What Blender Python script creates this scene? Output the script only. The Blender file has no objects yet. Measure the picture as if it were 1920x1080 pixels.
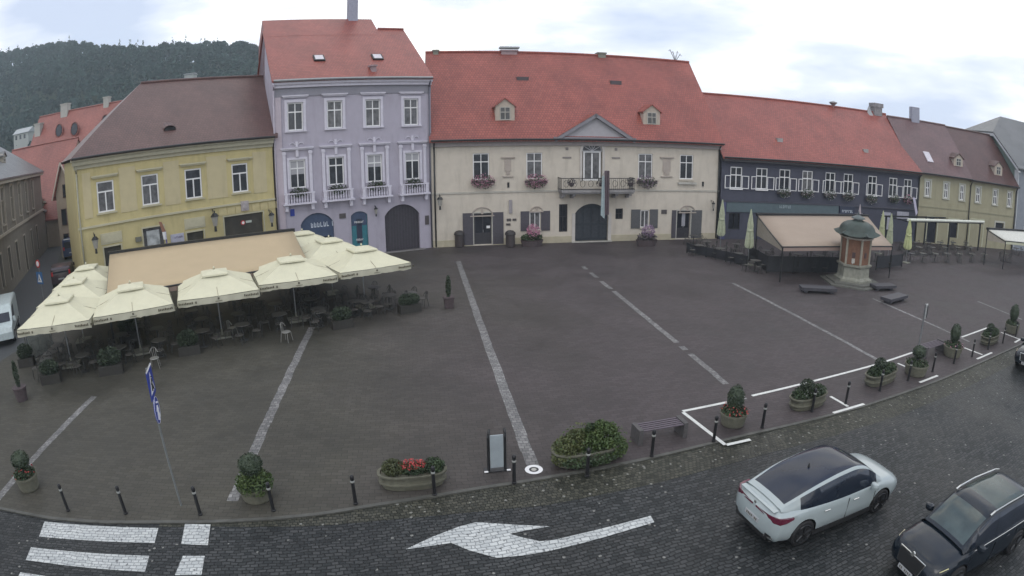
import bpy, math, random
import numpy as np
from mathutils import Vector, Matrix
random.seed(7)
sc = bpy.context.scene
COL = sc.collection
# ------------------------------------------------------------------ camera (wide webcam lens) ----
F, KA, KB = 1143.2137725416915, -0.019906800255446812, -0.026885421268645352
PIT, ROL, YAW = 0.2536954598761275, -0.006087977596894305, 0.1566034201073483
S = 0.85
CH = 10.166692734411157 * S
def camrot():
    cr, sr = math.cos(ROL), math.sin(ROL)
    A = np.array([[cr, -sr, 0], [sr, cr, 0], [0, 0, 1]])
    cp, sp = math.cos(PIT), math.sin(PIT)
    B = np.array([[1, 0, 0], [0, sp, cp], [0, cp, -sp]]).T
    cy, sy = math.cos(YAW), math.sin(YAW)
    C = np.array([[cy, sy, 0], [-sy, cy, 0], [0, 0, 1]])
    return C @ B @ A
RC = camrot()
cam = bpy.data.cameras.new('Camera')
camo = bpy.data.objects.new('Camera', cam); COL.objects.link(camo); sc.camera = camo
M4 = Matrix.Identity(4)
for i in range(3):
    M4[i][0], M4[i][1], M4[i][2] = RC[i][0], RC[i][1], -RC[i][2]
M4[2][3] = CH
camo.matrix_world = M4
cam.type = 'PANO'
cam.sensor_width = 36.0
cam.sensor_fit = 'HORIZONTAL'
cam.panorama_type = 'FISHEYE_LENS_POLYNOMIAL'
cam.fisheye_polynomial_k0 = 0.0
KP = [0.04632882012793106, 0.00012751190596044316, -1.3273635124482549e-05, 6.49286279609556e-07]
cam.fisheye_polynomial_k1, cam.fisheye_polynomial_k2, cam.fisheye_polynomial_k3, cam.fisheye_polynomial_k4 = [-k for k in KP]
cam.fisheye_fov = math.radians(180)
cam.clip_start = 0.1; cam.clip_end = 5000
sc.render.engine = 'CYCLES'
# ------------------------------------------------------------------ world, sun, exposure ----
SUN_EL, SUN_ROT = math.radians(52), math.radians(200)
w = bpy.data.worlds.new('World'); sc.world = w; w.use_nodes = True
nt = w.node_tree; nt.nodes.clear()
def N(t, typ, **kw):
    n = t.nodes.new(typ)
    for k, v in kw.items():
        if k in n.inputs.keys() if hasattr(n.inputs, 'keys') else False: n.inputs[k].default_value = v
        else: setattr(n, k, v)
    return n
sky = nt.nodes.new('ShaderNodeTexSky'); sky.sky_type = 'NISHITA'; sky.sun_disc = False
sky.sun_elevation = SUN_EL; sky.sun_rotation = SUN_ROT
geo = nt.nodes.new('ShaderNodeTexCoord')
mp = nt.nodes.new('ShaderNodeMapping'); mp.inputs['Scale'].default_value = (1.0, 1.0, 3.2)
mp.inputs['Location'].default_value = (1.7, 0.4, 0.2)
nt.links.new(geo.outputs['Generated'], mp.inputs['Vector'])
no = nt.nodes.new('ShaderNodeTexNoise'); no.inputs['Scale'].default_value = 2.2; no.inputs['Detail'].default_value = 5; no.inputs['Roughness'].default_value = 0.5
nt.links.new(mp.outputs[0], no.inputs['Vector'])
rp = nt.nodes.new('ShaderNodeValToRGB')
e = rp.color_ramp.elements
e[0].position = 0.40; e[0].color = (6.6, 7.4, 9.4, 1)
e[1].position = 0.58; e[1].color = (16.4, 15.9, 15.1, 1)
e2 = rp.color_ramp.elements.new(0.49); e2.color = (9.8, 10.2, 11.4, 1)
nt.links.new(no.outputs['Fac'], rp.inputs[0])
mx = nt.nodes.new('ShaderNodeMix'); mx.data_type = 'RGBA'; mx.inputs[0].default_value = 0.9
nt.links.new(sky.outputs[0], mx.inputs[6]); nt.links.new(rp.outputs[0], mx.inputs[7])
bg = nt.nodes.new('ShaderNodeBackground'); bg.inputs[1].default_value = 0.1
nt.links.new(mx.outputs[2], bg.inputs[0])
out = nt.nodes.new('ShaderNodeOutputWorld'); nt.links.new(bg.outputs[0], out.inputs[0])
sun = bpy.data.lights.new('Sun', 'SUN'); sun.energy = 0.5; sun.angle = math.radians(25); sun.color = (1, 0.95, 0.88)
suno = bpy.data.objects.new('Sun', sun); COL.objects.link(suno)
suno.rotation_euler = (math.radians(90) - SUN_EL, 0, math.radians(180) - SUN_ROT + math.radians(0))
sc.view_settings.view_transform = 'Standard'; sc.view_settings.look = 'None'
sc.view_settings.exposure = 0.18; sc.view_settings.gamma = 1.0
# ------------------------------------------------------------------ pixel -> place helpers ----
def ray(px, py):
    x, y = px - 960.0, py - 540.0
    r = math.hypot(x, y) + 1e-9; th = r / F
    for _ in range(20):
        th -= (F * (th + KA * th**3 + KB * th**5) - r) / (F * (1 + 3 * KA * th**2 + 5 * KB * th**4))
    s = math.sin(th) / r
    return RC @ np.array([x * s, -y * s, math.cos(th)])
def at(px, py, z=0.0):
    d = ray(px, py); t = (z - CH) / d[2]
    return (float(d[0] * t), float(d[1] * t))
def at_dist(px, py, Y):
    d = ray(px, py); t = Y / d[1]
    return (float(d[0] * t), Y, float(CH + d[2] * t))
class Wall:                                   # a facade line: origin, direction, outward = towards the square
    def __init__(s, ang, dist, px0=None, origin=None):
        s.ang = ang; s.n = np.array([-math.sin(ang), math.cos(ang)]); s.d = np.array([math.cos(ang), math.sin(ang)])
        s.dist = dist; s.o = np.array([0.0, 0.0])
        if origin is not None: s.o = np.array(origin)
        elif px0 is not None:
            r = ray(*px0); s.o = r[:2] * (dist / (r[:2] @ s.n))
    def uz(s, px, py, off=0.0):               # off: metres behind the facade
        r = ray(px, py); t = (s.dist + off) / (r[:2] @ s.n)
        p = r[:2] * t
        return float((p - s.o) @ s.d), float(CH + r[2] * t)
def zon(X, Y, py):                                # height over (X, Y) that shows at picture row py
    best = None
    for i in range(0, 1600):
        z = i * .01; d = RC.T @ (np.array([X, Y, z]) - np.array([0, 0, CH])); d = d / np.linalg.norm(d)
        th = math.acos(d[2]); r = F * (th + KA * th**3 + KB * th**5); y = 540 - r * d[1] / math.hypot(d[0], d[1])
        if best is None or abs(y - py) < best[0]: best = (abs(y - py), z)
    return best[1]
# ------------------------------------------------------------------ materials ----
MATS = {}
def mat(name, col, rough=0.7, ns=6.0, na=0.12, bump=0.0, bs=40.0, metal=0.0, spec=0.5, stain=0.0, emit=None, coat=0.0, ns2=None):
    if name in MATS: return MATS[name]
    m = bpy.data.materials.new(name); m.use_nodes = True; t = m.node_tree
    b = t.nodes['Principled BSDF']; b.inputs['Roughness'].default_value = rough; b.inputs['Metallic'].default_value = metal
    b.inputs['Specular IOR Level'].default_value = spec
    if coat: b.inputs['Coat Weight'].default_value = coat; b.inputs['Coat Roughness'].default_value = 0.05
    tc = t.nodes.new('ShaderNodeTexCoord')
    n = t.nodes.new('ShaderNodeTexNoise'); n.inputs['Scale'].default_value = ns; n.inputs['Detail'].default_value = 5; n.inputs['Roughness'].default_value = 0.6
    t.links.new(tc.outputs['Object'], n.inputs['Vector'])
    r = t.nodes.new('ShaderNodeMapRange'); r.inputs[1].default_value = 0.3; r.inputs[2].default_value = 0.7
    r.inputs[3].default_value = 1 - na; r.inputs[4].default_value = 1 + na
    t.links.new(n.outputs['Fac'], r.inputs[0])
    mu = t.nodes.new('ShaderNodeMix'); mu.data_type = 'RGBA'; mu.blend_type = 'MULTIPLY'; mu.inputs[0].default_value = 1
    mu.inputs[6].default_value = (*col, 1); t.links.new(r.outputs[0], mu.inputs[7])
    last = mu.outputs[2]
    if stain:
        mp = t.nodes.new('ShaderNodeMapping'); mp.inputs['Scale'].default_value = (1.2, 1.2, 0.25)
        n2 = t.nodes.new('ShaderNodeTexNoise'); n2.inputs['Scale'].default_value = 1.3; n2.inputs['Detail'].default_value = 7; n2.inputs['Roughness'].default_value = 0.65
        t.links.new(tc.outputs['Object'], mp.inputs[0]); t.links.new(mp.outputs[0], n2.inputs['Vector'])
        r2 = t.nodes.new('ShaderNodeMapRange'); r2.inputs[1].default_value = 0.5; r2.inputs[2].default_value = 0.75; r2.inputs[3].default_value = 0; r2.inputs[4].default_value = stain
        t.links.new(n2.outputs['Fac'], r2.inputs[0])
        m2 = t.nodes.new('ShaderNodeMix'); m2.data_type = 'RGBA'; t.links.new(r2.outputs[0], m2.inputs[0]); t.links.new(last, m2.inputs[6])
        m2.inputs[7].default_value = (col[0] * .55, col[1] * .54, col[2] * .52, 1); last = m2.outputs[2]
    t.links.new(last, b.inputs['Base Color'])
    if bump:
        n3 = t.nodes.new('ShaderNodeTexNoise'); n3.inputs['Scale'].default_value = bs; n3.inputs['Detail'].default_value = 3
        t.links.new(tc.outputs['Object'], n3.inputs['Vector'])
        bp = t.nodes.new('ShaderNodeBump'); bp.inputs['Strength'].default_value = bump; bp.inputs['Distance'].default_value = 0.02
        t.links.new(n3.outputs['Fac'], bp.inputs['Height']); t.links.new(bp.outputs[0], b.inputs['Normal'])
    if emit:
        b.inputs['Emission Color'].default_value = (*emit, 1); b.inputs['Emission Strength'].default_value = 1
    MATS[name] = m
    return m
def mat_tiles(name, c1, c2):                       # clay roof tiles: courses across the slope, joints down it
    m = bpy.data.materials.new(name); m.use_nodes = True; t = m.node_tree; b = t.nodes['Principled BSDF']
    b.inputs['Roughness'].default_value = 0.38
    tc = t.nodes.new('ShaderNodeTexCoord')
    br = t.nodes.new('ShaderNodeTexBrick'); br.offset = 0.5
    for k, v in (('Scale', 1.0), ('Mortar Size', 0.02), ('Mortar Smooth', 0.3), ('Bias', -0.1), ('Brick Width', 0.22), ('Row Height', 0.24)): br.inputs[k].default_value = v
    br.inputs['Color1'].default_value = (*c1, 1); br.inputs['Color2'].default_value = (*c2, 1); br.inputs['Mortar'].default_value = (c1[0] * .5, c1[1] * .5, c1[2] * .5, 1)
    t.links.new(tc.outputs['UV'], br.inputs['Vector'])
    n = t.nodes.new('ShaderNodeTexNoise'); n.inputs['Scale'].default_value = 0.35; n.inputs['Detail'].default_value = 8; n.inputs['Roughness'].default_value = 0.62
    t.links.new(tc.outputs['UV'], n.inputs['Vector'])
    r = t.nodes.new('ShaderNodeMapRange'); r.inputs[1].default_value = 0.32; r.inputs[2].default_value = 0.68; r.inputs[3].default_value = 0.78; r.inputs[4].default_value = 1.18
    t.links.new(n.outputs['Fac'], r.inputs[0])
    mu = t.nodes.new('ShaderNodeMix'); mu.data_type = 'RGBA'; mu.blend_type = 'MULTIPLY'; mu.inputs[0].default_value = 1
    t.links.new(br.outputs['Color'], mu.inputs[6]); t.links.new(r.outputs[0], mu.inputs[7]); t.links.new(mu.outputs[2], b.inputs['Base Color'])
    bp = t.nodes.new('ShaderNodeBump'); bp.inputs['Strength'].default_value = 0.6; bp.inputs['Distance'].default_value = 0.03
    t.links.new(br.outputs['Fac'], bp.inputs['Height']); bp.invert = True; t.links.new(bp.outputs[0], b.inputs['Normal'])
    MATS[name] = m
    return m
def mat_setts(name, c1, c2, mort, ang, bw, bh, rough=0.5, paint=0.0, spots=0.0, bump=0.8, patch=0.25, ms=0.012, tint=None):
    m = bpy.data.materials.new(name); m.use_nodes = True; t = m.node_tree; b = t.nodes['Principled BSDF']; b.inputs['Specular IOR Level'].default_value = 0.26
    tc = t.nodes.new('ShaderNodeTexCoord')
    wn = t.nodes.new('ShaderNodeTexNoise'); wn.inputs['Scale'].default_value = 1.6; wn.inputs['Detail'].default_value = 3
    t.links.new(tc.outputs['Object'], wn.inputs['Vector'])
    ad = t.nodes.new('ShaderNodeVectorMath'); ad.operation = 'SCALE'; ad.inputs[3].default_value = 0.22
    t.links.new(wn.outputs['Color'], ad.inputs[0])
    av = t.nodes.new('ShaderNodeVectorMath'); av.operation = 'ADD'
    mp = t.nodes.new('ShaderNodeMapping'); mp.inputs['Rotation'].default_value = (0, 0, -ang)
    t.links.new(tc.outputs['Object'], mp.inputs[0]); t.links.new(mp.outputs[0], av.inputs[0]); t.links.new(ad.outputs[0], av.inputs[1])
    br = t.nodes.new('ShaderNodeTexBrick'); br.offset = 0.5
    for k, v in (('Scale', 1.0), ('Mortar Size', ms), ('Mortar Smooth', 0.5), ('Bias', 0.0), ('Brick Width', bw), ('Row Height', bh)): br.inputs[k].default_value = v
    br.inputs['Color1'].default_value = (*c1, 1); br.inputs['Color2'].default_value = (*c2, 1); br.inputs['Mortar'].default_value = (*mort, 1)
    t.links.new(av.outputs[0], br.inputs['Vector'])
    n = t.nodes.new('ShaderNodeTexNoise'); n.inputs['Scale'].default_value = 0.28; n.inputs['Detail'].default_value = 7; n.inputs['Roughness'].default_value = 0.6
    t.links.new(tc.outputs['Object'], n.inputs['Vector'])
    r = t.nodes.new('ShaderNodeMapRange'); r.inputs[1].default_value = 0.3; r.inputs[2].default_value = 0.7; r.inputs[3].default_value = 1 - patch; r.inputs[4].default_value = 1 + patch
    t.links.new(n.outputs['Fac'], r.inputs[0])
    mu = t.nodes.new('ShaderNodeMix'); mu.data_type = 'RGBA'; mu.blend_type = 'MULTIPLY'; mu.inputs[0].default_value = 1
    t.links.new(br.outputs['Color'], mu.inputs[6]); t.links.new(r.outputs[0], mu.inputs[7]); last = mu.outputs[2]
    if tint:                                       # slow left-to-right drift of tint over the paving, varied by noise
        n5 = t.nodes.new('ShaderNodeTexNoise'); n5.inputs['Scale'].default_value = 0.07; n5.inputs['Detail'].default_value = 2
        t.links.new(tc.outputs['Object'], n5.inputs['Vector'])
        sx = t.nodes.new('ShaderNodeSeparateXYZ'); t.links.new(tc.outputs['Object'], sx.inputs[0])
        ma = t.nodes.new('ShaderNodeMath'); ma.operation = 'MULTIPLY_ADD'; ma.inputs[1].default_value = 0.045; t.links.new(sx.outputs[0], ma.inputs[0]); t.links.new(n5.outputs['Fac'], ma.inputs[2])
        r5 = t.nodes.new('ShaderNodeMapRange'); r5.inputs[1].default_value = 0.30; r5.inputs[2].default_value = 0.80
        t.links.new(ma.outputs[0], r5.inputs[0])
        m5 = t.nodes.new('ShaderNodeMix'); m5.data_type = 'RGBA'; m5.blend_type = 'MULTIPLY'
        m5.inputs[7].default_value = (*tint, 1); t.links.new(r5.outputs[0], m5.inputs[0]); t.links.new(last, m5.inputs[6]); last = m5.outputs[2]
    if spots:                                      # single pale stones, with wet highlights painted in as pale flecks
        vo = t.nodes.new('ShaderNodeTexVoronoi'); vo.inputs['Scale'].default_value = 9.0; vo.inputs['Randomness'].default_value = 1.0; t.links.new(tc.outputs['Object'], vo.inputs['Vector'])
        sp = t.nodes.new('ShaderNodeSeparateColor'); t.links.new(vo.outputs['Color'], sp.inputs[0])
        g = t.nodes.new('ShaderNodeMath'); g.operation = 'GREATER_THAN'; g.inputs[1].default_value = 1 - spots; t.links.new(sp.outputs[0], g.inputs[0])
        l = t.nodes.new('ShaderNodeMath'); l.operation = 'LESS_THAN'; l.inputs[1].default_value = 0.35; t.links.new(vo.outputs['Distance'], l.inputs[0])
        mm = t.nodes.new('ShaderNodeMath'); mm.operation = 'MULTIPLY'; t.links.new(g.outputs[0], mm.inputs[0]); t.links.new(l.outputs[0], mm.inputs[1])
        nn = t.nodes.new('ShaderNodeTexNoise'); nn.inputs['Scale'].default_value = 30; t.links.new(tc.outputs['Object'], nn.inputs['Vector'])
        m4 = t.nodes.new('ShaderNodeMath'); m4.operation = 'MULTIPLY'; t.links.new(mm.outputs[0], m4.inputs[0]); t.links.new(nn.outputs['Fac'], m4.inputs[1])
        m3 = t.nodes.new('ShaderNodeMix'); m3.data_type = 'RGBA'; t.links.new(m4.outputs[0], m3.inputs[0]); t.links.new(last, m3.inputs[6])
        m3.inputs[7].default_value = (0.34, 0.34, 0.31, 1); last = m3.outputs[2]
    if paint:                                      # worn paint: lets bare stone through
        n4 = t.nodes.new('ShaderNodeTexNoise'); n4.inputs['Scale'].default_value = 9; n4.inputs['Detail'].default_value = 6
        t.links.new(tc.outputs['Object'], n4.inputs['Vector'])
        r4 = t.nodes.new('ShaderNodeMapRange'); r4.inputs[1].default_value = 0.60; r4.inputs[2].default_value = 0.68; r4.inputs[3].default_value = 0; r4.inputs[4].default_value = paint
        t.links.new(n4.outputs['Fac'], r4.inputs[0])
        m6 = t.nodes.new('ShaderNodeMix'); m6.data_type = 'RGBA'; t.links.new(r4.outputs[0], m6.inputs[0]); t.links.new(last, m6.inputs[6])
        m6.inputs[7].default_value = (0.08, 0.085, 0.09, 1); last = m6.outputs[2]
    t.links.new(last, b.inputs['Base Color'])
    r3 = t.nodes.new('ShaderNodeMapRange'); r3.inputs[1].default_value = 0.35; r3.inputs[2].default_value = 0.65; r3.inputs[3].default_value = rough - .1; r3.inputs[4].default_value = rough + .12
    t.links.new(n.outputs['Fac'], r3.inputs[0]); t.links.new(r3.outputs[0], b.inputs['Roughness'])
    if bump:
        inv = t.nodes.new('ShaderNodeMath'); inv.operation = 'SUBTRACT'; inv.inputs[0].default_value = 1; t.links.new(br.outputs['Fac'], inv.inputs[1])
        bp = t.nodes.new('ShaderNodeBump'); bp.inputs['Strength'].default_value = bump; bp.inputs['Distance'].default_value = 0.012
        t.links.new(inv.outputs[0], bp.inputs['Height']); t.links.new(bp.outputs[0], b.inputs['Normal'])
    MATS[name] = m
    return m
def mat_leaf(name, c1, c2, sc_=3.0, rough=0.6):
    m = bpy.data.materials.new(name); m.use_nodes = True; t = m.node_tree; b = t.nodes['Principled BSDF']; b.inputs['Roughness'].default_value = rough
    tc = t.nodes.new('ShaderNodeTexCoord'); n = t.nodes.new('ShaderNodeTexNoise'); n.inputs['Scale'].default_value = sc_; n.inputs['Detail'].default_value = 6
    t.links.new(tc.outputs['Object'], n.inputs['Vector'])
    r = t.nodes.new('ShaderNodeMapRange'); r.inputs[1].default_value = 0.35; r.inputs[2].default_value = 0.65; t.links.new(n.outputs['Fac'], r.inputs[0])
    mx = t.nodes.new('ShaderNodeMix'); mx.data_type = 'RGBA'; mx.inputs[6].default_value = (*c1, 1); mx.inputs[7].default_value = (*c2, 1)
    t.links.new(r.outputs[0], mx.inputs[0]); t.links.new(mx.outputs[2], b.inputs['Base Color'])
    MATS[name] = m
    return m
ROAD_ANG = 0.117
PLAZA = mat_setts('plaza_pavers', (.054, .051, .041), (.070, .066, .054), (.032, .030, .026), 0.0, 0.30, 0.15, rough=0.60, bump=0.28, patch=0.32, ms=0.009, tint=(1.04, .93, 1.16))
ROAD = mat_setts('road_setts', (.016, .019, .020), (.052, .055, .056), (.008, .009, .010), ROAD_ANG, 0.19, 0.11, rough=0.46, spots=0.022, bump=1.0, patch=0.35, ms=.016)
BORDER = mat_setts('border_setts', (.026, .027, .020), (.075, .074, .056), (.012, .013, .010), ROAD_ANG, 0.12, 0.11, rough=0.5, spots=0.07, bump=1.0, patch=0.25)
STRIP = mat_setts('stone_strip', (.13, .13, .13), (.25, .245, .24), (.08, .08, .08), 0.0, 0.16, 0.15, rough=0.55, bump=0.5, patch=0.35)
PAINT = mat_setts('road_paint', (.40, .42, .42), (.54, .56, .55), (.22, .235, .24), ROAD_ANG, 0.20, 0.115, rough=0.5, bump=0.8, patch=0.08, paint=0.8)
LINE = mat('line_paint', (.62, .63, .60), 0.5, 9, .15)
STREET = mat('street_asphalt', (.050, .054, .058), 0.6, 3, .15, bump=.3)
ROOF_RED = mat_tiles('roof_tiles_red', (.26, .066, .050), (.33, .092, .068))
ROOF_PINK = mat_tiles('roof_tiles_pink', (.27, .088, .070), (.32, .11, .088))
ROOF_BROWN = mat_tiles('roof_tiles_brown', (.085, .042, .038), (.115, .057, .050))
ROOF_OLD = mat_tiles('roof_tiles_old', (.105, .054, .048), (.135, .070, .062))
ROOF_GREY = mat_tiles('roof_slates_grey', (.11, .115, .12), (.15, .155, .16))
CREAM = mat('cream_render', (.54, .49, .415), .8, 1.5, .06, .15, 60, stain=.45)
LAV = mat('lavender_render', (.385, .36, .425), .8, 1.5, .05, .15, 60, stain=.42)
LAVT = mat('lavender_trim', (.56, .54, .61), .7, 4, .06)
YEL = mat('yellow_render', (.50, .43, .215), .8, 1.5, .06, .15, 60, stain=.5)
YELP = mat('yellow_panel', (.50, .435, .265), .8, 1.5, .05, .15, 60, stain=.3)
YELT = mat('yellow_trim', (.46, .43, .30), .7, 4, .06)
GREYB = mat('slate_blue_render', (.058, .060, .086), .8, 1.5, .08, .15, 60, stain=.4)
OCHRE = mat('ochre_render', (.31, .29, .195), .8, 1.5, .06, .15, 60, stain=.4)
GREENR = mat('sage_render', (.14, .19, .17), .8, 1.5, .06, .15, 60, stain=.3)
TAUPE = mat('taupe_render', (.165, .15, .125), .85, 1.5, .08, .2, 60, stain=.5)
PINKR = mat('pinkish_render', (.33, .27, .21), .85, 1.5, .08, .2, 60, stain=.4)
WHITE = mat('white_paint', (.72, .72, .72), .5, 8, .05)
STONE = mat('pale_stone', (.42, .41, .37), .75, 6, .15, .3, 30, stain=.5)
CONC = mat('concrete', (.22, .22, .18), .85, 8, .2, .4, 30, stain=.6)
PLINTH = mat('plinth_render', (.36, .33, .25), .85, 3, .15, .2, stain=.5)
GLASS = mat('window_glass', (.035, .038, .045), .08, 2, .5, spec=.6)
GLASSB = mat('dark_glass', (.02, .022, .03), .06, 2, .3, spec=.6)
CURT = mat('curtained_glass', (.11, .11, .115), .2, 3, .5, spec=.5)
BLIND = mat('grey_roller_blind', (.33, .33, .35), .6, 20, .06)
DARKW = mat('dark_wood', (.030, .028, .034), .5, 9, .25)
SHUT = mat('shutter_purple_grey', (.075, .068, .082), .6, 9, .15)
SHUTG = mat('shutter_grey', (.10, .10, .105), .6, 9, .15)
NAVY = mat('navy_board', (.022, .030, .060), .5, 5, .15)
TEAL = mat('teal_paint', (.030, .17, .21), .45, 5, .12)
SIGNTEAL = mat('faded_teal_board', (.085, .12, .135), .6, 3, .10)
BLUE = mat('shop_blue', (.045, .07, .13), .5, 5, .15)
METALD = mat('dark_metal', (.025, .026, .028), .4, 8, .2, metal=.3)
METALG = mat('grey_metal', (.30, .31, .32), .4, 8, .1, metal=.7)
BLACK = mat('black_rubber', (.012, .012, .013), .7, 8, .2)
GAPSHADE = mat('interior_dark', (.012, .012, .014), .9, 3, .2)  # near-black colour standing in for shade in the vent mouth and door gaps
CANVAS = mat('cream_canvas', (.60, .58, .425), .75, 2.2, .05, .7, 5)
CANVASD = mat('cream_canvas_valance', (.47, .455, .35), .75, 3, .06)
CANVASG = mat('closed_canvas', (.40, .43, .31), .75, 6, .15)
CANVASP = mat('pinkish_canvas', (.45, .40, .42), .75, 6, .1)
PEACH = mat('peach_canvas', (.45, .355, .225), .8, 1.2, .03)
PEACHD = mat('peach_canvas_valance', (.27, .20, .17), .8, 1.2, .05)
INK = mat('dark_lettering', (.10, .09, .06), .7, 5, .1)
PALEINK = mat('pale_lettering', (.55, .60, .66), .6, 5, .1)
SIGNBLUE = mat('sign_blue', (.012, .035, .28), .4, 5, .1)
RED = mat('red_paint', (.45, .02, .02), .5, 5, .1)
COPPER = mat('green_copper', (.040, .058, .050), .55, 3, .3, .2, 20, stain=.6)
BRICK = mat('brick_red', (.17, .085, .052), .8, 5, .2, .3, 40, stain=.3)
SOIL = mat('soil', (.03, .024, .018), .9, 9, .3)
TERRA = mat('dark_terracotta', (.07, .052, .055), .7, 9, .2)
BENCHW = mat('bench_slats', (.10, .082, .10), .55, 9, .15)
BENCHC = mat('bench_concrete', (.085, .08, .08), .8, 9, .2)
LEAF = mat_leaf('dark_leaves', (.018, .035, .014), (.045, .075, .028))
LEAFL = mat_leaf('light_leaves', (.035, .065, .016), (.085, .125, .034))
LEAFO = mat_leaf('olive_green_leaves', (.05, .065, .02), (.105, .12, .04))
LEAFB = mat_leaf('topiary_leaves', (.020, .032, .018), (.040, .060, .030))
PINKF = mat_leaf('pink_petals', (.38, .12, .20), (.55, .30, .40), 9)
MAUVEF = mat_leaf('mauve_petals', (.20, .13, .22), (.38, .27, .38), 9)
REDF = mat_leaf('red_petals', (.38, .03, .03), (.5, .08, .08), 9)
WHITEF = mat_leaf('white_petals', (.35, .35, .35), (.55, .52, .55), 9)
FOREST = mat_leaf('forest_leaves', (.008, .030, .026), (.020, .055, .042), .05, .9)
GRASS = mat_leaf('hill_grass', (.02, .04, .02), (.035, .06, .03), .02, .9)
# ------------------------------------------------------------------ mesh helpers ----
class MB:
    def __init__(s): s.v = []; s.f = []; s.m = []; s.mats = []; s.uv = {}
    def mi(s, m):
        if m is None: return 0
        if m not in s.mats: s.mats.append(m)
        return s.mats.index(m)
    def add(s, vs, fs, m=None):
        o = len(s.v); s.v += [tuple(map(float, p)) for p in vs]; k = s.mi(m)
        for f in fs: s.f.append(tuple(i + o for i in f)); s.m.append(k)
        return s
    def box(s, a, b, m=None):
        x0, y0, z0 = a; x1, y1, z1 = b
        return s.add([(x0, y0, z0), (x1, y0, z0), (x1, y1, z0), (x0, y1, z0), (x0, y0, z1), (x1, y0, z1), (x1, y1, z1), (x0, y1, z1)],
                     [(0, 3, 2, 1), (4, 5, 6, 7), (0, 1, 5, 4), (1, 2, 6, 5), (2, 3, 7, 6), (3, 0, 4, 7)], m)
    def rbox(s, c, d, rz, m=None, tilt=0):
        x, y, z = [q / 2 for q in d]; co, si = math.cos(rz), math.sin(rz); vs = []
        for zz in (-z, z):
            for xx, yy in ((-x, -y), (x, -y), (x, y), (-x, y)):
                vs.append((c[0] + xx * co - yy * si, c[1] + xx * si + yy * co, c[2] + zz + xx * tilt))
        return s.add(vs, [(0, 3, 2, 1), (4, 5, 6, 7), (0, 1, 5, 4), (1, 2, 6, 5), (2, 3, 7, 6), (3, 0, 4, 7)], m)
    def tube(s, p0, p1, r0, r1=None, n=8, m=None):
        r1 = r0 if r1 is None else r1; p0 = Vector(p0); p1 = Vector(p1); d = (p1 - p0).normalized()
        a = d.orthogonal().normalized(); b = d.cross(a); vs = []
        for p, r in ((p0, r0), (p1, r1)):
            for i in range(n):
                t = 2 * math.pi * i / n; vs.append(p + a * (r * math.cos(t)) + b * (r * math.sin(t)))
        fs = [(i, (i + 1) % n, n + (i + 1) % n, n + i) for i in range(n)] + [tuple(range(n - 1, -1, -1)), tuple(range(n, 2 * n))]
        return s.add(vs, fs, m)
    def path(s, pts, r, n=6, m=None):
        for a, b in zip(pts[:-1], pts[1:]): s.tube(a, b, r, n=n, m=m)
        return s
    def lathe(s, prof, n=20, c=(0, 0, 0), m=None, sx=1, sy=1, rot=0):
        vs = []
        for r, z in prof:
            for i in range(n):
                t = 2 * math.pi * i / n + rot; vs.append((c[0] + r * math.cos(t) * sx, c[1] + r * math.sin(t) * sy, c[2] + z))
        fs = []
        for k in range(len(prof) - 1):
            for i in range(n): fs.append((k * n + i, k * n + (i + 1) % n, (k + 1) * n + (i + 1) % n, (k + 1) * n + i))
        fs.append(tuple(range(n - 1, -1, -1))); fs.append(tuple(range((len(prof) - 1) * n, len(prof) * n)))
        return s.add(vs, fs, m)
    def pxz(s, poly, y0, y1, m=None):                # polygon in the facade plane, extruded in depth
        n = len(poly); vs = [(x, y0, z) for x, z in poly] + [(x, y1, z) for x, z in poly]
        return s.add(vs, [tuple(range(n)), tuple(range(2 * n - 1, n - 1, -1))] + [(i, i + n, (i + 1) % n + n, (i + 1) % n) for i in range(n)], m)
    def pxy(s, poly, z0, z1, m=None):
        n = len(poly); vs = [(x, y, z0) for x, y in poly] + [(x, y, z1) for x, y in poly]
        return s.add(vs, [tuple(range(n - 1, -1, -1)), tuple(range(n, 2 * n))] + [(i, (i + 1) % n, (i + 1) % n + n, i + n) for i in range(n)], m)
    def leaves(s, c, r, n, size, m=None, shell=0.55, flat=1.0):
        R = random.random
        for _ in range(n):
            while True:
                p = Vector((R() * 2 - 1, R() * 2 - 1, R() * 2 - 1)); l = p.length
                if l <= 1 and l > shell * R(): break
            q = Vector((c[0] + p.x * r[0], c[1] + p.y * r[1], c[2] + p.z * r[2]))
            a = Vector((R() - .5, R() - .5, R() - .5)).normalized(); b = a.orthogonal().normalized(); k = size * (.6 + R() * .8)
            if R() < .5: b = a.cross(b)
            s.add([q - a * k, q + b * k * .55, q + a * k, q - b * k * .55], [(0, 1, 2, 3)], m)
        return s
    def build(s, name, m=None, parent=None, smooth=False, loc=None, rz=0, uvf=None):
        me = bpy.data.meshes.new(name); me.from_pydata(s.v, [], s.f); me.update()
        for q in (s.mats or [m]): me.materials.append(q if q is not None else m)
        if s.mats: me.polygons.foreach_set('material_index', s.m)
        if smooth: me.polygons.foreach_set('use_smooth', [True] * len(me.polygons))
        if uvf:
            uv = me.uv_layers.new(name='UVMap')
            for p in me.polygons:
                for li in p.loop_indices:
                    uv.data[li].uv = uvf(me.vertices[me.loops[li].vertex_index].co, p.normal)
        o = bpy.data.objects.new(name, me); COL.objects.link(o)
        if parent: o.parent = parent
        if loc is not None: o.location = loc
        o.rotation_euler[2] = rz
        return o
def autosmooth(o, deg=35):
    me = o.data
    me.polygons.foreach_set('use_smooth', [True] * len(me.polygons))
    try: me.set_sharp_from_angle(angle=math.radians(deg))
    except Exception: pass
def tag(o, label=None, cat=None, group=None, kind=None):
    if label: o['label'] = label
    if cat: o['category'] = cat
    if group: o['group'] = group
    if kind: o['kind'] = kind
    return o
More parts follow.
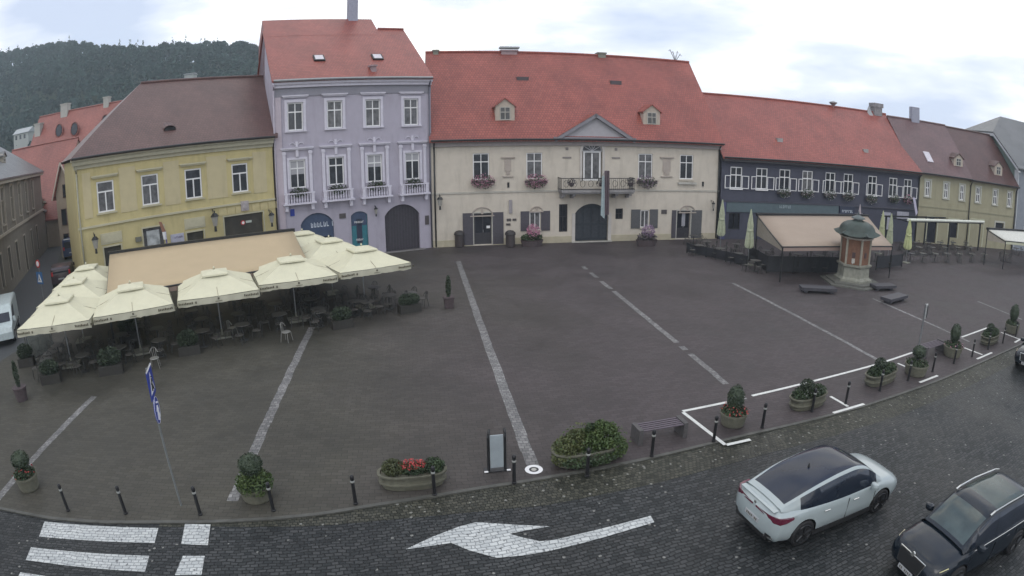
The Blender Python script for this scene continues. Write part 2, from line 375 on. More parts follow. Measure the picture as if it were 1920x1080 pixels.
def thing(name, label, cat, loc=(0, 0, 0), rz=0, group=None):
    o = bpy.data.objects.new(name, None); COL.objects.link(o); o.location = loc if len(loc) == 3 else (*loc, 0); o.rotation_euler[2] = rz
    o.empty_display_size = 0.3
    return tag(o, label, cat, group)
def dup(o, loc=None, rz=None, label=None, group=None, sc_=None):
    c = o.copy(); COL.objects.link(c)
    if loc is not None: c.location = loc if len(loc) == 3 else (*loc, 0)
    if rz is not None: c.rotation_euler = (0, 0, rz)
    if sc_: c.scale = sc_
    if label: c['label'] = label
    if group: c['group'] = group
    for ch in list(o.children):
        k = ch.copy(); COL.objects.link(k); k.parent = c
        for g in list(ch.children):
            q = g.copy(); COL.objects.link(q); q.parent = k
    return c
def struct(mb, name, m, **k): return tag(mb.build(name, m, **k), kind='structure')
PZ = 0.04                                        # plaza surface
# ------------------------------------------------------------------ ground ----
struct(MB().add([(-400, -240, 0), (400, -240, 0), (400, 620, 0), (-400, 620, 0)], [(0, 1, 2, 3)]), 'ground', mat('ground_far', (.07, .075, .065), .8, .1, .2))
kerb = [(-20.5, 11.9), (-17, 11.5), (-14.98, 11.34), (-13.2, 11.24), (-12.73, 11.24), (-11.5, 11.23), (-10.4, 11.23), (-8.57, 11.40), (-6.98, 11.64), (-5.5, 11.79), (-4.1, 11.97), (-2.8, 12.18), (-1.4, 12.52), (-0.16, 12.77),
        (1.2, 13.0), (2.6, 13.17), (4.1, 13.36), (5.66, 13.53), (7.42, 13.8), (9.4, 14.05), (11.5, 14.2), (14.6, 14.45), (19.7, 15.11), (25.15, 15.99), (29.1, 16.6), (36, 17.7), (52, 20.3), (75, 24.2)]
road_far = [(x, y - 16) for x, y in kerb]
n = len(kerb)
mb = MB(); mb.add([(x, y + .02, 0.004) for x, y in kerb] + [(x, y - 22, 0.004) for x, y in kerb], [(i + n, i + 1 + n, i + 1, i) for i in range(n - 1)])
struct(mb, 'road', ROAD)
# lighter border of small setts between the kerb line and the carriageway
def bw(x): return 0.15 if x < -5 else min(1.15, 0.15 + (x + 5) * .13)
kb = [p for p in kerb if p[0] > -7]; k2 = [(x + .12 * bw(x), y - bw(x)) for x, y in kb]; m_ = len(kb)
mb = MB(); mb.add([(x, y, .008) for x, y in kb] + [(x, y, .008) for x, y in k2], [(i + m_, i + 1 + m_, i + 1, i) for i in range(m_ - 1)])
struct(mb, 'road_border', BORDER)
plaza = kerb + [(75, 60), (62, 55), (48, 50), (24, 49), (1, 49), (-10, 45), (-22, 36), (-24.5, 33), (-21.5, 25.5), (-21.8, 20), (-22.5, 14)]
mb = MB(); mb.pxy(plaza, -0.05, PZ); struct(mb, 'plaza', PLAZA)
# kerb stones along the plaza edge
mb = MB()
for (a, b) in zip(kerb[:-1], kerb[1:]):
    L_ = math.hypot(b[0] - a[0], b[1] - a[1]); d = ((b[0] - a[0]) / L_, (b[1] - a[1]) / L_); nn = (-d[1] * .09, d[0] * .09)
    e_ = 0.0
    mb.add([(a[0], a[1], 0), (b[0], b[1], 0), (b[0] + nn[0], b[1] + nn[1], 0), (a[0] + nn[0], a[1] + nn[1], 0)], [], None)
    q = [(a[0] - nn[0] * .3, a[1] - nn[1] * .3), (b[0] - nn[0] * .3, b[1] - nn[1] * .3), (b[0] + nn[0], b[1] + nn[1]), (a[0] + nn[0], a[1] + nn[1])]
    mb.add([(x, y, PZ + .006) for x, y in q] + [(x, y, 0) for x, y in q], [(0, 1, 2, 3), (4, 5, 1, 0)])
struct(mb, 'kerb', mat('kerb_stone', (.075, .075, .066), .6, 3, .3, .3))
# side street on the left
mb = MB(); mb.add([(-24.6, 12, .006), (-21.4, 20, .006), (-21.4, 26, .006), (-24.3, 33.2, .006), (-30.5, 42, .006), (-60, 92, .006), (-68, 90, .006), (-36.5, 44, .006), (-30.8, 34, .006), (-26.8, 26, .006), (-32, 12, .006)],
                  [(0, 1, 2, 9), (0, 9, 10), (2, 3, 8, 9), (3, 4, 7, 8), (4, 5, 6, 7)])
struct(mb, 'street', STREET)
def sheet(name, pts, m, z):
    mb = MB(); mb.add([(x, y, z) for x, y in pts], [tuple(range(len(pts)))]); return struct(mb, name, m)
# pale stone bands, parallel, running from the road towards the facades
bands = [(-13.08, 11.5, 19.4, .30), (-5.2, 12.75, 27.2, .32), (2.72, 13.8, 40.5, .34), (10.6, 16.4, 37.5, .26), (18.5, 17.2, 31.5, .22), (25.8, 18.2, 26.5, .2), (34.15, 19.8, 24.0, .2)]
for i, (x, y0, y1, w_) in enumerate(bands):
    mb = MB(); k = int((y1 - y0) / .45); rr = random.Random(i)
    for j in range(k):
        ya = y0 + (y1 - y0) * j / k; yb = y0 + (y1 - y0) * (j + 1) / k; jx = rr.uniform(-.015, .015)
        if i == 3 and rr.random() < .08: continue
        mb.add([(x - w_ / 2 + jx, ya, PZ + .004), (x + w_ / 2 + jx, ya, PZ + .004), (x + w_ / 2 + jx, yb - .012, PZ + .004), (x - w_ / 2 + jx, yb - .012, PZ + .004)], [(0, 1, 2, 3)])
    struct(mb, 'stone_band', STRIP)
# painted bay lines
def line(a, b, w_, name='bay_marking', z=PZ + .009, m=LINE):
    a = at(*a, z); b = at(*b, z); L_ = math.hypot(b[0] - a[0], b[1] - a[1]); nx, ny = -(b[1] - a[1]) / L_ * w_ / 2, (b[0] - a[0]) / L_ * w_ / 2
    return sheet(name, [(a[0] - nx, a[1] - ny), (b[0] - nx, b[1] - ny), (b[0] + nx, b[1] + ny), (a[0] + nx, a[1] + ny)], m, z)
for a, b in [((1280, 771), (1368, 753)), ((1410, 742), (1640, 684)), ((1641, 684), (1713, 660)), ((1281, 773), (1360, 834)), ((1362, 834), (1407, 824)), ((1557, 743), (1590, 762)), ((1562, 774), (1620, 757)),
             ((1683, 681), (1704, 690)), ((1724, 717), (1758, 704)), ((1803, 632), (1858, 612)), ((1808, 652), (1842, 665)), ((1832, 673), (1860, 661)), ((1877, 623), (1912, 636)), ((1903, 642), (1915, 635))]:
    line(a, b, .13)
# zebra crossing, lane arrow
for q in [[(83, 978), (297, 990), (290, 1018), (73, 1006)], [(58, 1026), (280, 1042), (272, 1072), (48, 1050)], [(38, 1073), (262, 1096), (255, 1125), (25, 1100)],
          [(347, 982), (395, 983), (390, 1022), (340, 1020)], [(343, 1042), (384, 1042), (378, 1078), (328, 1078)]]:
    sheet('zebra_stripe', [at(x, y, .012) for x, y in reversed(q)], PAINT, .012)
arrow = [(760, 1030), (812, 1006), (862, 987), (893, 979), (950, 983), (1031, 987), (985, 995), (955, 1001), (985, 1009), (1012, 1015), (1040, 1012), (1220, 967), (1227, 979), (1105, 1015), (1030, 1033), (985, 1041), (932, 1046), (880, 1032), (846, 1018)]
mb = MB(); pts = [at(x, y, .012) for x, y in arrow]
tri = __import__('mathutils').geometry.tessellate_polygon([[Vector((x, y, 0)) for x, y in pts]])
mb.add([(x, y, .012) for x, y in pts], [t if (Vector(pts[t[1]]) - Vector(pts[t[0]])).cross(Vector(pts[t[2]]) - Vector(pts[t[0]])) > 0 else t[::-1] for t in tri]); struct(mb, 'lane_arrow', PAINT)
# round inlaid marker at the end of the band
cx, cy = at(1001, 881, PZ)
mb = MB()
for r0, r1, m in ((.0, .07, STONE), (.07, .13, METALD), (.13, .24, WHITE)):
    k = 28; vs = []
    for r in (r0, r1):
        for i in range(k): t = 2 * math.pi * i / k; vs.append((r * math.cos(t), r * math.sin(t), .012))
    mb.add(vs, [(i, i + k, (i + 1) % k + k, (i + 1) % k) for i in range(k)], m)
o = mb.build('ground_light', None, loc=(cx, cy, PZ)); tag(o, 'round white ringed light set in the paving at the end of the pale stone band', 'ground light')
# ------------------------------------------------------------------ buildings ----
def rect(W, xl, xr, yt, yb):
    ym = (yt + yb) / 2; xm = (xl + xr) / 2
    return [W.uz(xl, ym)[0], W.uz(xr, ym)[0], W.uz(xm, yb)[1], W.uz(xm, yt)[1]]
def rects(W, lst, snap=True):
    r = [rect(W, *q) for q in lst]
    if snap:
        z0 = sum(q[2] for q in r) / len(r); z1 = sum(q[3] for q in r) / len(r)
        wd = sum(q[1] - q[0] for q in r) / len(r)
        for q in r:
            c = (q[0] + q[1]) / 2; q[0] = c - wd / 2; q[1] = c + wd / 2; q[2] = z0; q[3] = z1
    return r
def wall_shell(B, L, Hh, D, ops, m, yr=None, zr=None, gl=True, gr=True, rev=.22, mats=None, base=None, x0=0.0, name='wall'):
    """front with real openings and reveals, side walls with gables, back wall"""
    mb = MB(); us = sorted({x0, L} | {v for o in ops for v in o[:2]}); zs = sorted({0.0, Hh} | {v for o in ops for v in o[2:4]} | ({base} if base else set()))
    us = [u for u in us if x0 <= u <= L]
    for i in range(len(us) - 1):
        for j in range(len(zs) - 1):
            uc, zc = (us[i] + us[i + 1]) / 2, (zs[j] + zs[j + 1]) / 2
            if any(o[0] < uc < o[1] and o[2] < zc < o[3] for o in ops): continue
            mm = m
            mb.add([(us[i], 0, zs[j]), (us[i + 1], 0, zs[j]), (us[i + 1], 0, zs[j + 1]), (us[i], 0, zs[j + 1])], [(0, 1, 2, 3)], mm)
    for o in ops:
        a, b, c, d = o[:4]; ar = o[4] if len(o) > 4 else 0
        if ar:
            k = 14; w_ = (b - a) / 2; Rr = (w_ * w_ + ar * ar) / (2 * ar); t0 = math.asin(min(1, w_ / Rr)); cx_ = (a + b) / 2; cz = d - Rr
            arc = [(cx_ + Rr * math.sin(-t0 + 2 * t0 * i / k), cz + Rr * math.cos(-t0 + 2 * t0 * i / k)) for i in range(k + 1)]
            for i in range(k):
                mb.add([(arc[i][0], 0, arc[i][1]), (arc[i + 1][0], 0, arc[i + 1][1]), (arc[i + 1][0], 0, d), (arc[i][0], 0, d)], [(0, 1, 2, 3)], m)
                mb.add([(arc[i][0], 0, arc[i][1]), (arc[i + 1][0], 0, arc[i + 1][1]), (arc[i + 1][0], rev, arc[i + 1][1]), (arc[i][0], rev, arc[i][1])], [(0, 3, 2, 1)], m)
            zt = d - ar
        else:
            zt = d; mb.add([(a, 0, d), (b, 0, d), (b, rev, d), (a, rev, d)], [(0, 3, 2, 1)], m)
        mb.add([(a, 0, c), (a, rev, c), (a, rev, zt), (a, 0, zt)], [(0, 1, 2, 3)], m)
        mb.add([(b, 0, c), (b, rev, c), (b, rev, zt), (b, 0, zt)], [(3, 2, 1, 0)], m)
        mb.add([(a, 0, c), (b, 0, c), (b, rev, c), (a, rev, c)], [(0, 1, 2, 3)], m)
    for x, g in ((x0, gl), (L, gr)):
        p = [(x, 0, 0), (x, D, 0), (x, D, Hh)] + ([(x, yr, zr)] if g and yr is not None else []) + [(x, 0, Hh)]
        mb.add(p, [tuple(range(len(p)))], m)
    mb.add([(x0, D, 0), (L, D, 0), (L, D, Hh), (x0, D, Hh)], [(3, 2, 1, 0)], m)
    mb.add([(x0, .3, Hh - .02), (L, .3, Hh - .02), (L, D, Hh - .02), (x0, D, Hh - .02)], [(0, 1, 2, 3)], m)
    return mb.build(name, m, B)
def roof(B, u0, u1, D, ze, zr, yr, m, over=.35, th=.14, hl=0, hr=0, side=.12, name='roof', back=True, rg0=None):
    """two slopes with thickness; hl / hr: how far the ridge end is drawn in (hipped end)"""
    mb = MB(); a, b = u0 - side, u1 + side; g = D - yr; sl = (zr - ze) / (yr + over)
    yb = yr + (zr - ze) / sl if back else yr
    yb = max(yb, D + .3) if back else yr
    F0, F1 = (a, -over, ze), (b, -over, ze); R0, R1 = (a + hl, yr, zr), (b - hr, yr, zr); K0, K1 = (a, yb, ze), (b, yb, ze)
    dn = lambda p: (p[0], p[1], p[2] - th)
    mb.add([F0, F1, R1, R0], [(0, 1, 2, 3)]); mb.add([R0, R1, K1, K0], [(0, 1, 2, 3)])
    mb.add([dn(F0), dn(F1), dn(R1), dn(R0)], [(3, 2, 1, 0)]); mb.add([dn(R0), dn(R1), dn(K1), dn(K0)], [(3, 2, 1, 0)])
    mb.add([F0, F1, dn(F1), dn(F0)], [(0, 3, 2, 1)]); mb.add([K0, K1, dn(K1), dn(K0)], [(0, 1, 2, 3)])
    for F_, R_, K_, h in ((F0, R0, K0, hl), (F1, R1, K1, hr)):
        if h: mb.add([F_, R_, K_], [(0, 1, 2)])
        else: mb.add([F_, R_, dn(R_), dn(F_)], [(0, 1, 2, 3)]); mb.add([K_, R_, dn(R_), dn(K_)], [(0, 1, 2, 3)])
    ro = mb.build(name, m, B, uvf=lambda co, nn: (co.x, math.hypot(co.y + over, co.z - ze) * (1 if co.y < yr + .01 else -1)) if abs(nn.x) < .5 else (co.y, co.z))
    rc = MB(); rc.tube(((a + hl) if rg0 is None else rg0, yr, zr + .03), (b - hr, yr, zr + .03), .11, n=8); q = rc.build('ridge_tiles', m, ro, uvf=lambda co, nn: (co.x, co.z + co.y)); 
    return ro
def gutter(B, u0, u1, z, m=METALD, y=-.42, r=.075):
    mb = MB(); mb.tube((u0, y, z), (u1, y, z), r, n=8); return mb.build('gutter', m, B)
def pipe(B, u, z0, z1, m=METALD, y=-.10, r=.06):
    mb = MB(); mb.tube((u, y, z0), (u, y, z1), r, n=8); mb.tube((u, y, z1 - .05), (u, y - .3, z1 + .35), r, n=8); return mb.build('downspout', m, B, smooth=True)
def frame_mb(u0, u1, z0, z1, y, t=.07, d=.06, tr=.68, mull=True, low_mull=True, m=WHITE):
    mb = MB(); y1 = y + d
    mb.box((u0, y, z0), (u0 + t, y1, z1), m); mb.box((u1 - t, y, z0), (u1, y1, z1), m)
    mb.box((u0 + t, y, z1 - t), (u1 - t, y1, z1), m); mb.box((u0 + t, y, z0), (u1 - t, y1, z0 + t), m)
    zt = z0 + (z1 - z0) * tr if tr else z1 - t; c = (u0 + u1) / 2
    if tr: mb.box((u0 + t, y - .01, zt - t / 2), (u1 - t, y1, zt + t / 2), m)
    if low_mull: mb.box((c - t * .45, y - .015, z0 + t), (c + t * .45, y1, zt - t / 2), m)
    if mull and tr: mb.box((c - t * .4, y - .005, zt + t / 2), (c + t * .4, y1, z1 - t), m)
    return mb
def window(B, r, y=.10, t=.07, tr=.68, mull=True, glass=None, frame=WHITE, sill=None, hood=None, surround=None, blind=0, box=None, hoodm=None, hz=.25, sm=None, sw=.16, label=None, sillm=None):
    u0, u1, z0, z1 = r[:4]
    f = frame_mb(u0 + .01, u1 - .01, z0 + .01, z1 - .01, y, t, .06, tr, mull, m=frame).build('window', frame, B)
    if label: f['label'] = label
    g = MB().box((u0 + .02, y + .035, z0 + .02), (u1 - .02, y + .05, z1 - .02)).build('pane', glass or GLASS, f)
    if blind: MB().box((u0 + .08, y + .012, z1 - .06 - (z1 - z0) * blind), (u1 - .08, y + .030, z1 - .07)).build('blind', BLIND, f)
    if surround:
        mb = MB(); s = sw
        mb.box((u0 - s, -.045, z0 - .02), (u0 - .002, .0, z1 + s)); mb.box((u1 + .002, -.045, z0 - .02), (u1 + s, .0, z1 + s)); mb.box((u0 - .002, -.045, z1 + .002), (u1 + .002, .0, z1 + s))
        mb.build('surround', surround, f)
    if sill:
        MB().box((u0 - sill, -.13, z0 - .10), (u1 + sill, .09, z0 - .004)).build('sill', sillm or surround or frame, f)
    if hood:
        mb = MB(); zz = z1 + hz; mb.box((u0 - hood, -.20, zz), (u1 + hood, -.002, zz + .09)); mb.box((u0 - hood + .07, -.13, zz - .09), (u1 + hood - .07, -.002, zz - .002)); mb.build('hood', hoodm or surround or frame, f)
    return f
def flower_box(name, label, W, u, z, w_, petals, dense=150, drop=.35, group=None, leafn=150, boxed=True, up=.16, dep=.13):
    o = W.d * u + W.o + W.n * (W.dist - W.o @ W.n)
    p = o - W.n * .28
    t = thing(name, label, 'flower box', (float(p[0]), float(p[1]), z), W.ang, group)
    if boxed: MB().box((-w_ / 2, -.10, -.2), (w_ / 2, .10, 0)).build('box', TERRA, t)
    MB().leaves((0, -.05, -drop * .15), (w_ / 2 + .06, dep, drop * .9), leafn, .07).build('foliage', LEAF, t)
    if petals: MB().leaves((0, -.10, -drop * .05), (w_ / 2 + .12, dep + .03, up + drop * .75), dense, .052, shell=.8).build('flowers', petals, t)
    return t
def place(W, u, out=0.0): 
    p = W.d * u + W.n * (W.dist - out) - W.d * 0
    o = W.o; base = o + W.n * (W.dist - o @ W.n)
    q = base + W.d * u - W.n * out
    return (float(q[0]), float(q[1]))
def bld(name, label, W): 
    b = place(W, 0); return thing(name, label, 'building', (*b, 0), W.ang)
def relief(B, name, boxes, m, par=None):
    groups = []                                   # boxes that touch form one part, separate ones parts of their own
    for a in boxes:
        hit = [g for g in groups if any(all(a[0][k] <= b[1][k] + .03 and b[0][k] <= a[1][k] + .03 for k in range(3)) for b in g)]
        new = [a] + [b for g in hit for b in g]; groups = [g for g in groups if g not in hit] + [new]
    for g in groups:
        mb = MB()
        for a in g: mb.box(*a)
        o = mb.build(name, m, par or B)
    return o
def bars_text(W, u0, u1, z0, z1, out, n, m, rr, parent, name='lettering'):     # worn lettering, too small in the photograph to read
    mb = MB(); w_ = (u1 - u0) / n
    for i in range(n):
        a = u0 + w_ * i + w_ * .12; b = a + w_ * .66; h = (z1 - z0); k = rr.random(); th = w_ * .2
        mb.box((a, -out - .01, z0), (a + th, -out, z1))
        if k < .6: mb.box((a + th, -out - .01, z1 - h * .2), (b, -out, z1))
        if k > .3: mb.box((a + th, -out - .01, z0), (b, -out, z0 + h * .2))
        if .2 < k < .8: mb.box((b - th, -out - .01, z0 + h * .2), (b, -out, z1 - h * .2))
    return mb.build(name, m, parent)
def chimney(name, W, px, yt, yb, off, wpx, cap=True, B=None, deep=.7, m=CONC):
    u, z1 = W.uz(px, yt, off); _, z0 = W.uz(px, yb, off); ua = W.uz(px - wpx / 2, yt, off)[0]; ub = W.uz(px + wpx / 2, yt, off)[0]
    mb = MB(); mb.box((ua, off, z0 - 1.5), (ub, off + deep, z1 - .12))
    if cap: mb.box((ua - .08, off - .08, z1 - .12), (ub + .08, off + deep + .08, z1))
    return mb.build(name, m, B)
# ---- town hall -------------------------------------------------------------
WH = Wall(0.01296165942670963, 46.030062303158736, (812, 465))
def U(W, x, y, off=0): return W.uz(x, y, off)
hall = bld('town_hall', 'wide cream town hall with red roof, white pediment and balcony over a dark gate', WH)
LH = U(WH, 1346, 400)[0]; HZ = 8.05
up = rects(WH, [(887, 917, 288, 335), (988, 1016, 287, 335), (1197, 1224, 288, 336), (1274, 1301, 289, 338)])
balc = rect(WH, 1092, 1129, 264, 339); gate = rect(WH, 1078, 1140, 382, 454); gate[2] = .12
d1 = rect(WH, 889, 922, 400, 459); d1[2] = .12; d2 = rect(WH, 1269, 1294, 395, 447); d2[2] = .12
w1 = rect(WH, 993, 1013, 398, 431); w2 = rect(WH, 1201, 1217, 394, 427); nw = rect(WH, 1048, 1064, 383, 435); sw_ = rect(WH, 1154, 1168, 391, 411)
w1[2] = w2[2] = (w1[2] + w2[2]) / 2; w1[3] = w2[3] = (w1[3] + w2[3]) / 2
ops = [tuple(q) for q in up] + [(*balc, (balc[1] - balc[0]) / 2 * .98), (*gate, .75), tuple(d1), tuple(d2), tuple(w1), tuple(w2), tuple(nw), tuple(sw_)]
YR = 6.4; zr = U(WH, 1000, 99, YR)[1]
wall_shell(hall, LH, HZ, 12.8, ops, CREAM, YR, zr - .25)
rh = roof(hall, .0, LH, 12.8, 8.18, zr, YR, ROOF_RED, over=.5)
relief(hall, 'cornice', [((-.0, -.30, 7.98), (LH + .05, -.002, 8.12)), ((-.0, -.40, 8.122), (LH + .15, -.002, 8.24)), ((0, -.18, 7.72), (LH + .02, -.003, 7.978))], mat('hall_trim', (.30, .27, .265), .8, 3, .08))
relief(hall, 'string_course', [((0, -.07, 4.10), (LH, -.002, 4.24))], mat('hall_trim2', (.42, .40, .35), .8, 3, .08))
relief(hall, 'plinth', [((0, -.05, 0), (d1[0] - .1, -.002, .55)), ((d1[1] + .1, -.05, 0), (gate[0] - .25, -.002, .55)), ((gate[1] + .25, -.05, 0), (d2[0] - .1, -.002, .55)), ((d2[1] + .1, -.05, 0), (LH, -.002, .55))], mat('hall_plinth', (.42, .38, .28), .85, 2, .1, stain=.4))
gutter(hall, 0, LH + .1, 8.20, y=-.60)
for r, gl in zip(up, (GLASS, CURT, CURT, GLASS)):
    window(hall, r, .07, .075, .68, glass=gl, sill=.08, surround=None, sillm=CREAM)
f = window(hall, [balc[0] + .08, balc[1] - .08, balc[2], balc[3] - (balc[1] - balc[0]) / 2 * .98], .09, .13, .0, glass=CURT, label='white balcony door')
k = 16; Rr = (balc[1] - balc[0]) / 2 - .03; cx = (balc[0] + balc[1]) / 2; cz = balc[3] - Rr - .03
fan = MB(); fan.pxz([(cx + Rr * math.cos(math.pi * i / k), cz + Rr * math.sin(math.pi * i / k)) for i in range(k + 1)], .12, .14)
fl = fan.build('fanlight', GLASS, hall)
mb = MB()
for a in (30, 60, 90, 120, 150): mb.tube((cx, .10, cz), (cx + Rr * math.cos(math.radians(a)), .10, cz + Rr * math.sin(math.radians(a))), .03, n=4)
for i in range(k): mb.tube((cx + Rr * math.cos(math.pi * i / k), .10, cz + Rr * math.sin(math.pi * i / k)), (cx + Rr * math.cos(math.pi * (i + 1) / k), .10, cz + Rr * math.sin(math.pi * (i + 1) / k)), .04, n=4)
mb.box((cx - Rr, .05, cz - .06), (cx + Rr, .12, cz + .03)); mb.build('glazing_bars', mat('grey_white', (.45, .45, .47), .6), fl)
# moulded archivolt and crest over the balcony door
mb = MB()
for i in range(k):
    a0, a1 = math.pi * i / k, math.pi * (i + 1) / k; r0, r1 = Rr + .06, Rr + .24
    mb.pxz([(cx + r0 * math.cos(a0), cz + r0 * math.sin(a0)), (cx + r1 * math.cos(a0), cz + r1 * math.sin(a0)), (cx + r1 * math.cos(a1), cz + r1 * math.sin(a1)), (cx + r0 * math.cos(a1), cz + r0 * math.sin(a1))], -.07, -.002)
mb.box((cx - Rr - .24, -.07, balc[2]), (cx - Rr - .06, -.002, cz)); mb.box((cx + Rr + .06, -.07, balc[2]), (cx + Rr + .24, -.002, cz))
mb.box((cx - .12, -.12, cz + Rr + .05), (cx + .12, -.003, cz + Rr + .38)); mb.build('archivolt', mat('hall_trim3', (.50, .47, .44), .8, 3, .08), hall)
# gate leaves
gm = mat('gate_wood', (.020, .026, .036), .5, 6, .3)
mb = MB(); mb.box((gate[0] - .05, .22, gate[2]), (gate[1] + .05, .27, gate[3] + .02)); g = mb.build('gate', gm, hall)
mb = MB(); gw = gate[1] - gate[0]
for i in range(4):
    a = gate[0] + gw * i / 4 + .1; mb.box((a, .195, .35), (a + gw / 4 - .2, .218, 1.3)); mb.box((a, .195, 1.5), (a + gw / 4 - .2, .218, 2.7))
mb.build('panel', mat('gate_wood2', (.028, .034, .044), .5, 6, .3), g)
relief(hall, 'gate_surround', [((gate[0] - .26, -.08, 0), (gate[0] - .003, -.002, gate[3] - .75)), ((gate[1] + .003, -.08, 0), (gate[1] + .26, -.002, gate[3] - .75))], mat('hall_trim3', (.50, .47, .44)))
MB().box((gate[0] - .3, -.25, 0), (gate[1] + .3, .2, .12)).build('threshold', STONE, hall)
def leaf_door(B, r, m, gl=True, lab=None, mf=None):
    mb = MB(); c = (r[0] + r[1]) / 2; mb.box((r[0] + .01, .14, r[2]), (r[1] - .01, .20, r[3] - .02)); o = mb.build('door', m, B)
    if lab: o['label'] = lab
    fr = MB(); t = .09
    fr.box((r[0] - .10, -.03, r[2]), (r[0] - .003, .06, r[3] + .1)); fr.box((r[1] + .003, -.03, r[2]), (r[1] + .10, .06, r[3] + .1)); fr.box((r[0] - .003, -.03, r[3] + .003), (r[1] + .003, .06, r[3] + .1)); fr.build('frame', mf or STONE, o)
    if gl: MB().box((r[0] + .12, .125, r[2] + .9), (c - .05, .138, r[3] - .25)).box((c + .05, .125, r[2] + .9), (r[1] - .12, .138, r[3] - .25)).build('pane', GLASSB, o)
    MB().tube((c + .04, .10, 1.05), (c + .04, .10, 1.25), .02).build('handle', METALG, o)
    return o
leaf_door(hall, d1, DARKW); leaf_door(hall, d2, DARKW)
MB().box((d1[0] + .98, .10, 1.35), (d1[0] + 1.25, .118, 1.55)).build('notice', WHITE, hall)
MB().box((d2[0] + .5, .10, 1.15), (d2[0] + .82, .118, 2.35)).build('notice', mat('poster_grey', (.30, .30, .33)), hall)
def shutter(B, u0, u1, z0, z1, m, y=-.07):
    mb = MB(); mb.box((u0, y, z0), (u1, y + .045, z1)); o = mb.build('shutter', m, B)
    mb = MB(); n_ = int((z1 - z0) / .11)
    for i in range(n_): mb.box((u0 + .06, y - .018, z0 + .05 + i * .11), (u1 - .06, y - .002, z0 + .12 + i * .11))
    mb.build('louvres', m, o); return o
for (a, b, c, d, m) in [(*rect(WH, 868, 887, 402, 460), SHUT), (*rect(WH, 924, 944, 399, 460), SHUT), (*rect(WH, 1296, 1315, 393, 448), SHUTG), (*rect(WH, 1259, 1267, 393, 446), SHUT)]:
    shutter(hall, a, b, max(c, .12), d1[3] + .05 if a < 10 else d2[3] + .05, m)
for r, (l, rr_), m in ((w1, ((976, 992), (1014, 1031)), SHUT), (w2, ((1183, 1200), (1218, 1233)), SHUTG)):
    window(hall, r, .06, .06, 0, glass=CURT, sill=.06, sillm=CREAM)
    for q in (l, rr_):
        a, b = U(WH, q[0], 412)[0], U(WH, q[1], 412)[0]; shutter(hall, a, b, r[2] - .05, r[3] + .08, m)
window(hall, nw, .12, .05, .55, False, glass=GLASSB, frame=DARKW); window(hall, sw_, .12, .05, .5, False, glass=GLASSB, frame=DARKW)
for r in (nw, sw_):
    mb = MB()
    for i in range(1, 5):
        mb.tube((r[0] + (r[1] - r[0]) * i / 5, .03, r[2]), (r[0] + (r[1] - r[0]) * i / 5, .03, r[3]), .014, n=4)
    mb.build('grille', METALD, hall)
# blind relief niches, small ornaments, arches over the doors
for xc in (952, 1250):
    a, b, c, d = rect(WH, xc - 13, xc + 13, 294, 332)
    m_ = mat('relief_warm', (.38, .33, .29), .85, 3, .08)
    relief(hall, 'relief_panel', [((a, -.12, d - .10), (b, -.002, d)), ((a + .28, -.05, c + .45), (b - .28, -.003, d - .16)), ((a + .4, -.07, c + .2), (b - .4, -.004, c + .42)), ((a + .12, -.10, c), (b - .12, -.002, c + .09))], m_)
for xc, yc, r_ in ((904, 398, .62), (1289, 392, .55), (1006, 390, .35)):
    u, z = U(WH, xc, yc); mb = MB(); kk = 12; zz = z - .25
    for i in range(kk):
        a0, a1 = math.pi * i / kk, math.pi * (i + 1) / kk
        mb.tube((u + r_ * 1.3 * math.cos(a0), -.05, zz + r_ * math.sin(a0)), (u + r_ * 1.3 * math.cos(a1), -.05, zz + r_ * math.sin(a1)), .045, n=5)
    mb.box((u - r_ * 1.5, -.1, zz - .08), (u + r_ * 1.5, -.002, zz)); mb.box((u - .08, -.08, zz + .1), (u + .08, -.002, zz + r_ * .8)); mb.build('lunette', mat('relief_warm', (.38, .33, .29)), hall)
for xc, yc in ((1063, 279), (1155, 280)):
    u, z = U(WH, xc, yc); relief(hall, 'ornament', [((u - .1, -.06, z - .1), (u + .1, -.002, z + .12)), ((u - .35, -.05, z - .75), (u + .35, -.002, z - .62))], mat('relief_dark', (.22, .20, .19)))
for xc, yc in ((953, 347), (1318, 345)):
    u, z = U(WH, xc, yc); relief(hall, 'vent', [((u - .08, -.05, z - .2), (u + .08, -.002, z + .2))], METALD)
for (xa, xb, ya, yb, m_) in ((950, 958, 410, 415, 0), (949, 957, 419, 423, 0), (961, 968, 410, 414, 0), (1240, 1250, 393, 401, 0)):
    a, b, c, d = rect(WH, xa, xb, ya, yb); relief(hall, 'wall_plaque', [((a, -.05, c), (b, -.002, d))], mat('bronze', (.07, .06, .06), .5))
for (xa, xb, ya, yb) in ((954, 960, 375, 400),):
    a, b, c, d = rect(WH, xa, xb, ya, yb); relief(hall, 'banner', [((a, -.10, c), (b, -.07, d))], mat('grey_banner', (.28, .26, .27)))
# pediment
pu0 = U(WH, 1036, 256)[0]; pu1 = U(WH, 1189, 260)[0]; pc = (pu0 + pu1) / 2; pz = U(WH, 1110, 213)[1]
mb = MB(); PW = mat('pediment_render', (.36, .35, .37), .8, 3, .05); PT = mat('pediment_trim', (.22, .21, .23), .8, 3, .05)
mb.pxz([(pu0 + .5, 8.25), (pu1 - .5, 8.25), (pc, pz - .3)], -.25, 2.4, PW)
pd = mb.build('pediment', PW, hall)
mb = MB()
for s_, ue in ((-1, pu0), (1, pu1)):
    d = Vector((pc - ue, 0, pz - 8.22)).normalized(); nn = Vector((-d.z, 0, d.x)) * (.17 if s_ < 0 else -.17)
    p = [Vector((ue, 0, 8.22)), Vector((pc, 0, pz)), Vector((pc, 0, pz)) - nn * 1.5, Vector((ue, 0, 8.22)) - nn * 1.5]
    mb.pxz([(q.x, q.z) for q in p], -.55, -.252)
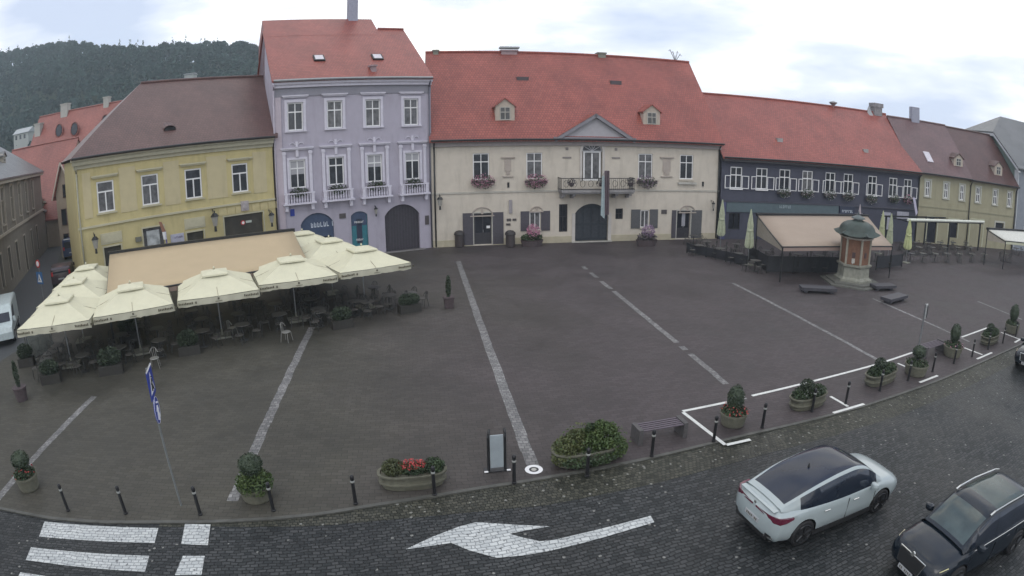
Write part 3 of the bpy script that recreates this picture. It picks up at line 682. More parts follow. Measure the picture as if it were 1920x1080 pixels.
mb.box((pu0, -.50, 8.24), (pu1, -.252, 8.40)); mb.build('raking_cornice', PT, pd)
mb = MB()
for s_, ue in ((-1, pu0), (1, pu1)):
    mb.add([(ue, -.56, 8.24), (pc, -.56, pz + .02), (pc, 3.4, pz + .02), (ue, .2, 8.3)], [(0, 1, 2, 3)]); mb.add([(ue, -.56, 8.17), (pc, -.56, pz - .05), (pc, 3.4, pz - .05), (ue, .2, 8.2)], [(0, 1, 2, 3)])
mb.build('pediment_roof', ROOF_RED, pd, uvf=lambda co, nn: (co.y, co.x))
# balcony
a, b, c, d = rect(WH, 1046, 1180, 341, 366); c = 4.30; d = 5.25
mb = MB(); mb.box((a, -1.25, c - .18), (b, -.002, c)); mb.box((a + .06, -1.15, c - .3), (b - .06, -.003, c - .182)); bl = mb.build('balcony', mat('balcony_stone', (.26, .25, .25), .8, 4, .15, stain=.4), hall)
mb = MB()
for p0, p1 in (((a, -1.2), (b, -1.2)), ((a, -1.2), (a, 0)), ((b, -1.2), (b, 0))):
    for z in (c + .08, c + .92): mb.tube((*p0, z), (*p1, z), .03, n=6)
    n_ = int(math.hypot(p1[0] - p0[0], p1[1] - p0[1]) / .16)
    for i in range(n_ + 1):
        t = i / max(1, n_); x, y = p0[0] + (p1[0] - p0[0]) * t, p0[1] + (p1[1] - p0[1]) * t
        mb.tube((x, y, c), (x, y, c + .92), .013, n=4)
for i in range(9):
    x = a + .35 + (b - a - .7) * i / 8
    for j in range(10):
        t0, t1 = 2 * math.pi * j / 10, 2 * math.pi * (j + 1) / 10
        mb.tube((x + .2 * math.cos(t0), -1.21, c + .5 + .26 * math.sin(t0)), (x + .2 * math.cos(t1), -1.21, c + .5 + .26 * math.sin(t1)), .018, n=4)
mb.build('railing', METALD, bl)
for x in (a + .25, gate[0] - .35, gate[1] + .35, b - .25):
    mb = MB(); mb.pxz([(x - .12, c - .31), (x + .12, c - .31), (x + .12, c - .7), (x - .12, c - .7)], -.35, -.002); mb.box((x - .12, -.95, c - .5), (x + .12, -.352, c - .302)); mb.build('bracket', mat('balcony_stone', (.26, .25, .25)), bl)
for i, (xx, sz) in enumerate(((1063, .34), (1118, .36), (1171, .42))):
    u = U(WH, xx, 350)[0]; p = place(WH, u, 1.32)
    t = thing('hanging_planter', ['round dark planter hung left of centre on the town hall balcony rail', 'round dark planter hung on the balcony rail beside the flags', 'largest round planter at the right end of the town hall balcony rail'][i], 'planter', (*p, c + .55), WH.ang, 'planters on the balcony rail')
    MB().lathe([(.10, -.25), (.2, -.1), (.22, .05)], 12).build('pot', TERRA, t); MB().leaves((0, 0, .08), (sz, sz * .8, sz), 160, .06).build('foliage', mat_leaf('dull_foliage', (.07, .07, .065), (.12, .10, .11)) if 'dull_foliage' not in MATS else MATS['dull_foliage'], t)
# dormers, roof vents, chimneys, aerial
def dormer(B, W, x, yt, yb, m, roofm, ye=-.5, ze=8.18, slope=None, wd=1.15, style='gable', face=None, label=None, cheek=None):
    # front face sits on the slope: find the depth where the slope height equals the base height
    best = None
    for k_ in range(5, 120):
        off = k_ * .05; u, zb = W.uz(x, yb, off); zs = ze + (off - ye) * slope
        if best is None or abs(zs - zb) < best[0]: best = (abs(zs - zb), off, u, zb)
    _, off, u, zb = best; zt = W.uz(x, yt, off)[1]; h = zt - zb; w2 = wd / 2
    ztw = zb + h * .68; depth = (zt - zb) / slope + .4
    mb = MB(); mb.pxz([(u - w2, zb - .3), (u + w2, zb - .3), (u + w2, ztw), (u, zt - .08), (u - w2, ztw)], off, off + depth, face or m)
    o = mb.build('dormer', m, B)
    if label: o['label'] = label
    mb = MB(); e = .14
    for s_ in (-1, 1):
        q = [(u + s_ * (w2 + e), off - .12, ztw - .10), (u, off - .12, zt), (u, off + depth, zt), (u + s_ * (w2 + e), off + depth, ztw - .10)]
        mb.add(q + [(x_, y_, z_ - .09) for x_, y_, z_ in q], [(0, 1, 2, 3), (7, 6, 5, 4), (0, 4, 5, 1), (1, 5, 6, 2), (3, 7, 4, 0)])
    mb.build('dormer_roof', roofm, o, uvf=lambda co, nn: (co.y, co.x))
    fr = frame_mb(u - w2 * .55, u + w2 * .55, zb + .05, zb + h * .6, off - .05, .06, .05, .6, True, m=STONE); fr.build('dormer_window', STONE, o)
    MB().box((u - w2 * .5, off - .02, zb + .08), (u + w2 * .5, off - .005, zb + h * .58)).build('dormer_pane', GLASS, o)
    return o
slh = (zr - 8.18) / (YR + .5)
dm = mat('dormer_stone', (.42, .36, .30), .8, 5, .1)
dormer(hall, WH, 947, 183, 226, dm, ROOF_RED, slope=slh, wd=1.5); dormer(hall, WH, 1222, 195, 234, dm, ROOF_RED, slope=slh, wd=1.5)
for x, y in ((980, 150), (1155, 157)):
    best = min(((abs(8.18 + (o_ * .05 + .5) * slh - U(WH, x, y, o_ * .05)[1]), o_ * .05) for o_ in range(10, 130)))
    u, z = U(WH, x, y, best[1]); mb = MB(); mb.box((u - .5, best[1] - .05, z - .1), (u + .5, best[1] + .7, z + .28)); o = mb.build('roof_hatch', mat('hatch', (.07, .055, .06), .6), hall)
chimney('chimney', WH, 955, 93, 104, YR - .2, 30, B=hall, m=mat('roof_stack', (.30, .22, .23), .8)); mb = MB(); u, z = U(WH, 955, 89, YR); mb.box((u - .85, YR - .3, z - .08), (u + .85, YR + .5, z + .06)); mb.build('chimney_cap', METALG, hall)
chimney('chimney', WH, 1129, 98, 110, YR - .2, 14, B=hall); chimney('vent', WH, 817, 93, 100, YR - .2, 10, B=hall)
u, z = U(WH, 1268, 128, YR); z1 = U(WH, 1265, 98, YR)[1]
mb = MB(); mb.tube((u - .1, YR, z - .6), (u - .1, YR, z1 - .3), .03, n=6)
for dx, dz in ((-.55, .25), (-.25, .1), (.25, .15), (.55, -.1)): mb.tube((u - .1, YR, z1 - .9), (u - .1 + dx, YR, z1 + dz), .035, n=5); mb.tube((u - .1 + dx - .15, YR, z1 + dz - .1), (u - .1 + dx + .15, YR, z1 + dz - .2), .02, n=5)
p = hall.matrix_world; o = mb.build('aerial', METALG, hall)
pipe(hall, .25, .1, 7.75); pipe(hall, LH - .12, .1, 7.75)
# flower boxes on the town hall
for i, (x, y, pm, l) in enumerate([(905, 345, PINKF, 'pink flower box under the leftmost upper window of the town hall'), (1004, 345, PINKF, 'pink flower box under the second upper window of the town hall'), (1211, 346, MAUVEF, 'dull mauve flower box under the first upper window right of the balcony')]):
    u, z = U(WH, x, y - 7); flower_box('flower_box', l, WH, u, z, 1.75, pm, 420 if i < 2 else 220, .62, 'flower boxes on the town hall', 260, dep=.2, up=.12)
u, z = U(WH, 1288, 342); MB().box((u - .85, -.22, z - .14), (u + .85, -.005, z + .02)).build('sill', STONE, hall)
# flags
for i, (x, y0, y1, m_, l) in enumerate([(1131, 330, 403, mat('pale_flag', (.42, .50, .52), .8, 3, .1), 'pale blue-white flag hanging limp from a pole on the balcony'), (1139, 320, 404, mat('plum_flag', (.115, .085, .10), .8, 3, .15), 'dark plum flag hanging beside the pale one in front of the gate')]):
    u, z1 = U(WH, x, y0, -1.6); z0 = U(WH, x, y1, -1.6)[1]; p = place(WH, u, 1.6)
    t = thing('flag', l, 'flag', (*p, z0), WH.ang); mb = MB(); K = 10; J = 16; Wd = .34 if i == 0 else .42
    vs = []
    for j in range(J + 1):
        for k_ in range(K + 1):
            s_ = k_ / K; ww = Wd * (.55 + .45 * j / J) if i == 0 else Wd
            vs.append(((s_ - .5) * ww, .10 * math.sin(s_ * 13 + i), (z1 - z0) * (1 - j / J) + .08 * s_ * (j / J) * (1 if i else -4)))
    mb.add(vs, [(j * (K + 1) + k_, j * (K + 1) + k_ + 1, (j + 1) * (K + 1) + k_ + 1, (j + 1) * (K + 1) + k_) for j in range(J) for k_ in range(K)])
    mb.build('cloth', m_, t, smooth=True); MB().tube((0, .12, z1 - z0 + .05), (-.1, 1.5, z1 - z0 - .7), .025).build('pole', STONE, t)
def lantern(name, label, W, x, y, s=1.0, group=None, out=.5):
    u, z = U(W, x, y, -out); p = place(W, u, out); t = thing(name, label, 'wall lamp', (*p, z), W.ang, group)
    MB().tube((0, 0, .38 * s), (0, out - .02, .38 * s), .025).tube((0, out - .05, .45 * s), (0, out - .3, .1 * s), .02).build('bracket', METALD, t)
    MB().lathe([(.09 * s, -.28 * s), (.17 * s, .12 * s), (.17 * s, .13 * s)], 6).build('glass', mat('lamp_glass', (.33, .32, .29), .3), t)
    MB().lathe([(.21 * s, .14 * s), (.10 * s, .28 * s), (.03 * s, .30 * s), (.03 * s, .40 * s)], 6).build('cap', METALD, t); MB().tube((0, 0, -.28 * s), (0, 0, -.52 * s), .05 * s, .07 * s).build('foot', METALD, t)
    return t
lantern('wall_lantern', 'iron wall lantern at the left end of the town hall facade', WH, 825, 378, 1.2)
lantern('wall_lantern', 'iron wall lantern at the right end of the town hall facade', WH, 1338, 385, .9)
# ---- lavender house --------------------------------------------------------
WL = Wall(0.3464869590797729, 42.94342116419239, (515, 300))
LL = U(WL, 809, 300)[0]
lav = bld('lavender_house', 'tall lavender three-storey house with white window hoods and red roof', WL)
t3 = rects(WL, [(538, 569, 192, 246), (613, 642, 189, 241), (685, 713, 186, 237), (757, 784, 184, 233)])
t2 = rects(WL, [(543, 573, 299, 352), (616, 645, 294, 346), (688, 717, 290, 342), (760, 787, 286, 337)])
ga = rect(WL, 722, 787, 383, 466); ga[2] = .1; dr = rect(WL, 659, 690, 396, 462); dr[2] = .1; sh = rect(WL, 564, 626, 399, 455); sh[2] = .6
ze_l = U(WL, 660, 147)[1]; YL = 6.6
zr_l = U(WL, 730, 55, YL)[1]; sl_l = (zr_l - ze_l) / (YL + .4)
ops = [tuple(q) for q in t3 + t2] + [(*ga, .8), (*dr, .28), (*sh, .75)]
wall_shell(lav, LL, ze_l - .1, 13.2, ops, LAV, YL, zr_l - .3)
# the taller rear roof whose front slope runs on from the lower one
u2 = U(WL, 692, 36, 9.0)[0]; best = min(((abs(ze_l + (o_ * .05 + .4) * sl_l - U(WL, 600, 36, o_ * .05)[1]), o_ * .05) for o_ in range(120, 240)))
Yb = best[1]; zb_ = U(WL, 600, 36, Yb)[1]
rl = roof(lav, 0, LL, 13.2, ze_l, zr_l, YL, ROOF_RED, over=.4, rg0=u2 + .1)
uL0 = U(WL, 497, 38, Yb)[0]; print('lav', 'LL', LL, 'Yb', Yb, 'uL0', uL0, 'u2', u2, 'ze', ze_l, 'zr', zr_l, zb_)
mb = MB(); y0_ = YL - 1.0; z0_ = ze_l + (y0_ + .4) * sl_l + .012
zb_ = z0_ + (Yb - y0_) * sl_l; p = [(y0_, z0_), (Yb, zb_), (Yb + (Yb - y0_), z0_), (Yb + (Yb - y0_), z0_ - 6), (y0_, z0_ - 6)]
vs = [(min(0, uL0), y, z) for y, z in p] + [(u2, y, z) for y, z in p]
mb.add(vs, [(0, 1, 6, 5), (1, 2, 7, 6), (2, 3, 8, 7), (0, 4, 3, 2, 1), (5, 6, 7, 8, 9), (3, 4, 9, 8)])
mb.build('rear_roof', ROOF_RED, lav, uvf=lambda co, nn: (co.x, math.hypot(co.y + .4, co.z - ze_l)) if abs(nn.x) < .5 else (co.y, co.z))
relief(lav, 'cornice', [((-.05, -.35, ze_l - .30), (LL + .05, -.002, ze_l - .08)), ((0, -.22, ze_l - .52), (LL, -.003, ze_l - .302))], LAVT)
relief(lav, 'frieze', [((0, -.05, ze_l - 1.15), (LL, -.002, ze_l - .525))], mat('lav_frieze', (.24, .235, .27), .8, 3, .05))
relief(lav, 'pilaster', [((0, -.10, 0), (.55, -.003, ze_l - 1.16))], mat('lav_pink', (.44, .385, .43), .8, 3, .05))
gutter(lav, 0, LL, ze_l - .02, METALG, y=-.5, r=.09)
for x, y in ((598, 110), (707, 108)):
    best = min(((abs(ze_l + (o_ * .05 + .4) * sl_l - U(WL, x, y, o_ * .05)[1]), o_ * .05) for o_ in range(5, 130)))
    u, z = U(WL, x, y, best[1]); th_ = math.atan(sl_l); mb = MB()
    for k_, (w_, h_, e_) in enumerate(((.42, .42, .06), )):
        pts = []
        for du, ds, dn_ in ((-w_, -h_, 0), (w_, -h_, 0), (w_, h_, 0), (-w_, h_, 0), (-w_, -h_, .12), (w_, -h_, .12), (w_, h_, .12), (-w_, h_, .12)):
            pts.append((u + du, best[1] + ds * math.cos(th_) - dn_ * math.sin(th_), z + ds * math.sin(th_) + dn_ * math.cos(th_)))
        mb.add(pts, [(0, 3, 2, 1), (4, 5, 6, 7), (0, 1, 5, 4), (1, 2, 6, 5), (2, 3, 7, 6), (3, 0, 4, 7)])
    o = mb.build('skylight', METALD, lav)
    q = [(u + du * .32, best[1] + ds * .34 * math.cos(th_) - .14 * math.sin(th_), z + ds * .34 * math.sin(th_) + .14 * math.cos(th_)) for du, ds in ((-1, -1), (1, -1), (1, 1), (-1, 1))]
    MB().add(q, [(0, 1, 2, 3)]).build('skylight_pane', mat('sky_glass', (.55, .52, .56), .1), o)
chimney('chimney', WL, 664, -40, 40, Yb - .3, 17, B=lav, m=mat('tall_stack', (.30, .31, .38), .8)); chimney('chimney', WL, 701, 121, 140, .3, 9, B=lav, m=mat('roof_stack', (.30, .22, .23), .8))
for i, r in enumerate(t3): window(lav, r, .08, .085, .66, glass=[GLASS, CURT, CURT, CURT][i], surround=LAVT, sw=.20, hood=.38, hz=.42, sill=.22)
for i, r in enumerate(t2):
    f = window(lav, r, .08, .085, .70, glass=GLASS, surround=LAVT, sw=.17, hood=.62, hz=.78, blind=(.48, 0, .42, .28)[i])
    u0, u1, z0, z1 = r
    relief(lav, 'side_pilaster', [((u0 - .48, -.11, z0 - .75), (u0 - .26, -.003, z1 + .62)), ((u1 + .26, -.11, z0 - .75), (u1 + .48, -.003, z1 + .62)), ((u0 - .52, -.14, z1 + .4), (u0 - .22, -.004, z1 + .58)), ((u1 + .22, -.14, z1 + .4), (u1 + .52, -.004, z1 + .58))], LAVT, f)
    c = (u0 + u1) / 2
    relief(lav, 'keystone', [((c - .10, -.13, z1 + .20), (c + .10, -.003, z1 + .68))], LAVT, f)
    mb = MB()
    for s_ in (-1, 1):
        for j in range(7): t0 = math.pi * j / 7; mb.tube((c + s_ * (.32 + .2 * math.cos(t0)), -.05, z1 + 1.05 + .16 * math.sin(t0)), (c + s_ * (.32 + .2 * math.cos(t0 + .45)), -.05, z1 + 1.05 + .16 * math.sin(t0 + .45)), .035, n=4)
    mb.box((c - .09, -.08, z1 + .9), (c + .09, -.003, z1 + 1.28)); mb.build('stucco_ornament', LAVT, f)
    zb2 = z0 - 1.0
    mb = MB(); mb.box((u0 - .62, -.52, zb2 - .12), (u1 + .62, -.003, zb2)); mb.box((u0 - .55, -.46, zb2 + .62), (u1 + .55, -.30, zb2 + .72))
    for s_ in (u0 - .5, u1 + .28): mb.box((s_, -.46, zb2 + .002), (s_ + .22, -.004, zb2 + .618))
    n_ = 9
    for j in range(n_):
        x = u0 - .2 + (u1 - u0 + .4) * j / (n_ - 1); mb.lathe([(.035, 0), (.06, .15), (.035, .35), (.05, .6)], 6, (x, -.38, zb2))
    mb.box((u0 - .48, -.34, zb2 - .55), (u0 - .26, -.004, zb2 - .122)); mb.box((u1 + .26, -.34, zb2 - .55), (u1 + .48, -.004, zb2 - .122))
    mb.build('balustrade', LAVT, f)
    flower_box('flower_box', 'dark-leaved flower box behind the balustrade of the %s window of the lavender house' % ['leftmost middle-floor', 'second middle-floor', 'third middle-floor', 'rightmost middle-floor'][i], WL, c, z0 - .22, 1.35, None, 0, .42, 'flower boxes on the lavender house', 330, dep=.16)
MB().box((ga[0] - .05, .22, .1), (ga[1] + .05, .28, ga[3] + .02)).build('gate', mat('lav_gate', (.040, .036, .046), .6, 6, .2), lav)
mb = MB()
for i in range(13): x = ga[0] + (ga[1] - ga[0]) * i / 12; mb.box((x - .02, .20, .15), (x + .02, .218, ga[3] - .1))
mb.build('gate_slats', mat('lav_gate2', (.055, .048, .06), .6), lav)
MB().box((ga[0] - .3, -.35, 0), (ga[1] + .3, .2, .10)).build('threshold', mat('step', (.20, .19, .19), .7), lav)
do = MB().box((dr[0], .15, .1), (dr[1], .2, dr[3])).build('door', TEAL, lav, ); do['label'] = 'bright teal shop door'
MB().box((dr[0] + .05, .12, dr[3] - 1.05), (dr[1] - .05, .148, dr[3] - .05)).build('transom_panel', BLUE, do)
MB().box((dr[0] + .42, .12, .95), (dr[1] - .42, .148, 2.75)).build('pane', NAVY, do)
for z_, w_ in ((2.45, .46), (1.15, .36)): bars_text(WL, (dr[0] + dr[1]) / 2 - w_ * .8, (dr[0] + dr[1]) / 2 + w_ * .8, z_, z_ + .14, -.118, 6, WHITE, random.Random(3), do)
so = MB().box((sh[0], .15, sh[2]), (sh[1], .2, sh[3])).build('shop_front', BLUE, lav); so['label'] = 'dark blue arched shop front with pale lettering'
MB().box((sh[0] + .2, .12, sh[2] + .1), (sh[1] - .2, .148, sh[3] - 1.75)).build('pane', GLASSB, so)
bars_text(WL, sh[0] + .75, sh[0] + 2.15, sh[3] - 1.05, sh[3] - .70, -.148, 6, PALEINK, random.Random(5), so); bars_text(WL, sh[0] + 2.3, sh[0] + 2.65, sh[3] - 1.05, sh[3] - .70, -.148, 1, PALEINK, random.Random(9), so)
for r_ in ((636, 648, 400, 409), (797, 804, 404, 421)):
    a, b, c, d = rect(WL, *r_); relief(lav, 'wall_plaque', [((a, -.06, c), (b, -.002, d))], mat('bronze', (.07, .06, .06)))
a, b, c, d = rect(WL, 544, 552, 392, 405); relief(lav, 'wall_banner', [((a, -.05, c), (a + .16, -.002, d)), ((b - .16, -.05, c), (b, -.002, d))], SIGNBLUE)
lantern('wall_lantern', 'small dark wall lamp beside the arched gate of the lavender house', WL, 705, 395, .8, out=.3)
pipe(lav, LL - .15, .1, ze_l - .6, mat('pipe_grey', (.10, .10, .13), .5)); pipe(lav, .02, .1, ze_l - .6, mat('pipe_pale', (.36, .33, .38), .5), y=-.17)
# ---- yellow house ----------------------------------------------------------
WY = Wall(0.6391869491869847, 39.67829479337049, (148, 430))
LY = U(WY, 516, 380)[0] - .02
yel = bld('yellow_house', 'pale yellow two-storey house with brown hipped roof behind the cream parasols', WY)
yu = rects(WY, [(183, 214, 340, 396), (266, 298, 327, 385), (347, 379, 316, 373), (434, 466, 305, 361)])
shop = rect(WY, 421, 494, 402, 437); shop[2] = 1.2; sg = rect(WY, 269, 308, 426, 458); sg[2] = 1.2
lw = rects(WY, [(197, 228, 460, 490), (351, 384, 436, 466)]); 
for q in lw: q[2] = 1.0
ze_y = U(WY, 330, 272)[1]; YY = 6.5; zr_y = U(WY, 400, 147, YY)[1]; print('yel', ze_y, zr_y, LY)
ops = [tuple(q) for q in yu] + [tuple(shop), tuple(sg)] + [tuple(q) for q in lw]
wall_shell(yel, LY, ze_y - .15, 13, ops, YEL, YY, zr_y - .3, gl=False)
sl_y = (zr_y - ze_y) / (YY + .45)
hu = U(WY, 270, 152, YY)[0]
ry = roof(yel, 0, LY, 13, ze_y, zr_y, YY, ROOF_OLD, over=.45, hl=max(.5, hu), hr=-3.4, side=.25)
relief(yel, 'cornice', [((-.25, -.42, ze_y - .22), (LY, -.002, ze_y - .08)), ((-.15, -.28, ze_y - .48), (LY, -.003, ze_y - .222)), ((-.06, -.12, ze_y - .72), (LY, -.004, ze_y - .482))], mat('yel_cornice', (.38, .36, .27), .8, 3, .08))
sc_z = U(WY, 330, 399)[1]
relief(yel, 'string_course', [((-.05, -.12, sc_z - .06), (LY, -.002, sc_z + .07))], YELT)
gutter(yel, -.2, LY, ze_y - .04, METALD, y=-.55)
us_ = sorted(yu); ue = [0.0] + [(a[1] + b[0]) / 2 for a, b in zip(us_[:-1], us_[1:])] + [LY]
relief(yel, 'raised_panel', [((us_[i][1] + .38, -.03, us_[i][2] - .2), (us_[i + 1][0] - .38, -.002, ze_y - 1.0)) for i in range(3)] + [((.5, -.03, us_[0][2] - .2), (us_[0][0] - .38, -.002, ze_y - 1.0)), ((us_[3][1] + .38, -.03, us_[3][2] - .2), (LY - .55, -.002, ze_y - 1.0))], YELP)
for i, r in enumerate(yu): window(yel, r, .05, .09, .66, mull=False, glass=[CURT, CURT, GLASS, GLASS][i], hood=.32, hz=.30, hoodm=YELT, sill=.10, sillm=YELT)
def dark_opening(B, r, m=GLASSB, fm=YELT, t=.10, nm='shop_window'):
    mb = MB().box((r[0], .18, r[2]), (r[1], .22, r[3])); o = mb.build(nm, m, B)
    MB().box((r[0] - t, -.03, r[2]), (r[0] - .003, .05, r[3] + t)).box((r[1] + .003, -.03, r[2]), (r[1] + t, .05, r[3] + t)).box((r[0] - .003, -.03, r[3] + .003), (r[1] + .003, .05, r[3] + t)).build('frame', fm, o); return o
o = dark_opening(yel, shop, nm='passage', m=mat('passage_dark', (.045, .040, .030), .6, 2, .3)); o['label'] = 'wide dark shop opening with small lit sign'
c = (shop[0] + shop[1]) / 2; MB().lathe([(.16, -.03), (.16, .03)], 16, (0, 0, 0)).build('sign_disc', RED, o, loc=(c - .1, -.02, shop[3] - .55)).rotation_euler = (math.pi / 2, 0, 0)
q = MB().lathe([(.10, -.035), (.10, .035)], 14).build('sign_disc', WHITE, o, loc=(c - .1, -.03, shop[3] - .55)); q.rotation_euler = (math.pi / 2, 0, 0)
MB().box((c + .12, -.05, shop[3] - .60), (c + .55, -.02, shop[3] - .45)).build('sign_board', mat('pale_sign', (.45, .50, .45), .5), o)
o = dark_opening(yel, sg, m=CURT); MB().box((sg[0] + .25, .10, sg[3] - 1.15), (sg[1] - .3, .14, sg[3] - .2)).build('display', mat('display_pale', (.40, .42, .42), .4, 2.5, .5), o)
mb = MB(); 
mb.add([(sg[0] + 1.05, -.5, sg[3] + .35), (sg[0] + 1.25, -.55, sg[3] + .32), (sg[0] + 1.5, -.5, sg[3] - .35), (sg[0] + 1.25, -.45, sg[3] - .35)], [(0, 1, 2, 3)], mat('flag_orange', (.30, .15, .10), .8))
mb.add([(sg[0] + 1.25, -.45, sg[3] - .35), (sg[0] + 1.5, -.5, sg[3] - .35), (sg[0] + 1.5, -.5, sg[3] - .85), (sg[0] + 1.3, -.45, sg[3] - .85)], [(0, 1, 2, 3)], WHITE)
mb.add([(sg[1] - .04, -.5, sg[3] - .3), (sg[1] + .06, -.45, sg[3] - .3), (sg[1] + .09, -.45, sg[3] - 1.5), (sg[1], -.5, sg[3] - 1.5)], [(0, 1, 2, 3)], mat('flag_purple', (.10, .07, .30), .8))
pp = place(WY, 0); o = mb.build('hanging_cloth', None, yel)
for q in lw: dark_opening(yel, q, m=mat('passage_dark', (.045, .040, .030)), nm='ground_window')
a, b, c, d = rect(WY, 320, 345, 438, 455); relief(yel, 'shop_sign', [((a, -.07, c), (b, -.002, d))], mat('lilac_board', (.42, .42, .50), .5)); bars_text(WY, a + .25, b - .1, d - .28, d - .16, .072, 9, mat('plum_ink', (.10, .07, .15)), random.Random(2), yel)
for r_ in ((254, 265, 444, 453), ): a, b, c, d = rect(WY, *r_); relief(yel, 'wall_box', [((a, -.15, c), (b, -.002, d))], mat('box_grey', (.14, .14, .11), .6))
for xc, yc in ((365, 418), (209, 446)):
    u, z = U(WY, xc, yc); relief(yel, 'raised_tablet', [((u - .75, -.05, z - .35), (u + .75, -.002, z + .35)), ((u - .62, -.08, z - .24), (u + .62, -.051, z + .24))], YELT)
u, z = U(WY, 458, 385); relief(yel, 'coat_of_arms', [((u - .28, -.14, z - .35), (u + .28, -.002, z + .3)), ((u - .15, -.2, z - .2), (u + .15, -.141, z + .2))], mat('arms_stone', (.38, .34, .34), .8))
relief(yel, 'rusticated_band', [((shop[0] - .35 + i * .62, -.05, shop[3] + .14), (shop[0] + .22 + i * .62, -.002, shop[3] + .62)) for i in range(8)], mat('yel_block', (.50, .43, .23), .8, 3, .1))
lantern('wall_lantern', 'large iron wall lantern left of the wide shop opening of the yellow house', WY, 403, 412, 1.5)
lantern('wall_lantern', 'iron wall lantern between shop opening and the right corner of the yellow house', WY, 509, 408, 1.2)
lantern('wall_lantern', 'iron wall lantern near the street corner of the yellow house', WY, 179, 455, 1.3)
best = min(((abs(ze_y + (o_ * .05 + .45) * sl_y - U(WY, 317, 240, o_ * .05)[1]), o_ * .05) for o_ in range(5, 130)))
u, z = U(WY, 317, 240, best[1]); mb = MB()
for i in range(8):
    a0, a1 = math.pi * i / 8, math.pi * (i + 1) / 8; mb.add([(u + .45 * math.cos(a0), best[1] - .3, z - .15 + .3 * math.sin(a0)), (u + .45 * math.cos(a1), best[1] - .3, z - .15 + .3 * math.sin(a1)), (u + .6 * math.cos(a1), best[1] + 1, z + .3 + .3 * math.sin(a1)), (u + .6 * math.cos(a0), best[1] + 1, z + .3 + .3 * math.sin(a0))], [(0, 1, 2, 3)])
mb.build('eyebrow_vent', ROOF_OLD, yel, uvf=lambda co, nn: (co.y, co.x))
MB().box((u - .4, best[1] - .28, z - .2), (u + .4, best[1] - .25, z + .02)).build('vent', GAPSHADE, yel)
pipe(yel, .12, .1, ze_y - .9, mat('pipe_pale2', (.30, .29, .22), .5))
# ---- dark slate-blue house -------------------------------------------------
WD = Wall(-0.1094146299427824, 48.61515328151015, (1353, 330))
drk = bld('slate_blue_house', 'long slate-blue two-storey house with open white casements and a steep red roof', WD)
LD = U(WD, 1721, 380)[0]; ze_d = 7.14; YD = 6.6; zr_d = U(WD, 1450, 187, YD)[1]; print('dark', LD, zr_d)
dw = rects(WD, [(1369, 1392, 313, 357), (1417, 1440, 315, 357), (1461, 1482, 317, 358), (1504, 1524, 320, 359), (1547.5, 1566, 323, 360), (1582, 1599, 326, 363), (1627, 1644, 330, 366), (1667, 1682, 334, 368), (1695, 1709, 336, 369)])
g1 = [rect(WD, *q) for q in ((1366, 1387, 400, 435),)]; g1[0][2] = .9
gx = [(a, a + 1.5, .1, 2.7) for a in (6.5, 10.2, 14.0, 17.8)]
wall_shell(drk, LD, ze_d - .1, 13, [tuple(q) for q in dw] + [tuple(g1[0])] + gx, GREYB, YD, zr_d - .3)
roof(drk, 0, LD, 13, ze_d, zr_d, YD, ROOF_RED, over=.55); sl_d = (zr_d - ze_d) / (YD + .55)
relief(drk, 'eaves_board', [((0, -.45, ze_d - .35), (LD, -.002, ze_d - .16))], mat('eaves_dark', (.05, .045, .05), .7))
zt_, zb_ = U(WD, 1450, 381)[1], U(WD, 1450, 399)[1]
ub = U(WD, 1617, 395)[0]; un0, un1 = U(WD, 1573, 392)[0], U(WD, 1601, 392)[0]
MB().box((.55, -.10, zb_), (un0 - .1, -.002, zt_)).build('shop_fascia', SIGNTEAL, drk)
MB().box((.05, -.14, 0.05), (.5, -.002, zt_)).build('corner_panel', mat('indigo_panel', (.06, .065, .14), .6), drk)
MB().box((un0, -.16, zb_ + .05), (un1, -.002, zt_)).build('shop_board', NAVY, drk); bars_text(WD, un0 + .25, un1 - .2, zb_ + .28, zb_ + .52, .165, 7, PALEINK, random.Random(4), drk)
bars_text(WD, U(WD, 1460, 390)[0], U(WD, 1482, 390)[0], zt_ - .4, zt_ - .14, .105, 7, mat('faded_lettering', (.30, .36, .38)), random.Random(6), drk)
relief(drk, 'string_course', [((0, -.16, zt_ + .01), (LD, -.002, zt_ + .12))], mat('sb_dark', (.06, .06, .08), .7))
f = window(drk, g1[0], .1, .06, 0, glass=GLASSB, frame=METALD)
for q in gx: f = window(drk, q, .1, .08, .75, glass=GLASSB, frame=mat('pale_grey_frame', (.3, .3, .34), .6))
for q in ((1655, 1668, 398, 430), (1681, 1703, 397, 410)):
    a, b, c, d = rect(WD, *q); MB().box((a, -.08, c), (b, -.002, d)).build('pale_panel', mat('pale_grey_panel', (.34, .34, .39), .6), drk)
for i, r in enumerate(dw):
    f = window(drk, r, .06, .085, .62, glass=[GLASS, GLASS, GLASSB, CURT, GLASSB, GLASSB, GLASSB, GLASS, GLASS][i], sill=.05)
    zt = r[2] + (r[3] - r[2]) * .60; hw = (r[1] - r[0]) / 2
    for s_, hx in ((-1, r[0]), (1, r[1])):
        if i == 7 and s_ == -1: continue
        an = math.radians((18, 22, 30, 25, 35, 28, 40, 30, 40)[i]); dx, dy = math.cos(an) * s_, -math.sin(an); t = .055
        def P(a, z): return (hx + dx * a, -.02 + dy * a, z)
        mb = MB()
        for a0, z0, a1, z1 in ((0, r[2], 0, zt), (hw, r[2], hw, zt), (0, r[2] + .03, hw, r[2] + .03), (0, zt - .03, hw, zt - .03)): mb.tube(P(a0, z0), P(a1, z1), .042, n=4)
        sash = mb.build('open_casement', WHITE, f)
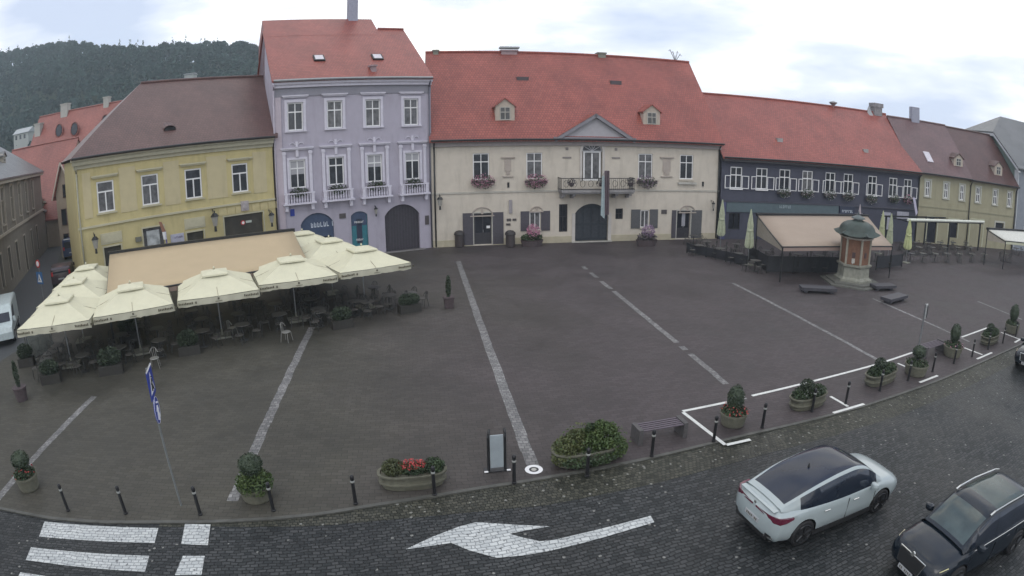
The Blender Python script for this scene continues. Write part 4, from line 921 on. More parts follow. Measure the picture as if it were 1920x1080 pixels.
for i, (x, y) in enumerate(((1471, 362), (1514, 364), (1557, 366), (1591, 369), (1634, 374), (1677, 374), (1703, 375))):
    u, z = U(WD, x, y - 2, -.3)
    flower_box('flower_box', ['flower box under the third upper window of the slate-blue house', 'flower box under the fourth upper window of the slate-blue house', 'flower box under the fifth upper window of the slate-blue house', 'flower box under the sixth upper window of the slate-blue house',
                              'trailing flower box under the seventh upper window of the slate-blue house', 'flower box under the last but one window of the slate-blue house', 'pinkish flower box under the rightmost window of the slate-blue house'][i], WD, u, z, 1.35, PINKF if i == 6 else WHITEF, 90 if i < 6 else 160, .5, 'flower boxes on the slate-blue house', 230, dep=.2)
for x, y in ((1462, 265), (1623, 285)):
    best = min(((abs(ze_d + (o_ * .05 + .55) * sl_d - U(WD, x, y, o_ * .05)[1]), o_ * .05) for o_ in range(5, 130))); u, z = U(WD, x, y, best[1])
    MB().box((u - .28, best[1] - .1, z - .1), (u + .28, best[1] + .5, z + .28)).build('roof_vent', mat('vent_pale', (.32, .31, .30), .6), drk)
u, z = U(WD, 1643, 215, YD); z1 = U(WD, 1643, 194, YD)[1]
MB().box((u - .55, YD - .4, z - 1), (u + .55, YD + .5, z1 - .45)).box((u - .66, YD - .5, z1 - .45), (u + .66, YD + .6, z1)).build('chimney', mat('old_brick_stack', (.24, .23, .24), .8, 5, .3), drk)
u, z = U(WD, 1562, 202, YD); MB().tube((u, YD, z - .5), (u, YD, z + .3), .1).lathe([(.12, .2), (.45, .5), (.45, .58), (.1, .7)], 10, (u, YD, z)).build('roof_cowl', METALG, drk)
u, z = U(WD, 1629, 207, YD); MB().lathe([(.6, -.6), (.25, 0), (.04, .5)], 6, (u, YD, z)).build('finial', METALG, drk)
gutter(drk, 0, LD, ze_d - .02, y=-.62); pipe(drk, LD - .12, .1, ze_d - .6)
t = thing('flag', 'small white and dark flag hanging aslant at the right end of the slate-blue house', 'flag', (*place(WD, U(WD, 1704, 385)[0], .9), U(WD, 1704, 385)[1]), WD.ang)
MB().add([(-.3, 0, .9), (.05, 0, .9), (.5, -.1, -.6), (.25, -.1, -.9)], [(0, 1, 2, 3)]).build('cloth', mat('flag_lilac', (.42, .40, .50), .8), t); MB().tube((-.3, .85, .3), (-.1, 0, 1.0), .02).build('pole', METALG, t)
# ---- ochre houses ----------------------------------------------------------
WO = Wall(-0.283465008993503, 55.283796807101346, (1722.5, 380))
us = U(WO, 1816, 380)[0]; LO = U(WO, 1903, 400)[0]; ze_o = 7.15; YO = 6.0; zr_o = U(WO, 1740, 230, YO)[1]; print('ochre', us, LO, zr_o)
ow = rects(WO, [(1731.5, 1747, 336, 374.5), (1767, 1781, 340, 375.5), (1797.6, 1810, 343, 377.5)]); ow2 = rects(WO, [(1827, 1841, 347, 384), (1860, 1872, 353, 388), (1888, 1898, 357, 390)])
och = bld('ochre_house', 'ochre two-storey house with white framed windows between slate-blue house and grey drainpipe', WO)
gd = [(1.4, 2.7, .1, 2.7, .5), (4.4, 5.7, .8, 2.7, .5), (7.6, 9.6, .1, 2.9, .5)]
wall_shell(och, us, ze_o - .1, 12, [(q[0] + .22, q[1] - .22, q[2] + .2, q[3] - .2) for q in ow] + gd, OCHRE, YO, zr_o - .3)
roof(och, -1.1, us, 12, ze_o, zr_o, YO, mat_tiles('roof_tiles_dull', (.135, .078, .078), (.165, .095, .094)), over=.5); sl_o = (zr_o - ze_o) / (YO + .5)
WTR = mat('ochre_trim', (.42, .42, .36), .7, 5, .08)
for q in ow: window(och, (q[0] + .22, q[1] - .22, q[2] + .2, q[3] - .2), .06, .10, .55, glass=GLASS, surround=WTR, sw=.2, sill=.2)
for q in gd: o = dark_opening(och, q, fm=mat('pale_green_door', (.42, .42, .30), .7), t=.16, nm='ground_opening')
scz = U(WO, 1780, 392)[1]; relief(och, 'string_course', [((0, -.05, scz - .06), (us, -.002, scz + .06))], mat('ochre_dark', (.25, .24, .16)))
oc2 = bld('ochre_corner_house', 'ochre end house with brown roof and two dormers before the sage gable', WO)
gd2 = [(us + 4.6, us + 6.0, 1.2, 2.9), (us + 8.1, us + 10.2, .2, 2.9)]
wall_shell(oc2, LO, ze_o - .15, 12, [(q[0] + .2, q[1] - .2, q[2] + .2, q[3] - .2) for q in ow2] + [g for g in gd2 if g[1] < LO], OCHRE, YO, zr_o - .5, x0=us + .02)
roof(oc2, us + .14, LO, 12, ze_o - .05, zr_o - .12, YO, ROOF_BROWN, over=.5)
for q in ow2: window(oc2, (q[0] + .2, q[1] - .2, q[2] + .2, q[3] - .2), .06, .10, .55, glass=GLASS, surround=WTR, sw=.18, sill=.2)
for g in gd2:
    if g[1] < LO: dark_opening(oc2, g, fm=WTR, t=.2, nm='ground_opening')
relief(oc2, 'string_course', [((us + .02, -.05, scz - .06), (LO, -.002, scz + .06))], mat('ochre_dark', (.25, .24, .16)))
pipe(oc2, us + .12, .1, ze_o - .6); pipe(oc2, LO - .1, .1, ze_o - .6); gutter(och, 0, us, ze_o, y=-.58); gutter(oc2, us, LO + .1, ze_o - .05, y=-.58)
dormer(och, WO, 1797, 287, 312, dm, ROOF_BROWN, slope=sl_o, wd=1.3, ye=-.5, ze=ze_o); dormer(oc2, WO, 1872, 302, 328, dm, ROOF_BROWN, slope=sl_o, wd=1.3, ye=-.5, ze=ze_o)
best = min(((abs(ze_o + (o_ * .05 + .5) * sl_o - U(WO, 1740, 295, o_ * .05)[1]), o_ * .05) for o_ in range(5, 130))); u, z = U(WO, 1740, 295, best[1]); th_ = math.atan(sl_o)
pts = [(u + du, best[1] + ds * math.cos(th_) - e_ * math.sin(th_), z + ds * math.sin(th_) + e_ * math.cos(th_)) for e_ in (0, .1) for du, ds in ((-.4, -.75), (.4, -.75), (.4, .75), (-.4, .75))]
MB().add(pts, [(0, 3, 2, 1), (4, 5, 6, 7), (0, 1, 5, 4), (1, 2, 6, 5), (2, 3, 7, 6), (3, 0, 4, 7)]).build('skylight', mat('sky_glass', (.55, .52, .56)), och)
chimney('chimney', WO, 1717, 199, 228, YO - .3, 14, B=och, m=mat('tall_stack', (.30, .31, .38)), cap=False)
# ---- sage house with half-hipped grey roof ---------------------------------
ANG = -0.30
o_ = WO.d * (LO + .25) + (WO.o + WO.n * (WO.dist - WO.o @ WO.n)); WS = Wall(ANG, float(np.array([-math.sin(ANG), math.cos(ANG)]) @ o_), origin=o_)
sage = bld('sage_house', 'sage-green house at the far right with half-hipped grey roof and white verge', WS)
def on_gable(px, py):
    r = ray(px, py); o2 = place(WS, 0); t = (o2[0] * WS.d[0] + o2[1] * WS.d[1]) / (r[:2] @ WS.d); p = r[:2] * t; return float((p - np.array(o2)) @ WS.n), float(CH + r[2] * t)
f1, zf1 = on_gable(1905, 318); f2, zf2 = on_gable(1868, 248); f3, zf3 = on_gable(1812, 242); print('sage', f1, zf1, f2, zf2, f3, zf3)
y1 = max(-.6, min(f1, .5)); hy0 = f2; hy1 = f3
sl_s = 1.0; ze_s = 9.3; hz_s = ze_s + (hy0 + .5) * (zf2 - ze_s) / (hy0 + .5); hz_s = zf2
sy = (hz_s - ze_s) / (hy0 + .5); ym = (hy0 + hy1) / 2; ym = max(ym, hy0 + 1.2); ua, za = U(WS, 1850, 204, ym); print('apex', ua, za, 'ym', ym)
za = hz_s + (ym - hy0) * sy; hip = max(2.0, (za - hz_s) / sy); YB = 2 * ym + .5; LS = 22
mb = MB(); mb.add([(0, 0, 0), (0, YB - .5, 0), (0, YB - .5, ze_s), (0, 2 * ym - hy0, hz_s), (0, hy0, hz_s), (0, 0, ze_s)], [(0, 1, 2, 3, 4, 5)]); mb.add([(0, 0, 0), (LS, 0, 0), (LS, 0, ze_s), (0, 0, ze_s)], [(0, 1, 2, 3)], mat('grey_facade', (.22, .24, .27), .8, 2, .1))
mb.mats[0] if mb.mats else None
mb.add([(LS, 0, 0), (LS, YB - .5, 0), (LS, YB - .5, ze_s), (LS, ym, za - .3), (LS, 0, ze_s)], [(0, 1, 2, 3, 4)]); 
mb.mats = [GREENR, MATS['grey_facade']]; mb.m = [0, 1, 0]; mb.build('wall', GREENR, sage)
e = -.55; mb = MB(); T_ = lambda p: (p[0], p[1], p[2] - .16)
A_, B_, Cc, D_, E_, F_, G_, H_ = (e, -.5, ze_s), (e, hy0, hz_s), (hip, ym, za), (LS, ym, za), (LS, -.5, ze_s), (e, 2 * ym - hy0, hz_s), (e, YB, ze_s), (LS, YB, ze_s)
mb.add([A_, E_, D_, Cc, B_], [(0, 1, 2, 3, 4)]); mb.add([B_, Cc, F_], [(0, 1, 2)]); mb.add([G_, F_, Cc, D_, H_], [(0, 1, 2, 3, 4)])
mb.add([T_(p) for p in (A_, E_, D_, Cc, B_)], [(4, 3, 2, 1, 0)]); mb.add([T_(p) for p in (B_, Cc, F_)], [(2, 1, 0)])
for a, b in ((A_, B_), (B_, F_), (F_, G_), (A_, E_)): mb.add([a, b, T_(b), T_(a)], [(0, 1, 2, 3)])
mb.build('roof', ROOF_GREY, sage, uvf=lambda co, nn: (co.x, co.y * 1.4))
mb = MB(); VW = mat('verge_white', (.50, .52, .54), .7, 4, .06)
for a, b in (((-.5, ze_s), (hy0, hz_s)), ((hy0, hz_s), (2 * ym - hy0, hz_s)), ((2 * ym - hy0, hz_s), (YB, ze_s))):
    mb.add([(x, a[0], a[1] - k) for x, k in ((-.52, .17), (-.52, .5), (-.02, .5))] + [(x, b[0], b[1] - k) for x, k in ((-.52, .17), (-.52, .5), (-.02, .5))], [(0, 1, 4, 3), (1, 2, 5, 4)])
mb.box((-.10, -.10, 0), (-.002, .75, ze_s - .3)); mb.build('verge_board', VW, sage)
o2, z2 = on_gable(1853, 268); f = MB().box((-.10, o2 - .62, z2 - 1.15), (-.003, o2 + .62, z2 + 1.15)).build('window', VW, sage)
MB().box((-.13, o2 - .34, z2 - .85), (-.104, o2 + .34, z2 + .9)).build('pane', GLASSB, f)
for i in range(5): 
    for z0 in (.9, 4.6, 7.2): 
        if z0 < 7: f = MB().box((1.6 + i * 3, -.03, z0 - .12), (2.8 + i * 3, -.002, z0 + 1.95)).build('window', VW, sage); MB().box((1.72 + i * 3, -.06, z0), (2.68 + i * 3, -.032, z0 + 1.8)).build('pane', GLASSB, f)
# ---- taupe house on the left street ----------------------------------------
WT = Wall(2.034, 12.07, origin=(-30.6, 34.2))
tau = bld('taupe_house', 'long taupe building with tall narrow windows lining the left side street', WT)
Wn = place(WT, 0); uend = U(WT, 77, 350)[0]; ze_t = U(WT, 70, 317)[1]; ze_t2 = U(WT, 5, 343)[1]; print('taupe', uend, ze_t, ze_t2, WT.uz(0, 575), WT.uz(60, 500))
ze_t = (ze_t + ze_t2) / 2; U0 = -9.0
tu = rects(WT, [(0, 8, 352, 418), (17, 26, 348, 411), (31, 41, 344, 406), (44, 54, 341, 401), (56, 64, 337, 394)]); tl = [rect(WT, *q) for q in ((0, 7, 474, 544), (15, 24, 461, 526), (30, 37, 452, 513), (43, 52, 433, 500), (56, 63, 431, 468), (67, 72, 424, 455))]
zl0 = sum(q[2] for q in tl[:3]) / 3; zl1 = sum(q[3] for q in tl[:3]) / 3; zl0 = max(.5, zl0)
for q in tl: c = (q[0] + q[1]) / 2; q[0], q[1] = c - .5, c + .5; q[2], q[3] = zl0, zl1
tl[3][2] = .1; tl = [q for q in tl if q[1] < uend - .1]
for q in tu: c = (q[0] + q[1]) / 2; q[0], q[1] = c - .5, c + .5
wt = mat('taupe_trim', (.33, .30, .25), .8, 4, .1)
wall_shell(tau, uend, ze_t - .1, 11, [tuple(q) for q in tu] + [tuple(q) for q in tl], TAUPE, x0=U0, gl=False, gr=False)
zr_t = ze_t + 4.2
roof(tau, U0, uend, 11, ze_t, zr_t, 5.5, ROOF_GREY, over=.5, hr=4.5)
for q in tu: window(tau, q, .05, .08, .65, glass=GLASS, frame=wt, surround=wt, sw=.18, hood=.3, hz=.3, sill=.15)
for q in tl: dark_opening(tau, q, fm=wt, t=.15, nm='ground_window')
st = (U(WT, 5, 443)[1] + U(WT, 70, 398)[1]) / 2; relief(tau, 'string_course', [((U0, -.15, st - .1), (uend, -.002, st + .12))], wt)
relief(tau, 'cornice', [((U0, -.4, ze_t - .4), (uend, -.002, ze_t - .16))], wt)
relief(tau, 'pilasters', [((q[1] + .32, -.08, st + .13), (q[1] + .52, -.003, ze_t - .42)) for q in tu] + [((tu[0][0] - .52, -.08, st + .13), (tu[0][0] - .32, -.003, ze_t - .42))], wt)
dormer(tau, WT, 8, 283, 305, wt, ROOF_GREY, slope=4.2 / 6.0, ye=-.5, ze=ze_t, wd=1.5)
low = bld('street_annex', 'low taupe wing continuing the left street with a row of small windows', WT)
u3 = U(WT, 128, 430)[0]; zl = U(WT, 100, 385)[1]; print('annex', u3, zl); u3 = min(u3, uend + 30)
al = [rect(WT, *q) for q in ((81, 87, 415, 441), (94, 99, 408, 432), (106, 110, 400, 424))]; al = [q for q in al if uend + .1 < q[0] and q[1] < u3 - .1 and q[3] < zl - .2]
wall_shell(low, u3, zl, 7, [tuple(q) for q in al], TAUPE, x0=uend + .02, gl=False, gr=False)
roof(low, uend + .1, u3, 7, zl + .05, zl + 1.2, 3.5, ROOF_GREY, over=.25)
for q in al: dark_opening(low, q, fm=wt, t=.12, nm='ground_window')
# ---- red roofed buildings at the end of the street -------------------------
def simple_house(name, label, cxy, ang, Lx, D, ze, zr, wm, rm, wins=(), hl=0, hr=0, over=.4, chim=()):
    h = thing(name, label, 'building', (*cxy, 0), ang)
    ops = [tuple(w) for w in wins]
    wall_shell(h, Lx, ze - .1, D, ops, wm, D / 2 if not hl else None, zr - .3 if not hl else None)
    r = roof(h, 0, Lx, D, ze, zr, D / 2, rm, over=over, hl=hl, hr=hr)
    for w_ in wins:
        f = window(h, w_, .1, .1, .6, glass=GLASSB, frame=WTR)
    for (x, y, z0, z1, s_) in chim: MB().box((x - s_, y - s_, z0), (x + s_, y + s_, z1 - .15)).box((x - s_ - .08, y - s_ - .08, z1 - .15), (x + s_ + .08, y + s_ + .08, z1)).build('chimney', mat('chimney_pale', (.38, .38, .35), .8, 6, .1), h)
    return h, r
# big pinkish roof behind: front eave near x 60..190, ridge at row 195-210
YE = 62.0; p0 = at_dist(88, 212, 71.5); p1 = at_dist(262, 190, 71.5); zrb = (p0[2] + p1[2]) / 2; print('red', p0, p1)
e0 = p0[0] - .5; Lb = p1[0] - p0[0] + 16
big, br_ = simple_house('steep_roofed_hall', 'big building with steep faded red roof and round roof windows behind the yellow house', (e0, YE), 0.05, Lb, 18, 3.6, zrb, PINKR, ROOF_PINK, [(2, 3.2, .8, 2.4), (5, 6.2, .8, 2.4)], chim=[(4.6, 9, zrb - 1, zrb + 1.1, .55), (11.5, 9, zrb - 1, zrb + .9, .4), (.7, 7.5, zrb - 3, zrb - .9, .5)])
for x, y in ((112, 245), (141, 242), (199, 228)):
    sb = (zrb - 3.6) / 9.4; best = min((abs(3.6 + (k_ * .05 + .4) * sb - at_dist(x, y, YE + k_ * .05)[2]), k_ * .05) for k_ in range(0, 180)); q = at_dist(x, y, YE + best[1])
    co_, si_ = math.cos(-.05), math.sin(-.05); lx, ly = q[0] - e0, q[1] - YE; lx, ly = lx * co_ - ly * si_, lx * si_ + ly * co_
    mb = MB(); mb.lathe([(.62, -.25), (.70, 0), (.60, .02), (.58, -.1)], 14); o = mb.build('round_dormer', ROOF_PINK, big, loc=(lx, ly - .25, q[2]), uvf=lambda co, nn: (co.x, co.y)); o.rotation_euler = (math.radians(80), 0, 0); o.scale = (1, 1.5, 1.5)
    o2 = MB().lathe([(.50, -.2), (.50, .03)], 14).build('round_pane', GLASSB, o)
lo = at_dist(36, 278, 66); lo2 = at_dist(90, 270, 66)
simple_house('low_red_house', 'lower red roofed wing left of the big steep roof', (lo[0] - 1, 60), .05, lo2[0] - lo[0] + 6, 12, 3.2, (lo[2] + lo2[2]) / 2, PINKR, ROOF_PINK)
ga0 = at_dist(106, 380, 52); ga1 = at_dist(150, 380, 52); za_ = at_dist(117, 305, 52)[2]; ze_ = at_dist(108, 365, 52)[2]; print('gable', ga0, ga1, za_, ze_)
h = thing('gabled_house', 'narrow house with pale pinkish gable at the end of the street beside the yellow house', 'building', (ga0[0], 52, 0), .1)
Wg = ga1[0] - ga0[0]; ax = Wg * .3
mb = MB(); mb.pxz([(0, 0), (Wg, 0), (Wg, ze_ - 1.5), (ax, za_), (0, ze_)], 0, 9); mb.build('wall', PINKR, h)
mb = MB(); q = .12; mb.add([(-.35, -.3, ze_ - .5), (ax, -.3, za_ + .15), (ax, 9.2, za_ + .15), (-.35, 9.2, ze_ - .5)], [(0, 1, 2, 3)]); mb.add([(Wg + .3, -.3, ze_ - 1.7), (ax, -.3, za_ + .15), (ax, 9.2, za_ + .15), (Wg + .3, 9.2, ze_ - 1.7)], [(0, 3, 2, 1)]); 
sm_ = mb.build('roof', ROOF_PINK, h, uvf=lambda co, nn: (co.y, co.x)); md = sm_.modifiers.new('t', 'SOLIDIFY'); md.thickness = .15
mb = MB()
for a, b in (((-.35, ze_ - .5), (ax, za_ + .05)), ((Wg + .3, ze_ - 1.8), (ax, za_ + .05))): mb.tube((a[0], -.32, a[1]), (b[0], -.32, b[1]), .09, n=4)
mb.build('verge_board', mat('verge_pink', (.50, .44, .38), .7), h)
for x_, z_, w_, hh in ((.9, ze_ - .4, .5, 1.3), (2.2, ze_ + .9, .45, 1.3), (.5, 3.2, .45, 1.6), (1.9, 3.2, .45, 1.6), (3.2, 3.2, .45, 1.6), (.5, .8, .45, 1.6), (1.9, .8, .5, 1.6)):
    f = MB().box((x_, -.06, z_), (x_ + w_ * 1.5, -.002, z_ + hh)).build('window', mat('win_brown', (.10, .06, .05), .5), h); MB().box((x_ + .06, -.08, z_ + .06), (x_ + w_ * 1.5 - .06, -.062, z_ + hh - .06)).build('pane', GLASSB, f)
# ---- wooded hill -----------------------------------------------------------
sil = [(-160, 150), (-80, 125), (0, 106), (40, 101), (90, 99), (160, 95), (250, 93), (330, 95), (420, 99), (490, 107), (560, 125), (700, 190), (900, 240)]
YRG = 330.0; rid = [at_dist(x, y, YRG) for x, y in sil]; print('ridge', rid[2], rid[6], rid[9])
rx = np.array([p[0] for p in rid]); rzv = np.array([max(p[2] - 7, 0) for p in rid])
def hill_z(x, y):
    h = float(np.interp(x, rx, rzv)); t = (y - 130) / (YRG - 130); t = max(0, min(1.25, t)); s_ = t * t * (3 - 2 * t) if t < 1 else 1 - (t - 1) * 1.2
    return h * max(0, s_) * .995 + 2.5 * math.sin(x * .05) * math.sin(y * .043) * t
nx, ny = 60, 26; vs = []; xs = np.linspace(rx.min() - 40, rx.max(), nx); ys = np.linspace(125, 400, ny)
mb = MB(); mb.add([(x, y, hill_z(x, y) - (.5 if j == 0 else 0)) for j, y in enumerate(ys) for x in xs], [(j * nx + i, j * nx + i + 1, (j + 1) * nx + i + 1, (j + 1) * nx + i) for j in range(ny - 1) for i in range(nx - 1)])
struct(mb, 'hill', GRASS, smooth=True)
mb = MB(); rr = random.Random(11)
def crown(mb, x, y, z, r, h, con):
    n_ = 44 if not con else 34
    for k_ in range(n_):
        if con: t = rr.random(); rad = r * (1 - t) * .8 + .2; zz = z + h * t; a = rr.random() * 6.283; c = (x + rad * math.cos(a) * rr.random() ** .4, y + rad * math.sin(a), zz); s_ = .4 + (1 - t) * .7
        else:
            a = rr.random() * 6.283; el = rr.random() ** .6 * 1.5; c = (x + r * math.cos(a) * math.cos(el), y + r * math.sin(a) * math.cos(el), z + h * .45 + h * .5 * math.sin(el)); s_ = r * .27
        d = [Vector((rr.uniform(-1, 1), rr.uniform(-1, 1), rr.uniform(-1, 1))).normalized() * s_ * rr.uniform(.7, 1.4) for _ in range(3)]
        c = Vector(c); mb.add([c - d[0], c + d[1], c + d[0], c - d[1], c + d[2]], [(0, 1, 2, 3), (0, 1, 4), (2, 3, 4)])
cnt = 0
for j in range(42):
    y = 140 + j * 5.2; sp = 5.2 + j * .03
    for i in range(int((rx.max() - rx.min()) / sp)):
        x = rx.min() + (i + rr.random()) * sp; yy = y + rr.uniform(-2.5, 2.5)
        if x / yy > -.20 or x / yy < -1.12: continue
        con = rr.random() < .16; h = rr.uniform(8, 12) if not con else rr.uniform(11, 16); z = hill_z(x, yy)
        crown(mb, x, yy, z, rr.uniform(2.8, 4.6) if not con else 2.0, h, con); cnt += 1
print('trees', cnt, len(mb.f))
tag(mb.build('forest', FOREST), 'dense mixed wood covering the hill behind the red roofs', 'forest', kind='stuff')
for i, (x, y, s_, l) in enumerate(((4, 228, 1.1, 'tiny pale villa among the trees at the left edge of the hill'), (76, 244, 1.0, 'tiny white house on the wooded slope beside the steep red roof'), (376, 136, .42, 'long pale hut roof half hidden in the trees of the hill'))):
    q = at_dist(x, y, 190 if i < 2 else 240); w_ = (7 if i < 2 else 9) * s_
    h = thing('hillside_house', l, 'building', (q[0] - w_ / 2, q[1] - 14, q[2] - 3), .1, 'houses on the wooded hill'); hm = mat('hill_house', (.34, .36, .34), .8)
    if i == 2: h.location.z -= 1.2
    MB().box((0, 0, -5), (w_, 6, 2.4 if i < 2 else 2.2)).build('wall', hm, h)
    MB().add([(-.4, -.5, 2.4), (w_ + .4, -.5, 2.4), (w_ + .4, 3, 4.2 if i < 2 else 3.0), (-.4, 3, 4.2 if i < 2 else 3.0), (-.4, 6.5, 2.4), (w_ + .4, 6.5, 2.4)], [(0, 1, 2, 3), (3, 2, 5, 4), (0, 3, 4), (1, 5, 2)]).build('roof', mat('hill_roof', (.34, .36, .37), .7), h)
    for k_ in range(3): MB().box((.8 + k_ * 2, -.05, .4), (1.7 + k_ * 2, -.004, 1.8)).build('window', GLASSB, h) if i < 2 else None
# bushes behind the annex wall
p = place(WT, uend + 3, -3)
for i, (du, out, z, r) in enumerate(((3, -2.0, zl + .6, 1.7), (7.5, -2.6, zl + .8, 1.9))):
    q = place(WT, uend + du, out); t = thing('tree', ['dull green tree behind the low taupe wing, nearer the taller house', 'dull green tree behind the low taupe wing, farther up the street'][i], 'tree', (*q, 0), 0, 'trees behind the street annex')
    MB().tube((0, 0, 0), (0, 0, z), .18, .1).build('trunk', DARKW, t); MB().leaves((0, 0, z + .2), (r * 1.3, r, r * .6), 900, .22).build('crown', mat_leaf('autumn_leaves', (.05, .055, .03), (.10, .095, .05), 1.2) if 'autumn_leaves' not in MATS else MATS['autumn_leaves'], t)
# ------------------------------------------------------------------ cafe parasols ----
PTH = 0.38; e1 = np.array([math.cos(PTH), math.sin(PTH)]); e2 = np.array([-e1[1], e1[0]])
def make_parasol(seed, label, loc, rz, open_flap=False, w=3.72, zt=2.42, group='open cream parasols of the left cafe'):
    rr = random.Random(seed); t = thing('parasol', label, 'parasol', (*loc, PZ), rz, group); h = w / 2; za = 3.12
    mb = MB(); mb.tube((0, 0, 0), (0, 0, za - .15), .032, n=10); mb.build('pole', METALG, t)
    MB().box((-.42, -.42, .002), (.42, .42, .09)).tube((0, 0, .09), (0, 0, .38), .05).build('base', CONC, t)
    n_ = 10; mb = MB(); vs = []; hc = .62                        # canopy: four sagging fields, open ring under the cap
    for i in range(n_ + 1):
        k = i / n_; s_ = hc * .55 + (h - hc * .55) * k
        for q in range(4):
            for j in range(n_):
                a = -1 + 2 * j / n_; x, y = [(a, -1), (1, a), (-a, 1), (-1, -a)][q]
                sag = -.09 * math.sin(math.pi * k) * (1 - a * a); z = za - (za - zt) * ((s_ - hc * .55) / (h - hc * .55)) ** .92 + sag - .035 * k * (1 - a * a) * (1 if k > .9 else .3)
                vs.append((x * s_ * (1 - .012 * (1 - a * a) * k), y * s_ * (1 - .012 * (1 - a * a) * k), z + rr.uniform(-.006, .006)))
    N4 = 4 * n_
    mb.add(vs, [(i * N4 + j, i * N4 + (j + 1) % N4, (i + 1) * N4 + (j + 1) % N4, (i + 1) * N4 + j) for i in range(n_) for j in range(N4)])
    cn = mb.build('canopy', CANVAS, t); autosmooth(cn, 20)
    mb = MB(); vs = []                                             # vent cap above
    for k, s_, z in ((0, .06, za + .09), (1, hc, za - .04), (2, hc + .02, za - .11)):
        for x, y in ((-1, -1), (1, -1), (1, 1), (-1, 1)): vs.append((x * s_, y * s_, z))
    mb.add(vs, [(i * 4 + j, i * 4 + (j + 1) % 4, (i + 1) * 4 + (j + 1) % 4, (i + 1) * 4 + j) for i in range(2) for j in range(4)]).lathe([(.03, za + .1), (.05, za + .16), (.02, za + .22)], 8).build('vent_cap', CANVAS, cn)
    mb = MB(); vd = .27; K = 24; vs = []                          # valance with soft waves
    for q in range(4):
        for j in range(K):
            a = -1 + 2 * j / K; x, y = [(a, -1), (1, a), (-a, 1), (-1, -a)][q]; nx_, ny_ = [(0, -1), (1, 0), (0, 1), (-1, 0)][q]
            wv = .03 * math.sin(j * 1.3 + q + seed) + .02 * math.sin(j * 3.1 + seed); zz = zt - .02 - .03 * (1 - a * a)
            vs.append((x * h + nx_ * .01, y * h + ny_ * .01, zz)); vs.append((x * (h + .0) + nx_ * (.03 + wv), y * h + ny_ * (.03 + wv), zz - vd - (.03 * (abs(a) > .7)) + rr.uniform(-.012, .012)))
    M_ = 4 * K; mb.add(vs, [(2 * i, 2 * i + 1, (2 * i + 3) % (2 * M_), (2 * i + 2) % (2 * M_)) for i in range(M_)])
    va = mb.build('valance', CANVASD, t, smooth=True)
    mb = MB()
    for sx in (-1, 1):                                             # worn word marks and crest, illegible in the photograph
        for i in range(9):
            x = sx * h * .80 + (i - 4.5) * .075; z0 = zt - .20 - rr.random() * .01
            mb.box((x, -h - .085, z0), (x + .052, -h - .075, z0 + (.075 if i % 4 else .10)))
        x = sx * h * .80 + .42; mb.box((x, -h - .085, zt - .22), (x + .07, -h - .075, zt - .12))
    mb.box((-.04, -h - .085, zt - .17), (.04, -h - .075, zt - .08)); mb.box((-.16, -h - .085, zt - .245), (.16, -h - .075, zt - .222))
    mb.build('lettering', INK, va)
    mb = MB()
    for q in range(4):
        for x, y in ((1, 1), (1, 0)):
            c_, s_ = math.cos(q * math.pi / 2), math.sin(q * math.pi / 2); X_, Y_ = x * c_ - y * s_, x * s_ + y * c_
            mb.tube((0, 0, za - .12), (X_ * h * .98, Y_ * h * .98, zt - .02), .012, n=4); mb.tube((0, 0, zt - .35), (X_ * h * .5, Y_ * h * .5, zt + (za - zt) * .42), .010, n=4)
    mb.build('ribs', mat('rib_wood', (.20, .16, .10), .6), t)
    return t
def pmid(x0, y0, x1, y1, z=2.40): a = at(x0, y0, z); b = at(x1, y1, z); return np.array([(a[0] + b[0]) / 2, (a[1] + b[1]) / 2]), math.atan2(b[1] - a[1], b[0] - a[0])
rows = [((28, 622, 172, 602), 'front left parasol of the cafe, the one nearest the white van'), ((176, 598, 324, 572), 'second parasol from the left in the front row'), ((333, 567, 486, 545), 'third parasol from the left in the front row, before the peach awning'),
        ((487, 537, 631, 518), 'fourth parasol from the left in the front row, right of the awning middle'), ((634, 519, 772, 490), 'rightmost parasol, with the drooping valance, nearest the arched gates')]
PC = []
for i, (q, l) in enumerate(rows):
    c, a = pmid(*q); a = min(max(a, .30), .46); d = np.array([-math.sin(a), math.cos(a)]); c = c + d * 1.86
    make_parasol(i + 1, 'cream square ' + l, (float(c[0]), float(c[1])), a); PC.append((float(c[0]), float(c[1]), a))
for i, (src, k, l) in enumerate(((0, 1, 'cream parasol directly behind the front left one'), (0, 2, 'cream parasol at the back left corner by the street, with see-through flap'), (4, 1, 'cream parasol behind the rightmost one'), (4, 2, 'cream parasol farthest back, beneath the blue shop front'))):
    x, y, a = PC[src]; d = np.array([-math.sin(a), math.cos(a)]); lat = np.array([math.cos(a), math.sin(a)]) * (-.15 * k if src == 0 else -.5 * k); q = np.array([x, y]) + d * 3.75 * k + lat
    make_parasol(10 + i, l, (float(q[0]), float(q[1])), a); PC.append((float(q[0]), float(q[1]), a))
